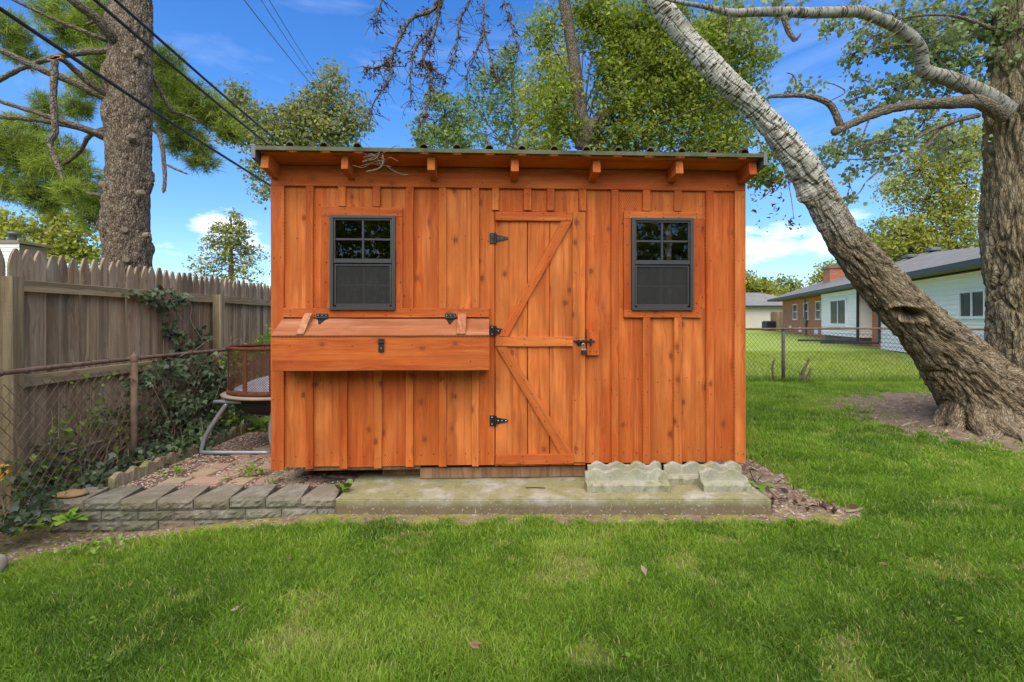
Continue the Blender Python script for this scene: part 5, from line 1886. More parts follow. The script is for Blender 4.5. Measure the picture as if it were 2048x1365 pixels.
npm('needles', V, np.arange(len(V)).reshape(-1, 3), ML_PINE, pine, attrs={'rnd': np.concatenate(Rs)})
Vs, Fs, o_ = [], [], 0
for (c, K) in Ks:
    V, F = twigs_mesh(np.repeat((c - np.array([0, 0, 0.05]))[None], len(K), 0), K, 0.006, 0.002)
    Vs.append(V); Fs.append(F + o_); o_ += len(V)
tag(npm('twigs', np.vstack(Vs), np.vstack(Fs), M_TWIG, pine), kind='stuff')

# dead drooping end of a long pine limb above the shed roof
DY = 5.2
dstems = [[(900, -120), (885, -40), (881, 0), (868, 68), (847, 120), (861, 157), (854, 219), (837, 239)],
          [(890, -60), (871, 14), (823, 38), (799, 79), (782, 120), (782, 154), (748, 205), (741, 239)],
          [(782, 122), (750, 136), (724, 133)],
          [(960, -80), (967, 0), (970, 68), (991, 144), (997, 164)],
          [(930, -60), (939, 0), (919, 41), (915, 75), (905, 137)],
          [(1000, -60), (1008, 0), (1025, 58), (1038, 103)],
          [(860, 60), (830, 100), (820, 160), (826, 200)],
          [(970, 60), (950, 110), (930, 160)],
          [(800, -40), (765, 0), (750, 45)],
          [(847, 120), (880, 150), (895, 168)]]
stem('long_limb', [(-4.53, 6.0, 7.6), (-3.0, 5.6, 7.5), (-1.6, 5.3, 6.6), (-0.65, DY, 5.6), at(885, 10, DY)], [0.10, 0.08, 0.05, 0.03, 0.02], M_LIMB, pine, nseg=8, step=0.08, furrow=0.006)
tips = []
for k, ds in enumerate(dstems):
    r0 = 4.5 if k in (0, 1) else 2.6
    limb('dead_branchlet', ds, (DY, DY - 0.1 + 0.05 * (k % 4)), (r0, 1.2), M_TWIG_BARK if 'M_TWIG_BARK' in globals() else M_LIMB, pine, 6, 0.03, 0.002, lump=0.002)
    q = catmull([at(p[0], p[1], DY - 0.05 + 0.05 * (k % 4)) for p in ds if p[1] > -30], 8)
    tips.append(q)
T_ = np.vstack(tips)
sel = RNG.integers(0, len(T_), 520)
A = T_[sel]
B = A + np.stack([RNG.normal(0, 0.085, 520), RNG.normal(0, 0.085, 520), RNG.normal(-0.07, 0.07, 520)], 1)
V, F = twigs_mesh(A, B, 0.0045, 0.002)
tag(npm('dead_twigs', V, F, M_TWIG, pine), kind='stuff')
C = np.vstack([A[:260] + (B[:260] - A[:260]) * RNG.uniform(0.2, 1.0, (260, 1)) for _ in range(3)])
cl = T_[RNG.integers(0, len(T_), 22)]
C = np.vstack([C] + [c + RNG.normal(size=(30, 3)) * 0.032 for c in cl])
V, F, rn = leaves(C, 0.042, 0.35, 0.0, 0.6)
tag(npm('dead_needles', V, F, ML_DEAD, pine, attrs={'rnd': rn}), kind='stuff')

# ------------------------------------------------------------------ poplars
LY = 6.2
lean = thing('leaning_poplar', 'leaning poplar with furrowed base and pale scarred upper bark crossing over the lawn', 'tree', (5.95, LY, 0.15))
lp = [(2055, 905), (2005, 838), (1945, 765), (1893, 702), (1843, 652), (1793, 601), (1743, 546), (1700, 492), (1663, 434), (1632, 375), (1588, 310), (1515, 222), (1440, 152), (1378, 84), (1325, 18), (1270, -70), (1180, -200), (1090, -350)]
lr = [150, 126, 98, 76, 63, 58, 53, 45, 42, 40, 36, 32, 29, 27, 26, 24, 20, 14]
pts = [at(p[0], p[1], LY - 0.0005 * max(0, 500 - p[1])) for p in lp]


def hollow(R1, bk, th, s, C):
    ctr = np.array(at(1803, 612, LY))
    i = int(np.argmin(np.linalg.norm(C[:, [0, 2]] - ctr[[0, 2]], axis=1)))
    s0 = s[i]
    t0 = HOLT
    dt = (th - t0 + np.pi) % (2 * np.pi) - np.pi
    # mouth runs across the picture: combine along-stem and round-stem distance
    u = -(bk[:, 2] - s0) * 0.6 + dt * 0.36 * 0.8
    v = (bk[:, 2] - s0) * 0.8 + dt * 0.36 * 0.6
    e = (u / 0.19) ** 2 + (v / 0.085) ** 2
    rim = np.exp(-((np.sqrt(e) - 1.25) / 0.35) ** 2)
    R1 = R1 + 0.030 * rim - 0.36 * np.exp(-e ** 4)
    R1 = np.maximum(R1, 0.02)
    # burls
    for (px_, py_, a, w_) in ((1592, 405, 0.07, 0.10), (1650, 340, 0.03, 0.2), (1600, 350, 0.0, 0.2)):
        q = np.array(at(px_, py_, LY))
        j = int(np.argmin(np.linalg.norm(C[:, [0, 2]] - q[[0, 2]], axis=1)))
        R1 = R1 + a * np.exp(-((bk[:, 2] - s[j]) / w_) ** 2) * np.exp(-(((th - BURT + np.pi) % (2 * np.pi) - np.pi) / 0.5) ** 2)
    # root flare: knobbly near the ground
    fl = np.exp(-np.clip(bk[:, 2], 0, None) / 0.55)
    R1 = R1 + fl * 0.13 * (fbm(bk * np.array([6, 6, 3.5]) + 2.2, 3) - 0.42) * 2
    return R1


# first frame vector of the stem is +Y (away from the camera), so the camera side is at pi
HOLT, BURT = 2.55, math.pi / 2 * 1.0
fur = [0.080, 0.072, 0.064, 0.058, 0.050, 0.036, 0.028, 0.018, 0.012, 0.010, 0.008, 0.008]
stem('trunk', pts, [0.665 * r * LY / 1000 for r in lr], M_POPLEAN, lean, nseg=250, step=0.018, furrow=fur, freq=13.0, along=0.17, lump=0.03, seed=11.0, extra=hollow)

for (a0, ln, r0, zs) in ((200, 0.75, 0.10, 0.42), (225, 0.95, 0.11, 0.38), (250, 0.85, 0.12, 0.35), (272, 0.80, 0.10, 0.34), (180, 0.55, 0.08, 0.40), (238, 0.6, 0.07, 0.5), (262, 0.65, 0.08, 0.5)):
    a_ = math.radians(a0)
    bx_, by_ = 5.80 + 0.32 * math.cos(a_), 6.2 + 0.32 * math.sin(a_)
    q = [(bx_ - 0.1 * math.cos(a_), by_ - 0.1 * math.sin(a_), zs + 0.15)]
    for f_ in (0.25, 0.5, 0.8, 1.0):
        xx_, yy_ = bx_ + math.cos(a_ + 0.25 * math.sin(f_ * 5 + a0)) * ln * f_ * 0.75, by_ + math.sin(a_ + 0.25 * math.sin(f_ * 5 + a0)) * ln * f_ * 0.75
        zg = float(ground_h([xx_], [yy_])[0])
        q.append((xx_, yy_, zg + (zs - 0.1) * max(0, 0.55 - f_) - 0.06 * f_ + 0.02))
    stem('root', q, [r0 * 0.9, r0 * 0.75, r0 * 0.55, r0 * 0.38, r0 * 0.2], M_POPLEAN, lean, nseg=28, step=0.02, furrow=0.03, freq=16, along=0.4, lump=0.03, seed=a0)

UY = 6.75
upr = thing('upright_poplar', 'massive upright poplar trunk with deep bark at the edge behind the leaning one', 'tree', (6.95, UY, 0.15))
ul = [(2075, 880), (2058, 760), (2050, 680), (2045, 600), (2038, 500), (2038, 420), (2040, 330), (2042, 230), (2046, 120), (2052, 0), (2060, -200), (2075, -500)]
ur = [150, 96, 78, 74, 78, 77, 74, 76, 68, 64, 54, 38]
stem('trunk', [at(p[0], p[1], UY) for p in ul], [0.70 * r * UY / 1000 for r in ur], M_POPUP, upr, nseg=200, step=0.024, furrow=[0.085, 0.08, 0.08, 0.075, 0.07, 0.06, 0.05, 0.04], freq=11.0, along=0.14, lump=0.05, seed=23.0)
limb('limb', [(2020, 225), (1975, 193), (1902, 160), (1850, 143), (1844, 120), (1836, 91), (1800, 58), (1727, 26), (1701, 24), (1628, 26), (1533, 24), (1464, 26), (1416, 15), (1355, 4), (1300, -10)], (6.5, 5.7), (25, 18, 14, 13, 11, 9, 6, 3), M_POPLIMB, upr, 20, 0.025, 0.006, lump=0.010)
limb('limb', [(2010, 235), (1960, 205), (1902, 206), (1811, 212), (1738, 233), (1665, 266)], (6.5, 6.0), (20, 12, 9), M_LIMB, upr, 16, 0.025, 0.012, lump=0.008)
limb('limb', [(1684, 258), (1674, 235), (1663, 213), (1643, 200), (1603, 191), (1534, 194)], (6.02, 5.95), (9, 7, 4), M_LIMB, upr, 10, 0.03, 0.006)
limb('limb', [(1960, 230), (1899, 246), (1841, 272), (1793, 312), (1731, 365)], (6.4, 5.9), (7, 4, 1.5), M_LIMB, upr, 8, 0.03, 0.004)
limb('limb', [(1890, 250), (1860, 285), (1830, 318)], (6.3, 6.1), (5, 2), M_LIMB, upr, 8, 0.03, 0.004)
limb('limb', [(1568, 30), (1571, 45), (1578, 65), (1591, 84)], (5.8, 5.78), (7, 4.5), M_LIMB, upr, 8, 0.02, 0.004)
limb('limb', [(1590, 83), (1597, 74), (1603, 66)], (5.78, 5.78), (4, 2), M_LIMB, upr, 6, 0.02, 0.003)
limb('limb', [(1990, 60), (1920, 35), (1860, 30), (1780, 40)], (6.6, 6.2), (6, 2), M_LIMB, upr, 8, 0.03, 0.004)
limb('limb', [(1458, 28), (1458, 55), (1452, 82)], (5.7, 5.7), (2.2, 1.2), M_LIMB, upr, 6, 0.02, 0.002)
limb('limb', [(1585, 190), (1592, 165), (1585, 150), (1572, 146)], (5.95, 5.95), (1.8, 1.0), M_LIMB, upr, 6, 0.02, 0.001)
limb('limb', [(1655, 205), (1690, 185), (1670, 170), (1652, 166)], (5.95, 5.9), (1.8, 0.9), M_LIMB, upr, 6, 0.02, 0.001)
for k, (a, b) in enumerate((((1835, 90), (1740, 105)), ((1800, 60), (1720, 120)), ((1750, 35), (1690, 70)), ((1850, 150), (1740, 190)), ((1840, 270), (1690, 300)), ((1790, 312), (1680, 320)), ((1860, 285), (1720, 290)), ((1740, 235), (1720, 320)), ((1731, 365), (1700, 400)), ((1960, 200), (1880, 120)), ((1900, 30), (1830, 60)), ((1640, 28), (1600, 45)))):
    limb('twig', [a, ((a[0] + b[0]) / 2 + random.uniform(-8, 8), (a[1] + b[1]) / 2 + random.uniform(-8, 8)), b], (6.1, 5.9), (2.2, 0.9), M_LIMB, upr, 5, 0.05, 0.0)


def round_leaves(C, size, hang=0.7, rnd=None):
    n = len(C)
    d = rand_dirs(n) * 0.7
    d[:, 2] -= hang
    d /= np.linalg.norm(d, axis=1)[:, None]
    nrm = rand_dirs(n)
    nrm -= d * (d * nrm).sum(1)[:, None]
    nrm /= np.linalg.norm(nrm, axis=1)[:, None] + 1e-9
    sd = np.cross(nrm, d)
    s = size * RNG.uniform(0.6, 1.25, n)[:, None]
    prof = [(0, 0), (0.22, 0.42), (0.58, 0.44), (1.0, 0.0), (0.58, -0.44), (0.22, -0.42)]
    V = np.stack([C + d * s * a + sd * s * b + nrm * s * (0.10 * abs(b) * 2 - 0.12 * a * a) for a, b in prof], 1).reshape(-1, 3)
    F = np.array([(0, 1, 2, 3), (0, 3, 4, 5)])[None] + (np.arange(n) * 6)[:, None, None]
    r = RNG.uniform(0, 1, n) if rnd is None else rnd
    return V, F.reshape(-1, 4), np.repeat(r, 6)


pl = [(1905, 40, 60, 45, 6.2), (1850, 70, 55, 50, 6.1), (1790, 30, 60, 25, 6.1), (1935, 120, 45, 60, 6.2), (1870, 120, 45, 40, 6.1), (1985, 40, 45, 40, 6.0), (2030, 90, 40, 60, 5.9), (1745, 75, 40, 25, 6.0), (1700, 30, 45, 22, 6.0), (1660, 62, 30, 22, 6.0),
      (1712, 105, 18, 40, 6.1), (1722, 160, 24, 32, 6.2), (1712, 200, 22, 25, 6.2), (1735, 220, 25, 18, 6.2), (1790, 180, 40, 28, 6.2), (1830, 165, 40, 25, 6.3), (1890, 190, 40, 20, 6.3), (1720, 275, 48, 22, 6.0), (1690, 310, 38, 28, 6.0), (1760, 285, 40, 30, 6.0), (1800, 265, 40, 25, 6.1), (1740, 330, 40, 20, 6.0), (1850, 240, 45, 22, 6.2), (1905, 285, 45, 35, 6.3), (1700, 375, 14, 35, 5.9), (1650, 300, 15, 12, 5.9),
      (1560, 20, 60, 22, 5.9), (1490, 60, 30, 18, 5.9), (1610, 175, 25, 10, 5.95), (2035, 200, 25, 45, 5.9), (1800, 90, 40, 25, 6.2)]
Cs, Ts = [], []
Kall = []
for (x, y, rx, ry, Y_) in pl:
    Y_ = Y_ + (0.75 if y < 260 else 0.2)
    P, K, tn = blob_points(at(x, y, Y_), np.array([rx, rx * 1.2, ry]) * Y_ / 1000, max(6, int(rx * ry / (48 if (x > 1740 and y < 260) else 75))), 12, 0.055)
    Cs.append(P); Ts.append(tn); Kall.append((np.array(at(x, y, Y_)), K))
V, F, rn = round_leaves(np.vstack(Cs), 0.056, 0.5, np.concatenate(Ts))
npm('crown', V, F, ML_POPLAR, upr, attrs={'rnd': rn})
Vs, Fs, o_ = [], [], 0
for (c, K) in Kall:
    V, F = twigs_mesh(np.repeat(c[None], len(K), 0), K, 0.005, 0.002)
    Vs.append(V); Fs.append(F + o_); o_ += len(V)
tag(npm('twigs', np.vstack(Vs), np.vstack(Fs), M_TWIG, upr), kind='stuff')
# brown dead leaves hanging from a twig of the leaning poplar
limb('twig', [(1600, 345), (1580, 352), (1556, 362), (1538, 385), (1520, 400)], (6.0, 5.8), (2.0, 0.8), M_LIMB, lean, 5, 0.03, 0.0)
limb('twig', [(1575, 355), (1583, 400), (1588, 440)], (5.9, 5.8), (1.2, 0.6), M_LIMB, lean, 5, 0.03, 0.0)
C = np.vstack([np.array(at(x, y, 5.85)) + RNG.normal(size=(n_, 3)) * 0.045 for (x, y, n_) in ((1520, 395, 12), (1548, 400, 10), (1553, 425, 12), (1585, 440, 12), (1588, 460, 8), (1505, 420, 6), (1560, 380, 12), (1520, 440, 5), (1545, 365, 14), (1580, 365, 12))])
V, F, rn = leaves(C, 0.055, 0.5, 0.0, 0.8)
tag(npm('dead_leaves', V, F, ML_DEAD, lean, attrs={'rnd': rn}), kind='stuff')
C = np.vstack([blob_points(at(x, y, 6.9), np.array([rx, rx, ry]) * 6.9e-3, 16, 14, 0.06)[0] for (x, y, rx, ry) in ((1530, 330, 30, 25), (1560, 355, 25, 18), (1515, 360, 18, 18), (1540, 300, 25, 18))])
V, F, rn = leaves(C, 0.06, 0.6, 0.2, 0.4)
npm('leaves', V, F, ML_CENTRE, lean, attrs={'rnd': rn})

# ------------------------------------------------------------------ trees behind
bgr = 'trees in the background'
# big tree behind the shed
CY = 9.5
ct = tree('leafy_tree', 'large leafy green tree with forked bare trunk rising behind the shed roof', 'tree', CY, None,
          [(1172, 640), (1168, 420), (1166, 300)],
          [(1110, 200, 45, 55), (1090, 60, 35, 40), (1200, 60, 50, 55), (1270, 50, 60, 50), (1250, 130, 60, 50), (1330, 120, 50, 60), (1330, 40, 50, 40), (1400, 110, 55, 60), (1390, 190, 60, 50), (1310, 210, 60, 45), (1240, 220, 50, 45), (1290, 275, 65, 35), (1380, 265, 60, 40), (1450, 230, 50, 40), (1450, 60, 50, 55), (1500, 110, 40, 35), (1470, 275, 40, 25), (1215, 285, 40, 25), (1410, 300, 70, 25), (1130, 270, 40, 35), (1225, 170, 40, 40), (1180, 15, 60, 25), (1330, 170, 60, 50, 0.8), (1270, 90, 70, 60, 1.0), (1420, 160, 70, 70, 1.0), (1490, 180, 30, 40)],
          ML_CENTRE, 0.070, 84, 26, 0.12, 0.9, (27, 25), 0.55, None, M_LIMB)
limb('fork', [(1166, 302), (1166, 262), (1156, 190), (1148, 120), (1138, 60), (1128, 0), (1118, -80)], (CY, CY - 0.3), (18, 12, 11, 12), M_LIMB, ct, 18, 0.05, 0.012)
limb('fork', [(1168, 290), (1176, 258), (1200, 240), (1225, 218), (1262, 214), (1300, 190)], (CY - 0.1, CY), (15, 13, 9, 5), M_LIMB, ct, 16, 0.05, 0.012)
limb('fork', [(1165, 300), (1120, 230), (1106, 190)], (CY + 1.2, CY + 1.2), (7, 5), M_LIMB, ct, 10, 0.06, 0.006)
tree('leafy_tree', 'yellow green tree squeezed in just before the forked trunk behind the shed', 'tree', 13.0, None, [(1110, 640), (1108, 300), (1103, 190)],
     [(1085, 160, 42, 40), (1070, 215, 35, 40), (1110, 110, 35, 30), (1085, 265, 45, 35), (1130, 190, 35, 45), (1075, 300, 40, 25)], ML_YELLOW, 0.10, 60, 20, 0.13, 0.9, (8, 6), 0.55, bgr)
tree('aspen_tree', 'loose grey green aspen showing sky between its leaves above the roof corner nearest the pine', 'tree', 16.0, None, [(600, 640), (595, 330), (590, 220)],
     [(470, 235, 40, 50), (520, 260, 45, 45), (570, 250, 45, 40), (620, 235, 50, 55), (660, 190, 35, 45), (700, 225, 35, 35), (640, 270, 60, 35), (560, 290, 60, 30), (680, 270, 40, 25), (520, 340, 28, 25), (525, 385, 22, 18), (470, 190, 20, 25), (710, 250, 25, 20), (460, 270, 25, 20), (665, 150, 18, 20)], ML_ASPEN, 0.10, 100, 18, 0.18, 0.8, (6, 4), 0.7, bgr, None, 1.0)
tree('rounded_tree', 'rounded dense grey green tree above the middle of the shed roof', 'tree', 22.0, None, [(895, 640), (893, 300), (890, 240)],
     [(890, 230, 42, 35), (865, 265, 40, 30), (920, 262, 36, 32), (890, 285, 60, 22), (880, 205, 25, 22)], ML_MAPLE, 0.16, 70, 20, 0.2, 0.9, (6, 4), 0.6, bgr)
tree('tall_tree', 'tall loose dark green tree with thin stem next to the rounded tree', 'tree', 26.0, None, [(1032, 640), (1030, 300), (1022, 130)],
     [(1000, 160, 40, 32), (970, 180, 35, 28), (1025, 130, 28, 32), (1000, 225, 45, 32), (975, 270, 40, 30), (1030, 265, 30, 35), (1030, 200, 22, 40), (1015, 100, 22, 22), (950, 215, 28, 20)], ML_MAPLE, 0.17, 60, 18, 0.25, 0.9, (4, 3), 0.6, bgr)
tree('leafy_tree', 'bushy yellow green tree beyond the wooden fence beside the pine', 'tree', 24.0, None, [(100, 640), (100, 480)],
     [(40, 470, 50, 30), (110, 455, 45, 32), (150, 480, 40, 30), (70, 500, 60, 22), (120, 510, 60, 25), (10, 445, 35, 22), (170, 510, 25, 20), (120, 430, 25, 18)], ML_YELLOW, 0.18, 95, 20, 0.22, 0.9, (6, 4), 0.6, bgr)
# trees by the neighbouring house
tree('leafy_tree', 'tall yellow green tree with several thin stems behind the house, beside the upright poplar', 'tree', 26.0, None, [(1900, 640), (1895, 480), (1885, 400)],
     [(1840, 340, 50, 35), (1900, 310, 50, 40), (1930, 370, 35, 50), (1860, 400, 50, 40), (1800, 380, 35, 30), (1920, 440, 40, 45), (1860, 460, 60, 35), (1790, 470, 50, 35), (1820, 500, 60, 25), (1930, 500, 50, 30), (1870, 270, 30, 30), (1950, 290, 30, 50), (1880, 510, 60, 20)], ML_YELLOW, 0.15, 120, 20, 0.28, 0.9, (6, 4), 0.6, bgr)
tree('bushy_tree', 'dark green bushy tree above the house roof next to the leaning trunk', 'tree', 34.0, None, [(1790, 640), (1790, 520)],
     [(1770, 470, 40, 25), (1755, 500, 30, 22), (1810, 490, 45, 30), (1790, 515, 60, 16)], ML_MAPLE, 0.24, 100, 18, 0.3, 0.9, (5, 4), 0.6, bgr)
tree('bushy_tree', 'yellow green bushy tree beyond the beige garage by the shed corner', 'tree', 60.0, None, [(1520, 640), (1520, 590)],
     [(1510, 575, 25, 22), (1535, 582, 28, 18), (1500, 595, 25, 18), (1490, 560, 20, 18), (1540, 600, 40, 15), (1460, 580, 30, 30), (1420, 590, 40, 25)], ML_YELLOW, 0.35, 170, 20, 0.4, 0.9, (4, 3), 0.6, bgr)
tree('bushy_tree', 'darker green bushy tree between the garage roof and the brick chimney', 'tree', 66.0, None, [(1580, 640), (1580, 600)],
     [(1570, 572, 22, 17), (1590, 578, 16, 14), (1560, 590, 30, 14), (1585, 595, 25, 12)], ML_FAR, 0.35, 170, 20, 0.4, 0.9, (4, 3), 0.6, bgr)
tree('leafy_tree', 'pale green tree just behind the brick chimney', 'tree', 52.0, None, [(1665, 640), (1665, 560)],
     [(1660, 545, 22, 18), (1680, 535, 18, 16), (1640, 565, 20, 12), (1670, 560, 30, 14)], ML_YELLOW, 0.28, 170, 20, 0.35, 0.9, (3, 2), 0.6, bgr)

# sparse spruce beyond the fence
SY = 22.0
sp = thing('spruce_tree', 'sparse pointed spruce against a cloud beyond the wooden fence', 'tree', (PX(462, SY), SY, 0.2), bgr)
stem('trunk', [(PX(462, SY), SY, 0.1), at(462, 560, SY), at(462, 430, SY)], [0.16, 0.12, 0.03], M_LIMB, sp, nseg=8, step=0.2)
Cs, A_, B_ = [], [], []
for k in range(84):
    f = RNG.uniform(0, 1) ** 0.8
    z = 425 + f * 150
    rad = 14 + 75 * f ** 0.9 * RNG.uniform(0.55, 1.1)
    a = RNG.uniform(0, 2 * np.pi)
    b0 = np.array(at(462, z, SY))
    ln = rad * SY / 1000
    d = np.array([math.cos(a), math.sin(a), 0.22 - 0.45 * f])
    A_.append(b0); B_.append(b0 + d * ln)
    n_ = int(22 + 50 * f)
    ff = RNG.uniform(0.35, 1.05, n_)[:, None]
    Cs.append(b0 + d * ln * ff + RNG.normal(size=(n_, 3)) * np.array([0.09, 0.09, 0.06]) * (1.2 + f))
V, F, rn = leaves(np.vstack(Cs), 0.14, 0.5, 0.4, 0.3)
npm('crown', V, F, ML_SPRUCE, sp, attrs={'rnd': rn})
V, F = twigs_mesh(np.array(A_), np.array(B_), 0.02, 0.008)
tag(npm('branches', V, F, M_TWIG, sp), kind='stuff')

# ------------------------------------------------------------------ neighbouring house
HA = Matrix(((-0.29, 0.957, 0, 15.4), (-0.957, -0.29, 0, 20.5), (0, 0, 1, 0.0), (0, 0, 0, 1)))
house = thing('ranch_house', 'low brick and white sided house with grey shingle roof beyond the chain-link fence', 'house', None, M=HA @ T(-5, 0, 0.2))
EZ = 2.80


def siding(name, x0, x1, z0, z1, y, mat_, parent, F, row=0.15, flip=None):
    V, Fc = [], []
    n = int(math.ceil((z1 - z0) / row))
    for k in range(n):
        a, b = z0 + k * row, min(z1, z0 + (k + 1) * row)
        i = len(V)
        V += [(x0, y - 0.030, a), (x1, y - 0.030, a), (x1, y - 0.002, b), (x0, y - 0.002, b), (x0, y, a), (x1, y, a)]
        Fc += [(i, i + 1, i + 2, i + 3), (i + 4, i + 5, i + 1, i)]
    return pyd(name, V, Fc, mat_, parent, F)


def hwindow(x0, x1, z0, z1, y, parent, F, cols=1, rows=1, curtain=False, tw_=0.07):
    win = group_part('window', parent, F @ T((x0 + x1) / 2, y, z0))
    mb = MB()
    mb.box(x0 - tw_, x1 + tw_, y - 0.05, y + 0.02, z1, z1 + tw_)
    mb.box(x0 - tw_, x1 + tw_, y - 0.07, y + 0.02, z0 - tw_ * 1.3, z0)
    mb.box(x0 - tw_, x0, y - 0.05, y + 0.02, z0, z1)
    mb.box(x1, x1 + tw_, y - 0.05, y + 0.02, z0, z1)
    mb.build('frame', M_WHITE, win, F)
    for i in range(cols):
        for j in range(rows):
            a, b = x0 + (x1 - x0) * i / cols, x0 + (x1 - x0) * (i + 1) / cols
            c, d = z0 + (z1 - z0) * j / rows, z0 + (z1 - z0) * (j + 1) / rows
            cbox('pane', a + 0.02, b - 0.02, y - 0.02, y - 0.004, c + 0.02, d - 0.02, M_CURT if (curtain and i == 0) else M_HGLASS, win, F)
    for i in range(1, cols):
        a = x0 + (x1 - x0) * i / cols
        cbox('mullion', a - 0.03, a + 0.03, y - 0.045, y - 0.001, z0, z1, M_WHITE, win, F)
    for j in range(1, rows):
        c = z0 + (z1 - z0) * j / rows
        cbox('mullion', x0, x1, y - 0.043, y - 0.001, c - 0.03, c + 0.03, M_WHITE, win, F)
    return win


# local x = -s: far end at x = -18.9, near corner at x = 0, wing to x = +11
cbox('brick_wall', -18.9, 0.25, 0.0, 8.0, 0.0, EZ - 0.02, M_BRICK, house, HA)
cbox('bay_core', -7.0, -1.62, -0.50, -0.001, 0.62, EZ - 0.03, M_CONCR, house, HA)
siding('bay_siding', -7.02, -1.60, 0.58, EZ - 0.25, -0.505, M_SIDING, house, HA)
F90 = HA @ T(-1.60, -0.5, 0) @ R('Z', 90)
siding('bay_siding', 0.0, 0.5, 0.58, EZ - 0.25, -0.002, M_SIDING, house, F90)
cbox('bay_footing', -6.8, -1.8, -0.40, 0.001, 0.1, 0.6, M_CONCR, house, HA)
cbox('fascia', -7.1, -1.55, -0.52, -0.3, EZ - 0.25, EZ - 0.04, M_WHITE, house, HA)
hwindow(-5.35, -3.15, 1.18, 2.32, -0.525, house, HA, 2, 1, False, 0.12)
hwindow(-15.4, -14.4, 1.45, 2.42, -0.01, house, HA, 1, 2)
hwindow(-12.6, -11.7, 1.45, 2.42, -0.01, house, HA, 1, 2)
hwindow(-9.9, -9.05, 1.45, 2.42, -0.01, house, HA, 1, 2)
# near wing of white siding
cbox('wing_core', 0.26, 11.0, -0.30, 8.5, 0.0, EZ - 0.03, M_CONCR, house, HA)
siding('wing_siding', 0.24, 11.0, 0.18, EZ - 0.06, -0.305, M_SIDING, house, HA)
F90 = HA @ T(0.25, 0, 0) @ R('Z', -90)
hwindow(6.0, 7.15, 1.46, 2.16, -0.325, house, HA, 2, 1, False, 0.05)
for (x, y) in ((-1.57, -0.56), (0.20, -0.36)):
    cbox('downspout', x - 0.05, x + 0.05, y - 0.04, y + 0.04, 0.45, EZ - 0.05, M_GUTTER, house, HA)
for (xa, ya, xb, yb) in ((-1.57, -0.55, -4.6, -2.2), (0.2, -0.40, -1.9, -1.9)):
    mb = MB()
    p, q = (xa, ya, 0.42), (xb, yb, 0.33)
    mb.tube([p, q], 0.05, 6)
    mb.build('drain_extension', M_GUTTER, house, HA)
for (x, z, s_) in ((-16.3, 0.8, 0.3), (-13.6, 0.72, 0.33), (-9.9, 0.66, 0.36)):
    cbox('basement_vent', x - s_, x + s_, -0.06, -0.001, z - 0.18, z + 0.16, M_WHITE, house, HA, 0.03)
cbox('meter_box', -12.35, -11.75, -0.16, -0.001, 1.15, 1.55, M_RAKE, house, HA, 0.02)
mb = MB()
mb.tube([(-12.0, -0.08, 0.4), (-12.0, -0.08, 1.15)], 0.05, 6)
mb.tube([(-12.2, -0.08, 1.55), (-12.2, -0.08, EZ + 0.1)], 0.03, 6)
tag(mb.build('conduit', M_RAKE, house, HA), kind='stuff')


def hip(name, x0, x1, y0, y1, ze, zr, rx0, rx1, ry, F, parent, th=0.16):
    V = [(x0, y0, ze), (x1, y0, ze), (x1, y1, ze), (x0, y1, ze), (rx0, ry, zr), (rx1, ry, zr),
         (x0, y0, ze - th), (x1, y0, ze - th), (x1, y1, ze - th), (x0, y1, ze - th)]
    Fc = [(0, 1, 5, 4), (1, 2, 5), (2, 3, 4, 5), (3, 0, 4), (6, 9, 8, 7)]
    o = pyd(name, V, Fc, M_SHINGLE, parent, F)
    G = MB()
    G.add([V[0], V[1], V[2], V[3], V[6], V[7], V[8], V[9]], [(0, 4, 5, 1), (1, 5, 6, 2), (2, 6, 7, 3), (3, 7, 4, 0)])
    G.build('gutter', M_GUTTER, o, F)
    mb = MB()
    mb.tube([V[4], V[5]], 0.06, 6)
    mb.build('ridge_cap', M_SHINGLE, o, F)
    return o


rf = hip('roof', -19.6, 12.0, -0.95, 8.9, EZ + 0.17, EZ + 2.05, -14.6, -7.3, 3.95, HA, house)
rw = rf
ch = cbox('chimney', -12.4, -11.0, 1.0, 2.0, EZ + 0.6, EZ + 1.75, M_BRICK, rf, HA)
cbox('chimney_cap', -12.5, -10.9, 0.9, 2.1, EZ + 1.751, EZ + 1.88, M_CONCR, rf, HA)
for (x, y, z) in ((-4.6, 2.6, 0), (-3.4, 3.0, 0)):
    zz_ = EZ + 0.17 + (y + 0.95) / 4.9 * 1.88
    cbox('roof_vent', x - 0.3, x + 0.3, y - 0.2, y + 0.2, zz_ + 0.02, zz_ + 0.18, M_RAKE, rw, HA, 0.03)

# garage farther back
GA = T(0, 0, 0)
gar = thing('garage', 'beige sided garage with pale grey roof between the shed corner and the house', 'garage', (24.0, 46.0, 0.6))
cbox('wall', 16.5, 27.6, 46.0, 52.0, 0.3, 2.55, M_BEIGE, gar, I4)
siding('siding', 16.5, 27.6, 0.55, 2.55, 45.99, M_BEIGE, gar, I4, 0.2)
hip('roof', 15.9, 28.2, 45.4, 52.6, 2.70, 4.0, 19.5, 24.6, 49.0, I4, gar, 0.15)
ac = thing('air_conditioner', 'dark square air conditioner unit on the lawn in front of the garage', 'air conditioner', (PX(1538, 40), 40.0, 0.50))
xa = PX(1538, 40)
cbox('casing', xa - 0.4, xa + 0.4, 39.6, 40.4, 0.55, 1.25, M_GUTTER, ac, I4, 0.05)
cbox('top_grille', xa - 0.36, xa + 0.36, 39.64, 40.36, 1.251, 1.29, M_BLACK, ac, I4, 0.02)
cbox('pad', xa - 0.55, xa + 0.55, 39.5, 40.5, 0.40, 0.54, M_CONCR, ac, I4)
gp = thing('board_fence', 'short piece of weathered board fence between garage and brick wall', 'fence', (PX(1552, 41), 41.0, 0.5))
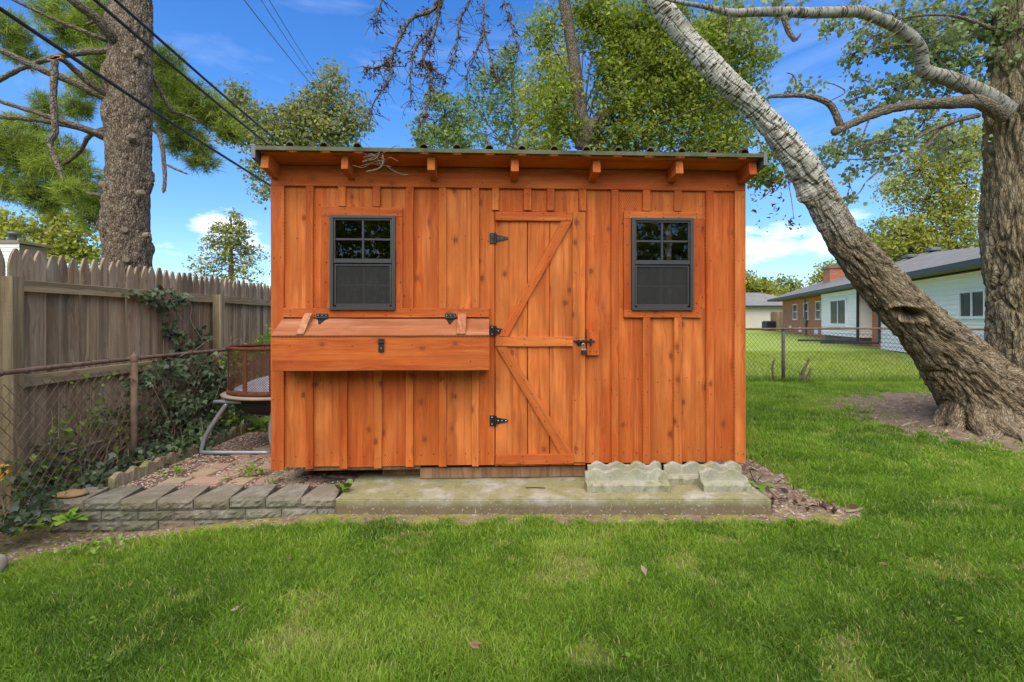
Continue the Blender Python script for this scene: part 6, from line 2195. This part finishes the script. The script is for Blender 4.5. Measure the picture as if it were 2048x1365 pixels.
for k in range(7):
    x = PX(1543, 41) + k * 0.15
    plank('board', 0.142, 0.02, 1.65, T(x, 41.0, 1.2 + 0.01 * (k % 3)), M_FPOST, gp, 1)
for z in (0.75, 1.75):
    cbox('rail', PX(1543, 41) - 0.08, PX(1543, 41) + 0.98, 41.011, 41.05, z, z + 0.09, M_FPOST, gp, I4)
# white house top showing over the wooden fence
wh = thing('white_house', 'white sided house gable with vent pipe peeking over the wooden fence', 'house', (PX(20, 16), 16.0, 0.0))
cbox('wall_core', PX(-150, 16), PX(36, 16), 16.0, 17.0, 0.0, PZ(489, 16), M_CONCR, wh, I4)
siding('siding', PX(-150, 16), PX(40, 16), 2.0, PZ(487, 16), 15.99, M_SIDING, wh, I4, 0.12)
cbox('roof_edge', PX(-160, 16), PX(43, 16), 15.9, 17.1, PZ(487, 16) + 0.001, PZ(482, 16), M_CONCR, wh, I4)
mb = MB()
mb.lathe([(0.10, 0.0), (0.10, 0.25), (0.16, 0.25), (0.14, 0.34), (0.0, 0.36)], (PX(26, 16.2), 16.2, PZ(484, 16)), 12)
mb.build('vent_pipe', M_RAKE, wh, I4, True)

# trees standing behind the photographer, seen only in the window panes
for k, (x, y, h, r_, lab) in enumerate(((-3.8, -9.0, 4.4, 2.3, 'broad tree mirrored in the window above the nest box'), (1.6, -11.0, 4.5, 2.6, 'round tree mirrored low in the shed windows'), (6.2, -9.5, 4.5, 2.4, 'round tree mirrored in the window right of the door'), (-8.2, -11.0, 4.6, 2.6, 'outermost tree mirrored in the nest box window'))):
    tt = thing('mirrored_tree', lab, 'tree', (x, y, 0), 'trees mirrored in the windows')
    stem('trunk', [(x, y, -0.1), (x + 0.1, y, 1.5), (x, y + 0.1, h * 0.8)], [0.22, 0.18, 0.08], M_LIMB, tt, nseg=10, step=0.2)
    P, K, tn = blob_points((x, y, h * 0.72), (r_ * 1.1, r_, h * 0.62), 520, 16, 0.24)
    V, F, rn = leaves(P, 0.20, 0.6, 0.3, 0.2, rnd=tn)
    npm('crown', V, F, ML_CENTRE, tt, attrs={'rnd': rn})

# far-off wood along the horizon
Ps, Ts = [], []
for xx_ in np.arange(-130, 135, 5.5):
    yy_ = 84 + RNG.uniform(-4, 8)
    hh_ = RNG.uniform(2.2, 3.8)
    P, K, tn = blob_points((xx_ + RNG.uniform(-2, 2), yy_, 1.0 + hh_), (4.2, 3.0, hh_), 60, 9, 0.6)
    Ps.append(P); Ts.append(tn)
V, F, rn = leaves(np.vstack(Ps), 0.75, 0.7, 0.4, 0.2, rnd=np.concatenate(Ts))
tag(npm('treeline', V, F, ML_FAR, attrs={'rnd': rn}), 'far-off green wood along the horizon behind the houses', 'wood', kind='stuff')
# ------------------------------------------------------------------ lawn
def blades(n, xr, yr, h0, wd, keep, tall=0.5, tris=3, tone_off=0.0, dens_fn=None):
    x = RNG.uniform(xr[0], xr[1], n)
    y = RNG.uniform(yr[0], yr[1], n)
    k = keep(x, y)
    x, y = x[k], y[k]
    s = soil_mask(x, y)
    k = RNG.uniform(0, 1, len(x)) > s * 1.02
    x, y, s = x[k], y[k], s[k]
    n = len(x)
    cl = n2(x, y, 5.5, 3, 40.0)
    cl2 = n2(x, y, 1.3, 2, 60.0)
    h = h0 * RNG.uniform(0.45, 1.25, n) * (0.55 + 0.9 * cl) * (1 - 0.45 * s)
    z = ground_h(x, y)
    a = RNG.uniform(0, 2 * np.pi, n)
    lean = RNG.uniform(0.2, 1.25, n) * h
    la = n2(x, y, 3.5, 2, 77.0) * 7.0 + RNG.normal(0, 1.9, n)
    dx, dy = np.cos(la) * lean, np.sin(la) * lean
    wx, wy = np.cos(a) * wd * 0.5, np.sin(a) * wd * 0.5
    wsc = RNG.uniform(0.55, 1.7, n)
    wx, wy = wx * wsc, wy * wsc
    zt = z + h * np.sqrt(np.clip(1 - (lean / h) ** 2 * 0.45, 0.2, 1))
    zm = z + (zt - z) * 0.62
    b0 = np.stack([x - wx, y - wy, z - 0.004], 1)
    b1 = np.stack([x + wx, y + wy, z - 0.004], 1)
    tp = np.stack([x + dx, y + dy, zt], 1)
    tone = np.clip(0.44 + (cl - 0.5) * 0.7 + (cl2 - 0.5) * 1.0 + RNG.normal(0, 0.17, n) + s * 0.35 + tone_off, 0, 0.93)
    dead = RNG.uniform(0, 1, n) < 0.045 + 0.22 * np.clip(s * 2, 0, 1)
    tone[dead] = RNG.uniform(0.93, 1.0, dead.sum())
    if tris == 1:
        V = np.stack([b0, b1, tp], 1).reshape(-1, 3)
        return V, np.arange(len(V)).reshape(-1, 3), np.repeat(tone, 3)
    m0 = np.stack([x - wx * 0.75 + dx * 0.38, y - wy * 0.75 + dy * 0.38, zm], 1)
    m1 = np.stack([x + wx * 0.75 + dx * 0.38, y + wy * 0.75 + dy * 0.38, zm], 1)
    V = np.stack([b0, b1, m1, m0, tp], 1).reshape(-1, 3)
    F = np.array([(0, 1, 2), (0, 2, 3), (3, 2, 4)])[None] + (np.arange(n) * 5)[:, None, None]
    return V, F.reshape(-1, 3), np.repeat(tone, 5)


def not_built(x, y):
    on_slab = (x > -1.22) & (x < 1.80) & (y > 3.42) & (y < 4.35)
    on_wall = (x > -3.2) & (x < -1.2) & (y > 3.39)
    shed_ = (np.abs(x) < 1.95) & (y > 3.75) & (y < 6.5)
    return ~(on_slab | on_wall | shed_) & (x > -3.3)


def in_view(x, y, m=0.25):
    return np.abs(x) < 1.04 * y + m


G = []
G.append(blades(330000, (-3.3, 3.3), (1.55, 3.0), 0.040, 0.0038, lambda x, y: not_built(x, y) & in_view(x, y)))
G.append(blades(190000, (-4.3, 4.6), (3.0, 4.4), 0.041, 0.0046, lambda x, y: not_built(x, y) & in_view(x, y)))
G.append(blades(120000, (1.6, 6.8), (4.4, 6.4), 0.055, 0.0065, lambda x, y: not_built(x, y) & in_view(x, y)))
V = [g[0] for g in G]
F, o_ = [], 0
for g in G:
    F.append(g[1] + o_); o_ += len(g[0])
grass = npm('grass', np.vstack(V), np.vstack(F), ML_GRASS, attrs={'rnd': np.concatenate([g[2] for g in G])})
tag(grass, 'mown green lawn grass in front of and beside the shed', 'grass', kind='stuff')
G = [blades(190000, (1.5, 11.5), (6.4, 10.8), 0.060, 0.010, lambda x, y: not_built(x, y) & in_view(x, y), tris=1, tone_off=0.10),
     blades(9000, (1.4, 12.5), (10.75, 11.05), 0.17, 0.010, lambda x, y: in_view(x, y), tris=1, tone_off=-0.15)]
V = np.vstack([g[0] for g in G])
npm_ = npm('grass', V, np.arange(len(V)).reshape(-1, 3), ML_GRASS, attrs={'rnd': np.concatenate([g[2] for g in G])})
tag(npm_, 'lawn grass between the leaning poplar and the chain-link fence', 'grass', kind='stuff')
V, F, rn = blades(130000, (2.0, 20.0), (11.05, 19.0), 0.075, 0.022, lambda x, y: in_view(x, y) & (x < 9.5 + 0.62 * (y - 11)), tris=1)
npm_ = npm('grass', V, F, ML_FARGRASS, attrs={'rnd': rn})
tag(npm_, "bright yellow green grass of the neighbour's lawn beyond the chain-link fence", 'grass', kind='stuff')

# ------------------------------------------------------------------ ivy, shrubs and weeds
def ivy_leaves(C, size, face=None, rnd=None):
    """five-pointed leaves turned towards +x / the viewer"""
    n = len(C)
    nrm = rand_dirs(n) * 0.8 + (np.array([0.55, -0.55, 0.45]) if face is None else np.asarray(face))
    nrm /= np.linalg.norm(nrm, axis=1)[:, None]
    d = rand_dirs(n) * 0.6
    d[:, 2] -= 0.8
    d -= nrm * (d * nrm).sum(1)[:, None]
    d /= np.linalg.norm(d, axis=1)[:, None] + 1e-9
    sd = np.cross(nrm, d)
    s = size * RNG.uniform(0.55, 1.35, n)[:, None]
    prof = [(0, 0), (-0.05, 0.30), (0.35, 0.48), (0.45, 0.22), (1.0, 0.0), (0.45, -0.22), (0.35, -0.48), (-0.05, -0.30)]
    V = np.stack([C + d * s * a + sd * s * b + nrm * s * (0.12 * abs(b) - 0.10 * a * a) for a, b in prof], 1).reshape(-1, 3)
    F = np.array([(0, 1, 2, 3), (0, 3, 4, 5), (0, 5, 6, 7)])[None] + (np.arange(n) * 8)[:, None, None]
    r = RNG.uniform(0, 1, n) if rnd is None else rnd
    return V, F.reshape(-1, 4), np.repeat(r, 8)


def stems_part(parent, paths, r0, mat_, name='stem'):
    mb = MB()
    for p in paths:
        q = catmull(p, 5)
        mb.tube([tuple(v) for v in q], list(np.linspace(r0, r0 * 0.4, len(q))), 5)
    o = mb.build(name, mat_, parent)
    return tag(o, kind='stuff')


def plant(name, label, cat, loc, blobs, leaf_fn, lm, grp=None, paths=None, stem_r=0.004, stem_m=None):
    t_ = thing(name, label, cat, loc, grp)
    Cs, Ts = [], []
    for (c, r, k, per, spread) in blobs:
        P, K, tn = blob_points(c, r, k, per, spread, 0.3)
        Cs.append(P); Ts.append(tn)
    C = np.vstack(Cs)
    ok = C[:, 2] > 0.02
    V, F, rn = leaf_fn(C[ok], np.concatenate(Ts)[ok])
    npm('foliage', V, F, lm, t_, attrs={'rnd': rn})
    if paths:
        stems_part(t_, paths, stem_r, stem_m or M_PALETWIG)
    return t_


def wig(a, b, n=4, amp=0.06):
    a, b = np.array(a, float), np.array(b, float)
    return [tuple(a)] + [tuple(a + (b - a) * k / n + RNG.normal(size=3) * amp) for k in range(1, n)] + [tuple(b)]


ivf = lambda s: (lambda C, r: ivy_leaves(C, s, None, r))
lvf = lambda s, a=0.5: (lambda C, r: leaves(C, s, a, 0.6, 0.2, rnd=r))
plant('ivy', 'dark ivy mass climbing the chain-link fence beyond its rusty post', 'ivy', (-3.3, 5.2, 0.05),
      [((-3.32, 4.75, 0.80), (0.12, 0.40, 0.16), 24, 14, 0.05), ((-3.34, 5.4, 0.72), (0.14, 0.5, 0.25), 34, 14, 0.06), ((-3.22, 5.0, 0.40), (0.18, 0.6, 0.28), 37, 13, 0.06), ((-3.15, 5.7, 0.35), (0.2, 0.5, 0.25), 27, 13, 0.06), ((-3.36, 6.3, 0.6), (0.15, 0.5, 0.4), 31, 13, 0.06)],
      ivf(0.048), ML_IVY, 'ivy patches', [wig((-3.2, y, 0.1), (-3.3, y + RNG.normal(0, 0.2), 0.9)) for y in (4.6, 4.9, 5.3, 5.6, 6.0)])
plant('ivy', 'low dark ivy creeping along the bed edging near the rusty fence post', 'ivy', (-3.1, 4.3, 0.05),
      [((-3.12, 4.35, 0.16), (0.14, 0.35, 0.12), 22, 13, 0.05), ((-3.08, 4.8, 0.18), (0.12, 0.35, 0.12), 19, 13, 0.05), ((-3.2, 3.9, 0.14), (0.14, 0.3, 0.12), 18, 12, 0.05), ((-3.14, 5.4, 0.18), (0.12, 0.4, 0.12), 16, 12, 0.05)],
      ivf(0.048), ML_IVY, 'ivy patches', [wig((-3.05, y, 0.12), (-3.25, y + RNG.normal(0, 0.3), 0.35)) for y in (4.0, 4.4, 4.9, 5.2)])
plant('ivy', 'dark ivy at the foot of the nearest wooden fence post by the wall end', 'ivy', (-3.2, 3.3, 0.0),
      [((-3.25, 3.45, 0.10), (0.16, 0.25, 0.12), 16, 12, 0.05), ((-3.3, 3.15, 0.06), (0.18, 0.2, 0.09), 16, 11, 0.05), ((-3.12, 3.2, 0.03), (0.14, 0.14, 0.06), 8, 10, 0.04)],
      ivf(0.046), ML_IVY, 'ivy patches')
plant('ivy', 'ivy strand spilling over the wooden fence rail and hanging down', 'ivy', (-3.6, 5.3, 1.4),
      [((-3.56, 5.05, 1.58), (0.05, 0.45, 0.06), 16, 11, 0.04), ((-3.56, 5.22, 1.40), (0.06, 0.10, 0.18), 8, 11, 0.035), ((-3.56, 5.34, 1.15), (0.06, 0.08, 0.22), 7, 10, 0.035), ((-3.55, 5.45, 0.98), (0.07, 0.15, 0.15), 7, 10, 0.04), ((-3.56, 5.75, 1.2), (0.04, 0.05, 0.25), 5, 9, 0.03)],
      ivf(0.048), ML_IVY, 'ivy patches', [wig((-3.56, 5.2, 1.6), (-3.55, 5.5, 0.9), 5, 0.04), wig((-3.56, 5.5, 1.6), (-3.55, 5.75, 0.9), 5, 0.04)])
plant('shrub', 'light green leafy shrub behind the chain-link fence next to the near wooden post', 'shrub', (-3.42, 3.75, 0.0),
      [((-3.40, 3.78, 0.42), (0.10, 0.22, 0.24), 8, 9, 0.055), ((-3.40, 4.0, 0.62), (0.08, 0.25, 0.16), 7, 8, 0.05), ((-3.38, 4.25, 0.42), (0.08, 0.22, 0.25), 8, 9, 0.055), ((-3.36, 3.65, 0.18), (0.10, 0.2, 0.12), 9, 10, 0.05), ((-3.38, 4.1, 0.85), (0.06, 0.30, 0.07), 5, 8, 0.04)],
      lvf(0.050, 0.55), ML_SHRUB, 'shrubs in the fence bed', [wig((-3.38, 3.8 + 0.12 * k, 0.02), (-3.36 + RNG.normal(0, 0.04), 3.8 + 0.13 * k + RNG.normal(0, 0.15), RNG.uniform(0.6, 0.95)), 5, 0.03) for k in range(7)], 0.0045)
plant('shrub', 'feathery green shrub on the chain-link fence beside the fire basket', 'shrub', (-3.2, 5.9, 0.05),
      [((-3.22, 5.75, 0.85), (0.12, 0.20, 0.20), 21, 14, 0.05), ((-3.15, 5.85, 0.55), (0.14, 0.22, 0.25), 24, 14, 0.055), ((-3.2, 6.2, 0.95), (0.12, 0.25, 0.12), 14, 12, 0.05), ((-3.1, 5.6, 0.30), (0.12, 0.22, 0.15), 14, 12, 0.05)],
      lvf(0.050, 0.45), ML_SHRUB, 'shrubs in the fence bed', [wig((-3.1, 5.8, 0.05), (-3.2, 5.6 + 0.15 * k, 0.8 + 0.1 * k), 5, 0.04) for k in range(4)] + [wig((-3.25, 5.0, 0.95), (-3.3, 6.3, 1.12), 6, 0.03), wig((-3.25, 4.9, 1.0), (-3.3, 5.9, 1.18), 6, 0.03)], 0.004)
plant('shrub', 'yellow green sprig against the wooden fence just above the fire basket', 'shrub', (-3.35, 7.6, 0.5),
      [((-3.42, 7.15, 1.05), (0.12, 0.22, 0.14), 14, 13, 0.05), ((-3.42, 7.05, 1.22), (0.08, 0.12, 0.10), 7, 10, 0.04)], lvf(0.065, 0.5), ML_WEED, 'shrubs in the fence bed', [wig((-3.4, 7.2, 0.2), (-3.4, 7.1, 1.2), 4, 0.03)])
plant('ivy', 'dark tangle of ivy and dry stems low behind the chain-link fence', 'ivy', (-3.45, 4.6, 0.0),
      [((-3.46, 4.5, 0.34), (0.08, 0.7, 0.30), 26, 11, 0.06), ((-3.46, 5.4, 0.45), (0.08, 0.7, 0.40), 49, 12, 0.06), ((-3.44, 3.75, 0.22), (0.07, 0.35, 0.2), 16, 11, 0.05)], ivf(0.048), ML_IVY, 'ivy patches',
      [wig((-3.38, RNG.uniform(3.7, 5.6), 0.05), (-3.34, RNG.uniform(3.7, 5.8), RNG.uniform(0.4, 0.95)), 5, 0.05) for _ in range(26)], 0.0045)


def weed(label, x, y, z, n, ln, wd, lm, grp, upright=0.8, name='weed', spread=0.05):
    t_ = thing(name, label, 'weed', (x, y, z), grp)
    V, F, rn = [], [], []
    for k in range(n):
        a = RNG.uniform(0, 2 * np.pi)
        L = ln * RNG.uniform(0.6, 1.2)
        w_ = wd * RNG.uniform(0.7, 1.2)
        bx, by = x + RNG.normal(0, spread), y + RNG.normal(0, spread)
        tilt = RNG.uniform(0.25, 1.2) / upright
        d = np.array([math.cos(a) * math.sin(tilt), math.sin(a) * math.sin(tilt), math.cos(tilt)])
        sd = np.array([-math.sin(a), math.cos(a), 0])
        up_ = np.cross(d, sd)
        b = len(V)
        r_ = RNG.uniform(0, 1)
        for (f, wf) in ((0.0, 0.15), (0.3, 0.75), (0.6, 1.0), (0.85, 0.6)):
            c = np.array([bx, by, z]) + d * L * f + np.array([0, 0, -0.35 * L * f * f])
            V += [c - sd * w_ * wf / 2 + up_ * 0.004, c + sd * w_ * wf / 2 + up_ * 0.004]
            rn += [r_, r_]
        V.append(np.array([bx, by, z]) + d * L + np.array([0, 0, -0.35 * L])); rn.append(r_)
        F += [(b, b + 1, b + 3), (b, b + 3, b + 2), (b + 2, b + 3, b + 5), (b + 2, b + 5, b + 4), (b + 4, b + 5, b + 7), (b + 4, b + 7, b + 6), (b + 6, b + 7, b + 8)]
    o = npm('foliage', np.array(V), np.array(F), lm, t_, attrs={'rnd': np.array(rn)})
    return t_


wg = 'bright weeds behind the fire basket'
weed('broad bright green weed under the left side of the fire basket', -2.95, 5.75, 0.09, 30, 0.30, 0.075, ML_WEED, wg, 1.0, spread=0.10)
weed('bright green weed under the middle of the fire basket by its wheel', -2.68, 5.9, 0.09, 34, 0.32, 0.075, ML_WEED, wg, 1.0, spread=0.12)
weed('bright green weed showing between fire basket stand and shed', -2.42, 6.05, 0.09, 34, 0.34, 0.075, ML_WEED, wg, 1.0, spread=0.12)
weed('small rosette weed flat among the patio pavers', -2.12, 4.05, 0.10, 16, 0.15, 0.026, ML_WEED, 'small weeds', 0.75, spread=0.04)
weed('thin grassy weed beside the pavers at the shed corner', -1.95, 4.15, 0.10, 14, 0.10, 0.012, ML_WEED, 'small weeds', 1.0, spread=0.06)
weed('grassy tuft on the pavers below the shed corner board', -1.86, 3.84, 0.10, 12, 0.09, 0.012, ML_WEED, 'small weeds', 1.0, spread=0.04)
weed('tuft of weed in the gravel near the bed edging', -2.75, 4.1, 0.10, 12, 0.09, 0.02, ML_WEED, 'small weeds', 0.9, spread=0.04)
weed('young leafy weed standing between block wall and slab', -1.215, 3.60, 0.13, 12, 0.10, 0.055, ML_SHRUB, 'small weeds', 1.3, spread=0.02)
weed('light green nettle in front of the block wall end', -2.93, 3.30, 0.03, 16, 0.10, 0.055, ML_WEED, 'small weeds', 1.0, spread=0.03)
weed('green nettle below the brown stone at the corner of the wall', -3.10, 3.25, 0.0, 18, 0.11, 0.055, ML_SHRUB, 'small weeds', 1.0, spread=0.05)
weed('low creeping green weed along the lawn edge by the planting bed', -2.62, 3.12, -0.05, 40, 0.05, 0.024, ML_WEED, 'small weeds', 0.8, spread=0.10)
weed('large pale leaved weed drooping by the right shed corner', 1.98, 4.05, 0.02, 9, 0.17, 0.05, ML_WEED, 'small weeds', 0.8, spread=0.05)
yf_ = thing('yellow_flower', 'small yellow flower clump against the near fence post', 'flower', (-3.21, 3.12, 0.35))
C = np.array((-3.205, 3.15, 0.40)) + RNG.normal(size=(26, 3)) * 0.022
m_, t2 = mat('yellow_petals')
finish(t2, (0.55, 0.33, 0.02), 0.7)
V, F, rn = leaves(C, 0.030, 0.6)
npm('petals', V, F, m_, yf_, attrs={'rnd': rn})
stems_part(yf_, [wig((-3.22, 3.16, 0.0), (-3.205, 3.15, 0.38), 3, 0.01)], 0.004, M_PALETWIG)

M_DRYT = simple('dry_brown_twig', (0.10, 0.07, 0.045), (0.20, 0.15, 0.10), 20, 0.95, 0.3)
# dry twig clump caught on the roof edge
tcx, tcz = SX(752, 0.285), SZ(752, 320, 0.285)
tcw = SH @ Vector((tcx, -0.285, tcz))
tw_ = thing('twig_clump', 'tangle of dry twigs caught on the shed roof edge', 'twigs', tuple(tcw))
mb = MB()
for k in range(16):
    a = np.array(tcw) + RNG.normal(size=3) * np.array([0.03, 0.015, 0.02])
    b = a + RNG.normal(size=3) * np.array([0.085, 0.03, 0.045]) - np.array([0.0, 0.0, 0.012])
    mb.tube([tuple(v) for v in catmull(wig(a, b, 3, 0.012), 4)], 0.0024, 5)
q = np.array(tcw)
for pth in ([q + (0.05, -0.01, 0.03), q + (0.055, -0.02, -0.03), q + (0.02, -0.02, -0.07), q + (-0.06, -0.02, -0.09)], [q + (0.03, -0.01, 0.05), q + (0.0, -0.02, 0.0), q + (-0.09, -0.02, -0.02)]):
    mb.tube([tuple(v) for v in catmull(pth, 6)], 0.005, 6)
tag(mb.build('twigs', M_DRYT, tw_), kind='stuff')

# dead stems at the far fence, sticks and scraps
for (pxs, lab) in (([(1548, 762), (1545, 735), (1550, 715)], 'thin dead stem by the chain-link fence post'), ([(1608, 768), (1606, 745), (1614, 728), (1620, 715)], 'forked dead stump of stems at the foot of the chain-link fence')):
    t_ = thing('dead_stem', lab, 'dead stem', at(pxs[0][0], pxs[0][1], 10.85), 'dead stems at the far fence')
    limb('stem', pxs, 10.85, (5 if len(pxs) > 3 else 2.5, 1.5), M_LIMB, t_, 6, 0.03, 0.006)
    if len(pxs) > 3:
        limb('stem', [(1612, 768), (1618, 748), (1622, 735)], 10.85, (4, 1.5), M_LIMB, t_, 6, 0.03, 0.006)
        limb('stem', [(1600, 768), (1601, 750), (1596, 742)], 10.85, (3, 1.2), M_LIMB, t_, 6, 0.03, 0.006)


def stick(label, pts, r, m_, name='stick'):
    mb = MB()
    mb.tube([tuple(v) for v in catmull(pts, 5)], r, 6)
    o = mb.build(name, m_, None)
    return tag(o, label, 'stick', 'sticks on the ground')


def gp_(px, py, dz=0.012):
    Y_ = 1350.0 / (py - HOR)
    x_ = PX(px, Y_)
    return (x_, Y_, float(ground_h([x_], [Y_])[0]) + dz)


stick('short peeled stick at the outer edge of the bare soil beside the slab', [gp_(1690, 1028), gp_(1712, 1025), gp_(1726, 1020)], 0.010, M_PALETWIG)
stick('long thin twig lying on the soil by the shed corner', [gp_(1495, 905), gp_(1540, 918), gp_(1602, 922)], 0.005, M_PALETWIG)
stick('thin curved twig beside the slab end', [gp_(1500, 940), gp_(1512, 965), gp_(1540, 985), gp_(1560, 1003)], 0.005, M_PALETWIG)
stick('thin dark twig on the slab below the door', [(0.10, 3.66, SLZ + 0.006), (0.17, 3.66, SLZ + 0.007), (0.24, 3.65, SLZ + 0.006)], 0.004, M_TWIG)
stick('pale stick lying on the grass near the poplar roots', [gp_(1802, 863, 0.05), gp_(1820, 860, 0.055), gp_(1838, 858, 0.05)], 0.010, M_PALETWIG)
V, F, rn = leaves(np.array([gp_(1560 + RNG.normal(0, 30), 1000 + RNG.normal(0, 14), 0.02) for _ in range(24)] + [gp_(1640 + RNG.normal(0, 30), 1018 + RNG.normal(0, 8), 0.02) for _ in range(22)] + [gp_(1530 + RNG.normal(0, 20), 930 + RNG.normal(0, 15), 0.02) for _ in range(14)]), 0.05, 0.5, 1.5)
tag(npm('dead_leaf_litter', V, F, ML_DEAD, attrs={'rnd': np.clip(rn * 1.3, 0, 1)}), 'curled dead leaves on the bare soil beside the slab', 'dead leaves', kind='stuff')
for (px_, py_, lab, s_) in ((948, 1318, 'curled brown leaf lying in the lawn near the front', 0.05), (1287, 1160, 'small grey feather on the lawn in front of the slab', 0.05), (468, 1240, 'dry straw coloured blade lying on the lawn', 0.03)):
    c = np.array(gp_(px_, py_, 0.05))
    V, F, rn = leaves(np.array([c, c + (0.012, 0.004, 0.006)]), s_, 0.45, 2.0)
    tag(npm('fallen_leaf', V, F, ML_DEAD if 'brown' in lab else M_PALETWIG, attrs={'rnd': np.ones(len(V))}), lab, 'leaf', 'scraps on the lawn')
# small fallen leaves and clover scattered through the lawn
n_ = 260
lx, ly = RNG.uniform(-3, 6.5, n_), RNG.uniform(1.7, 8.0, n_)
k_ = not_built(lx, ly) & in_view(lx, ly)
lx, ly = lx[k_], ly[k_]
V, F, rn = leaves(np.stack([lx, ly, ground_h(lx, ly) + 0.035], 1), 0.026, 0.6, 2.5)
tag(npm('fallen_leaves', V, F, ML_DEAD, attrs={'rnd': np.clip(rn * 0.6 + 0.5, 0, 1)}), 'tiny dry leaf bits strewn through the lawn', 'fallen leaves', kind='stuff')
n_ = 420
cx_, cy_ = RNG.uniform(-3, 5, n_), RNG.uniform(1.7, 5.0, n_)
k_ = not_built(cx_, cy_) & in_view(cx_, cy_) & (n2(cx_, cy_, 1.1, 2, 91.0) > 0.52) & (soil_mask(cx_, cy_) < 0.3)
cx_, cy_ = np.repeat(cx_[k_], 9), np.repeat(cy_[k_], 9)
C = np.stack([cx_ + RNG.normal(0, 0.022, len(cx_)), cy_ + RNG.normal(0, 0.022, len(cx_)), ground_h(cx_, cy_) + RNG.uniform(0.02, 0.04, len(cx_))], 1)
V, F, rn = leaves(C, 0.017, 0.85, 3.0)
tag(npm('clover', V, F, ML_GRASS, attrs={'rnd': np.clip(rn * 0.5, 0, 0.5)}), 'patches of small round clover leaves in the lawn', 'clover', kind='stuff')
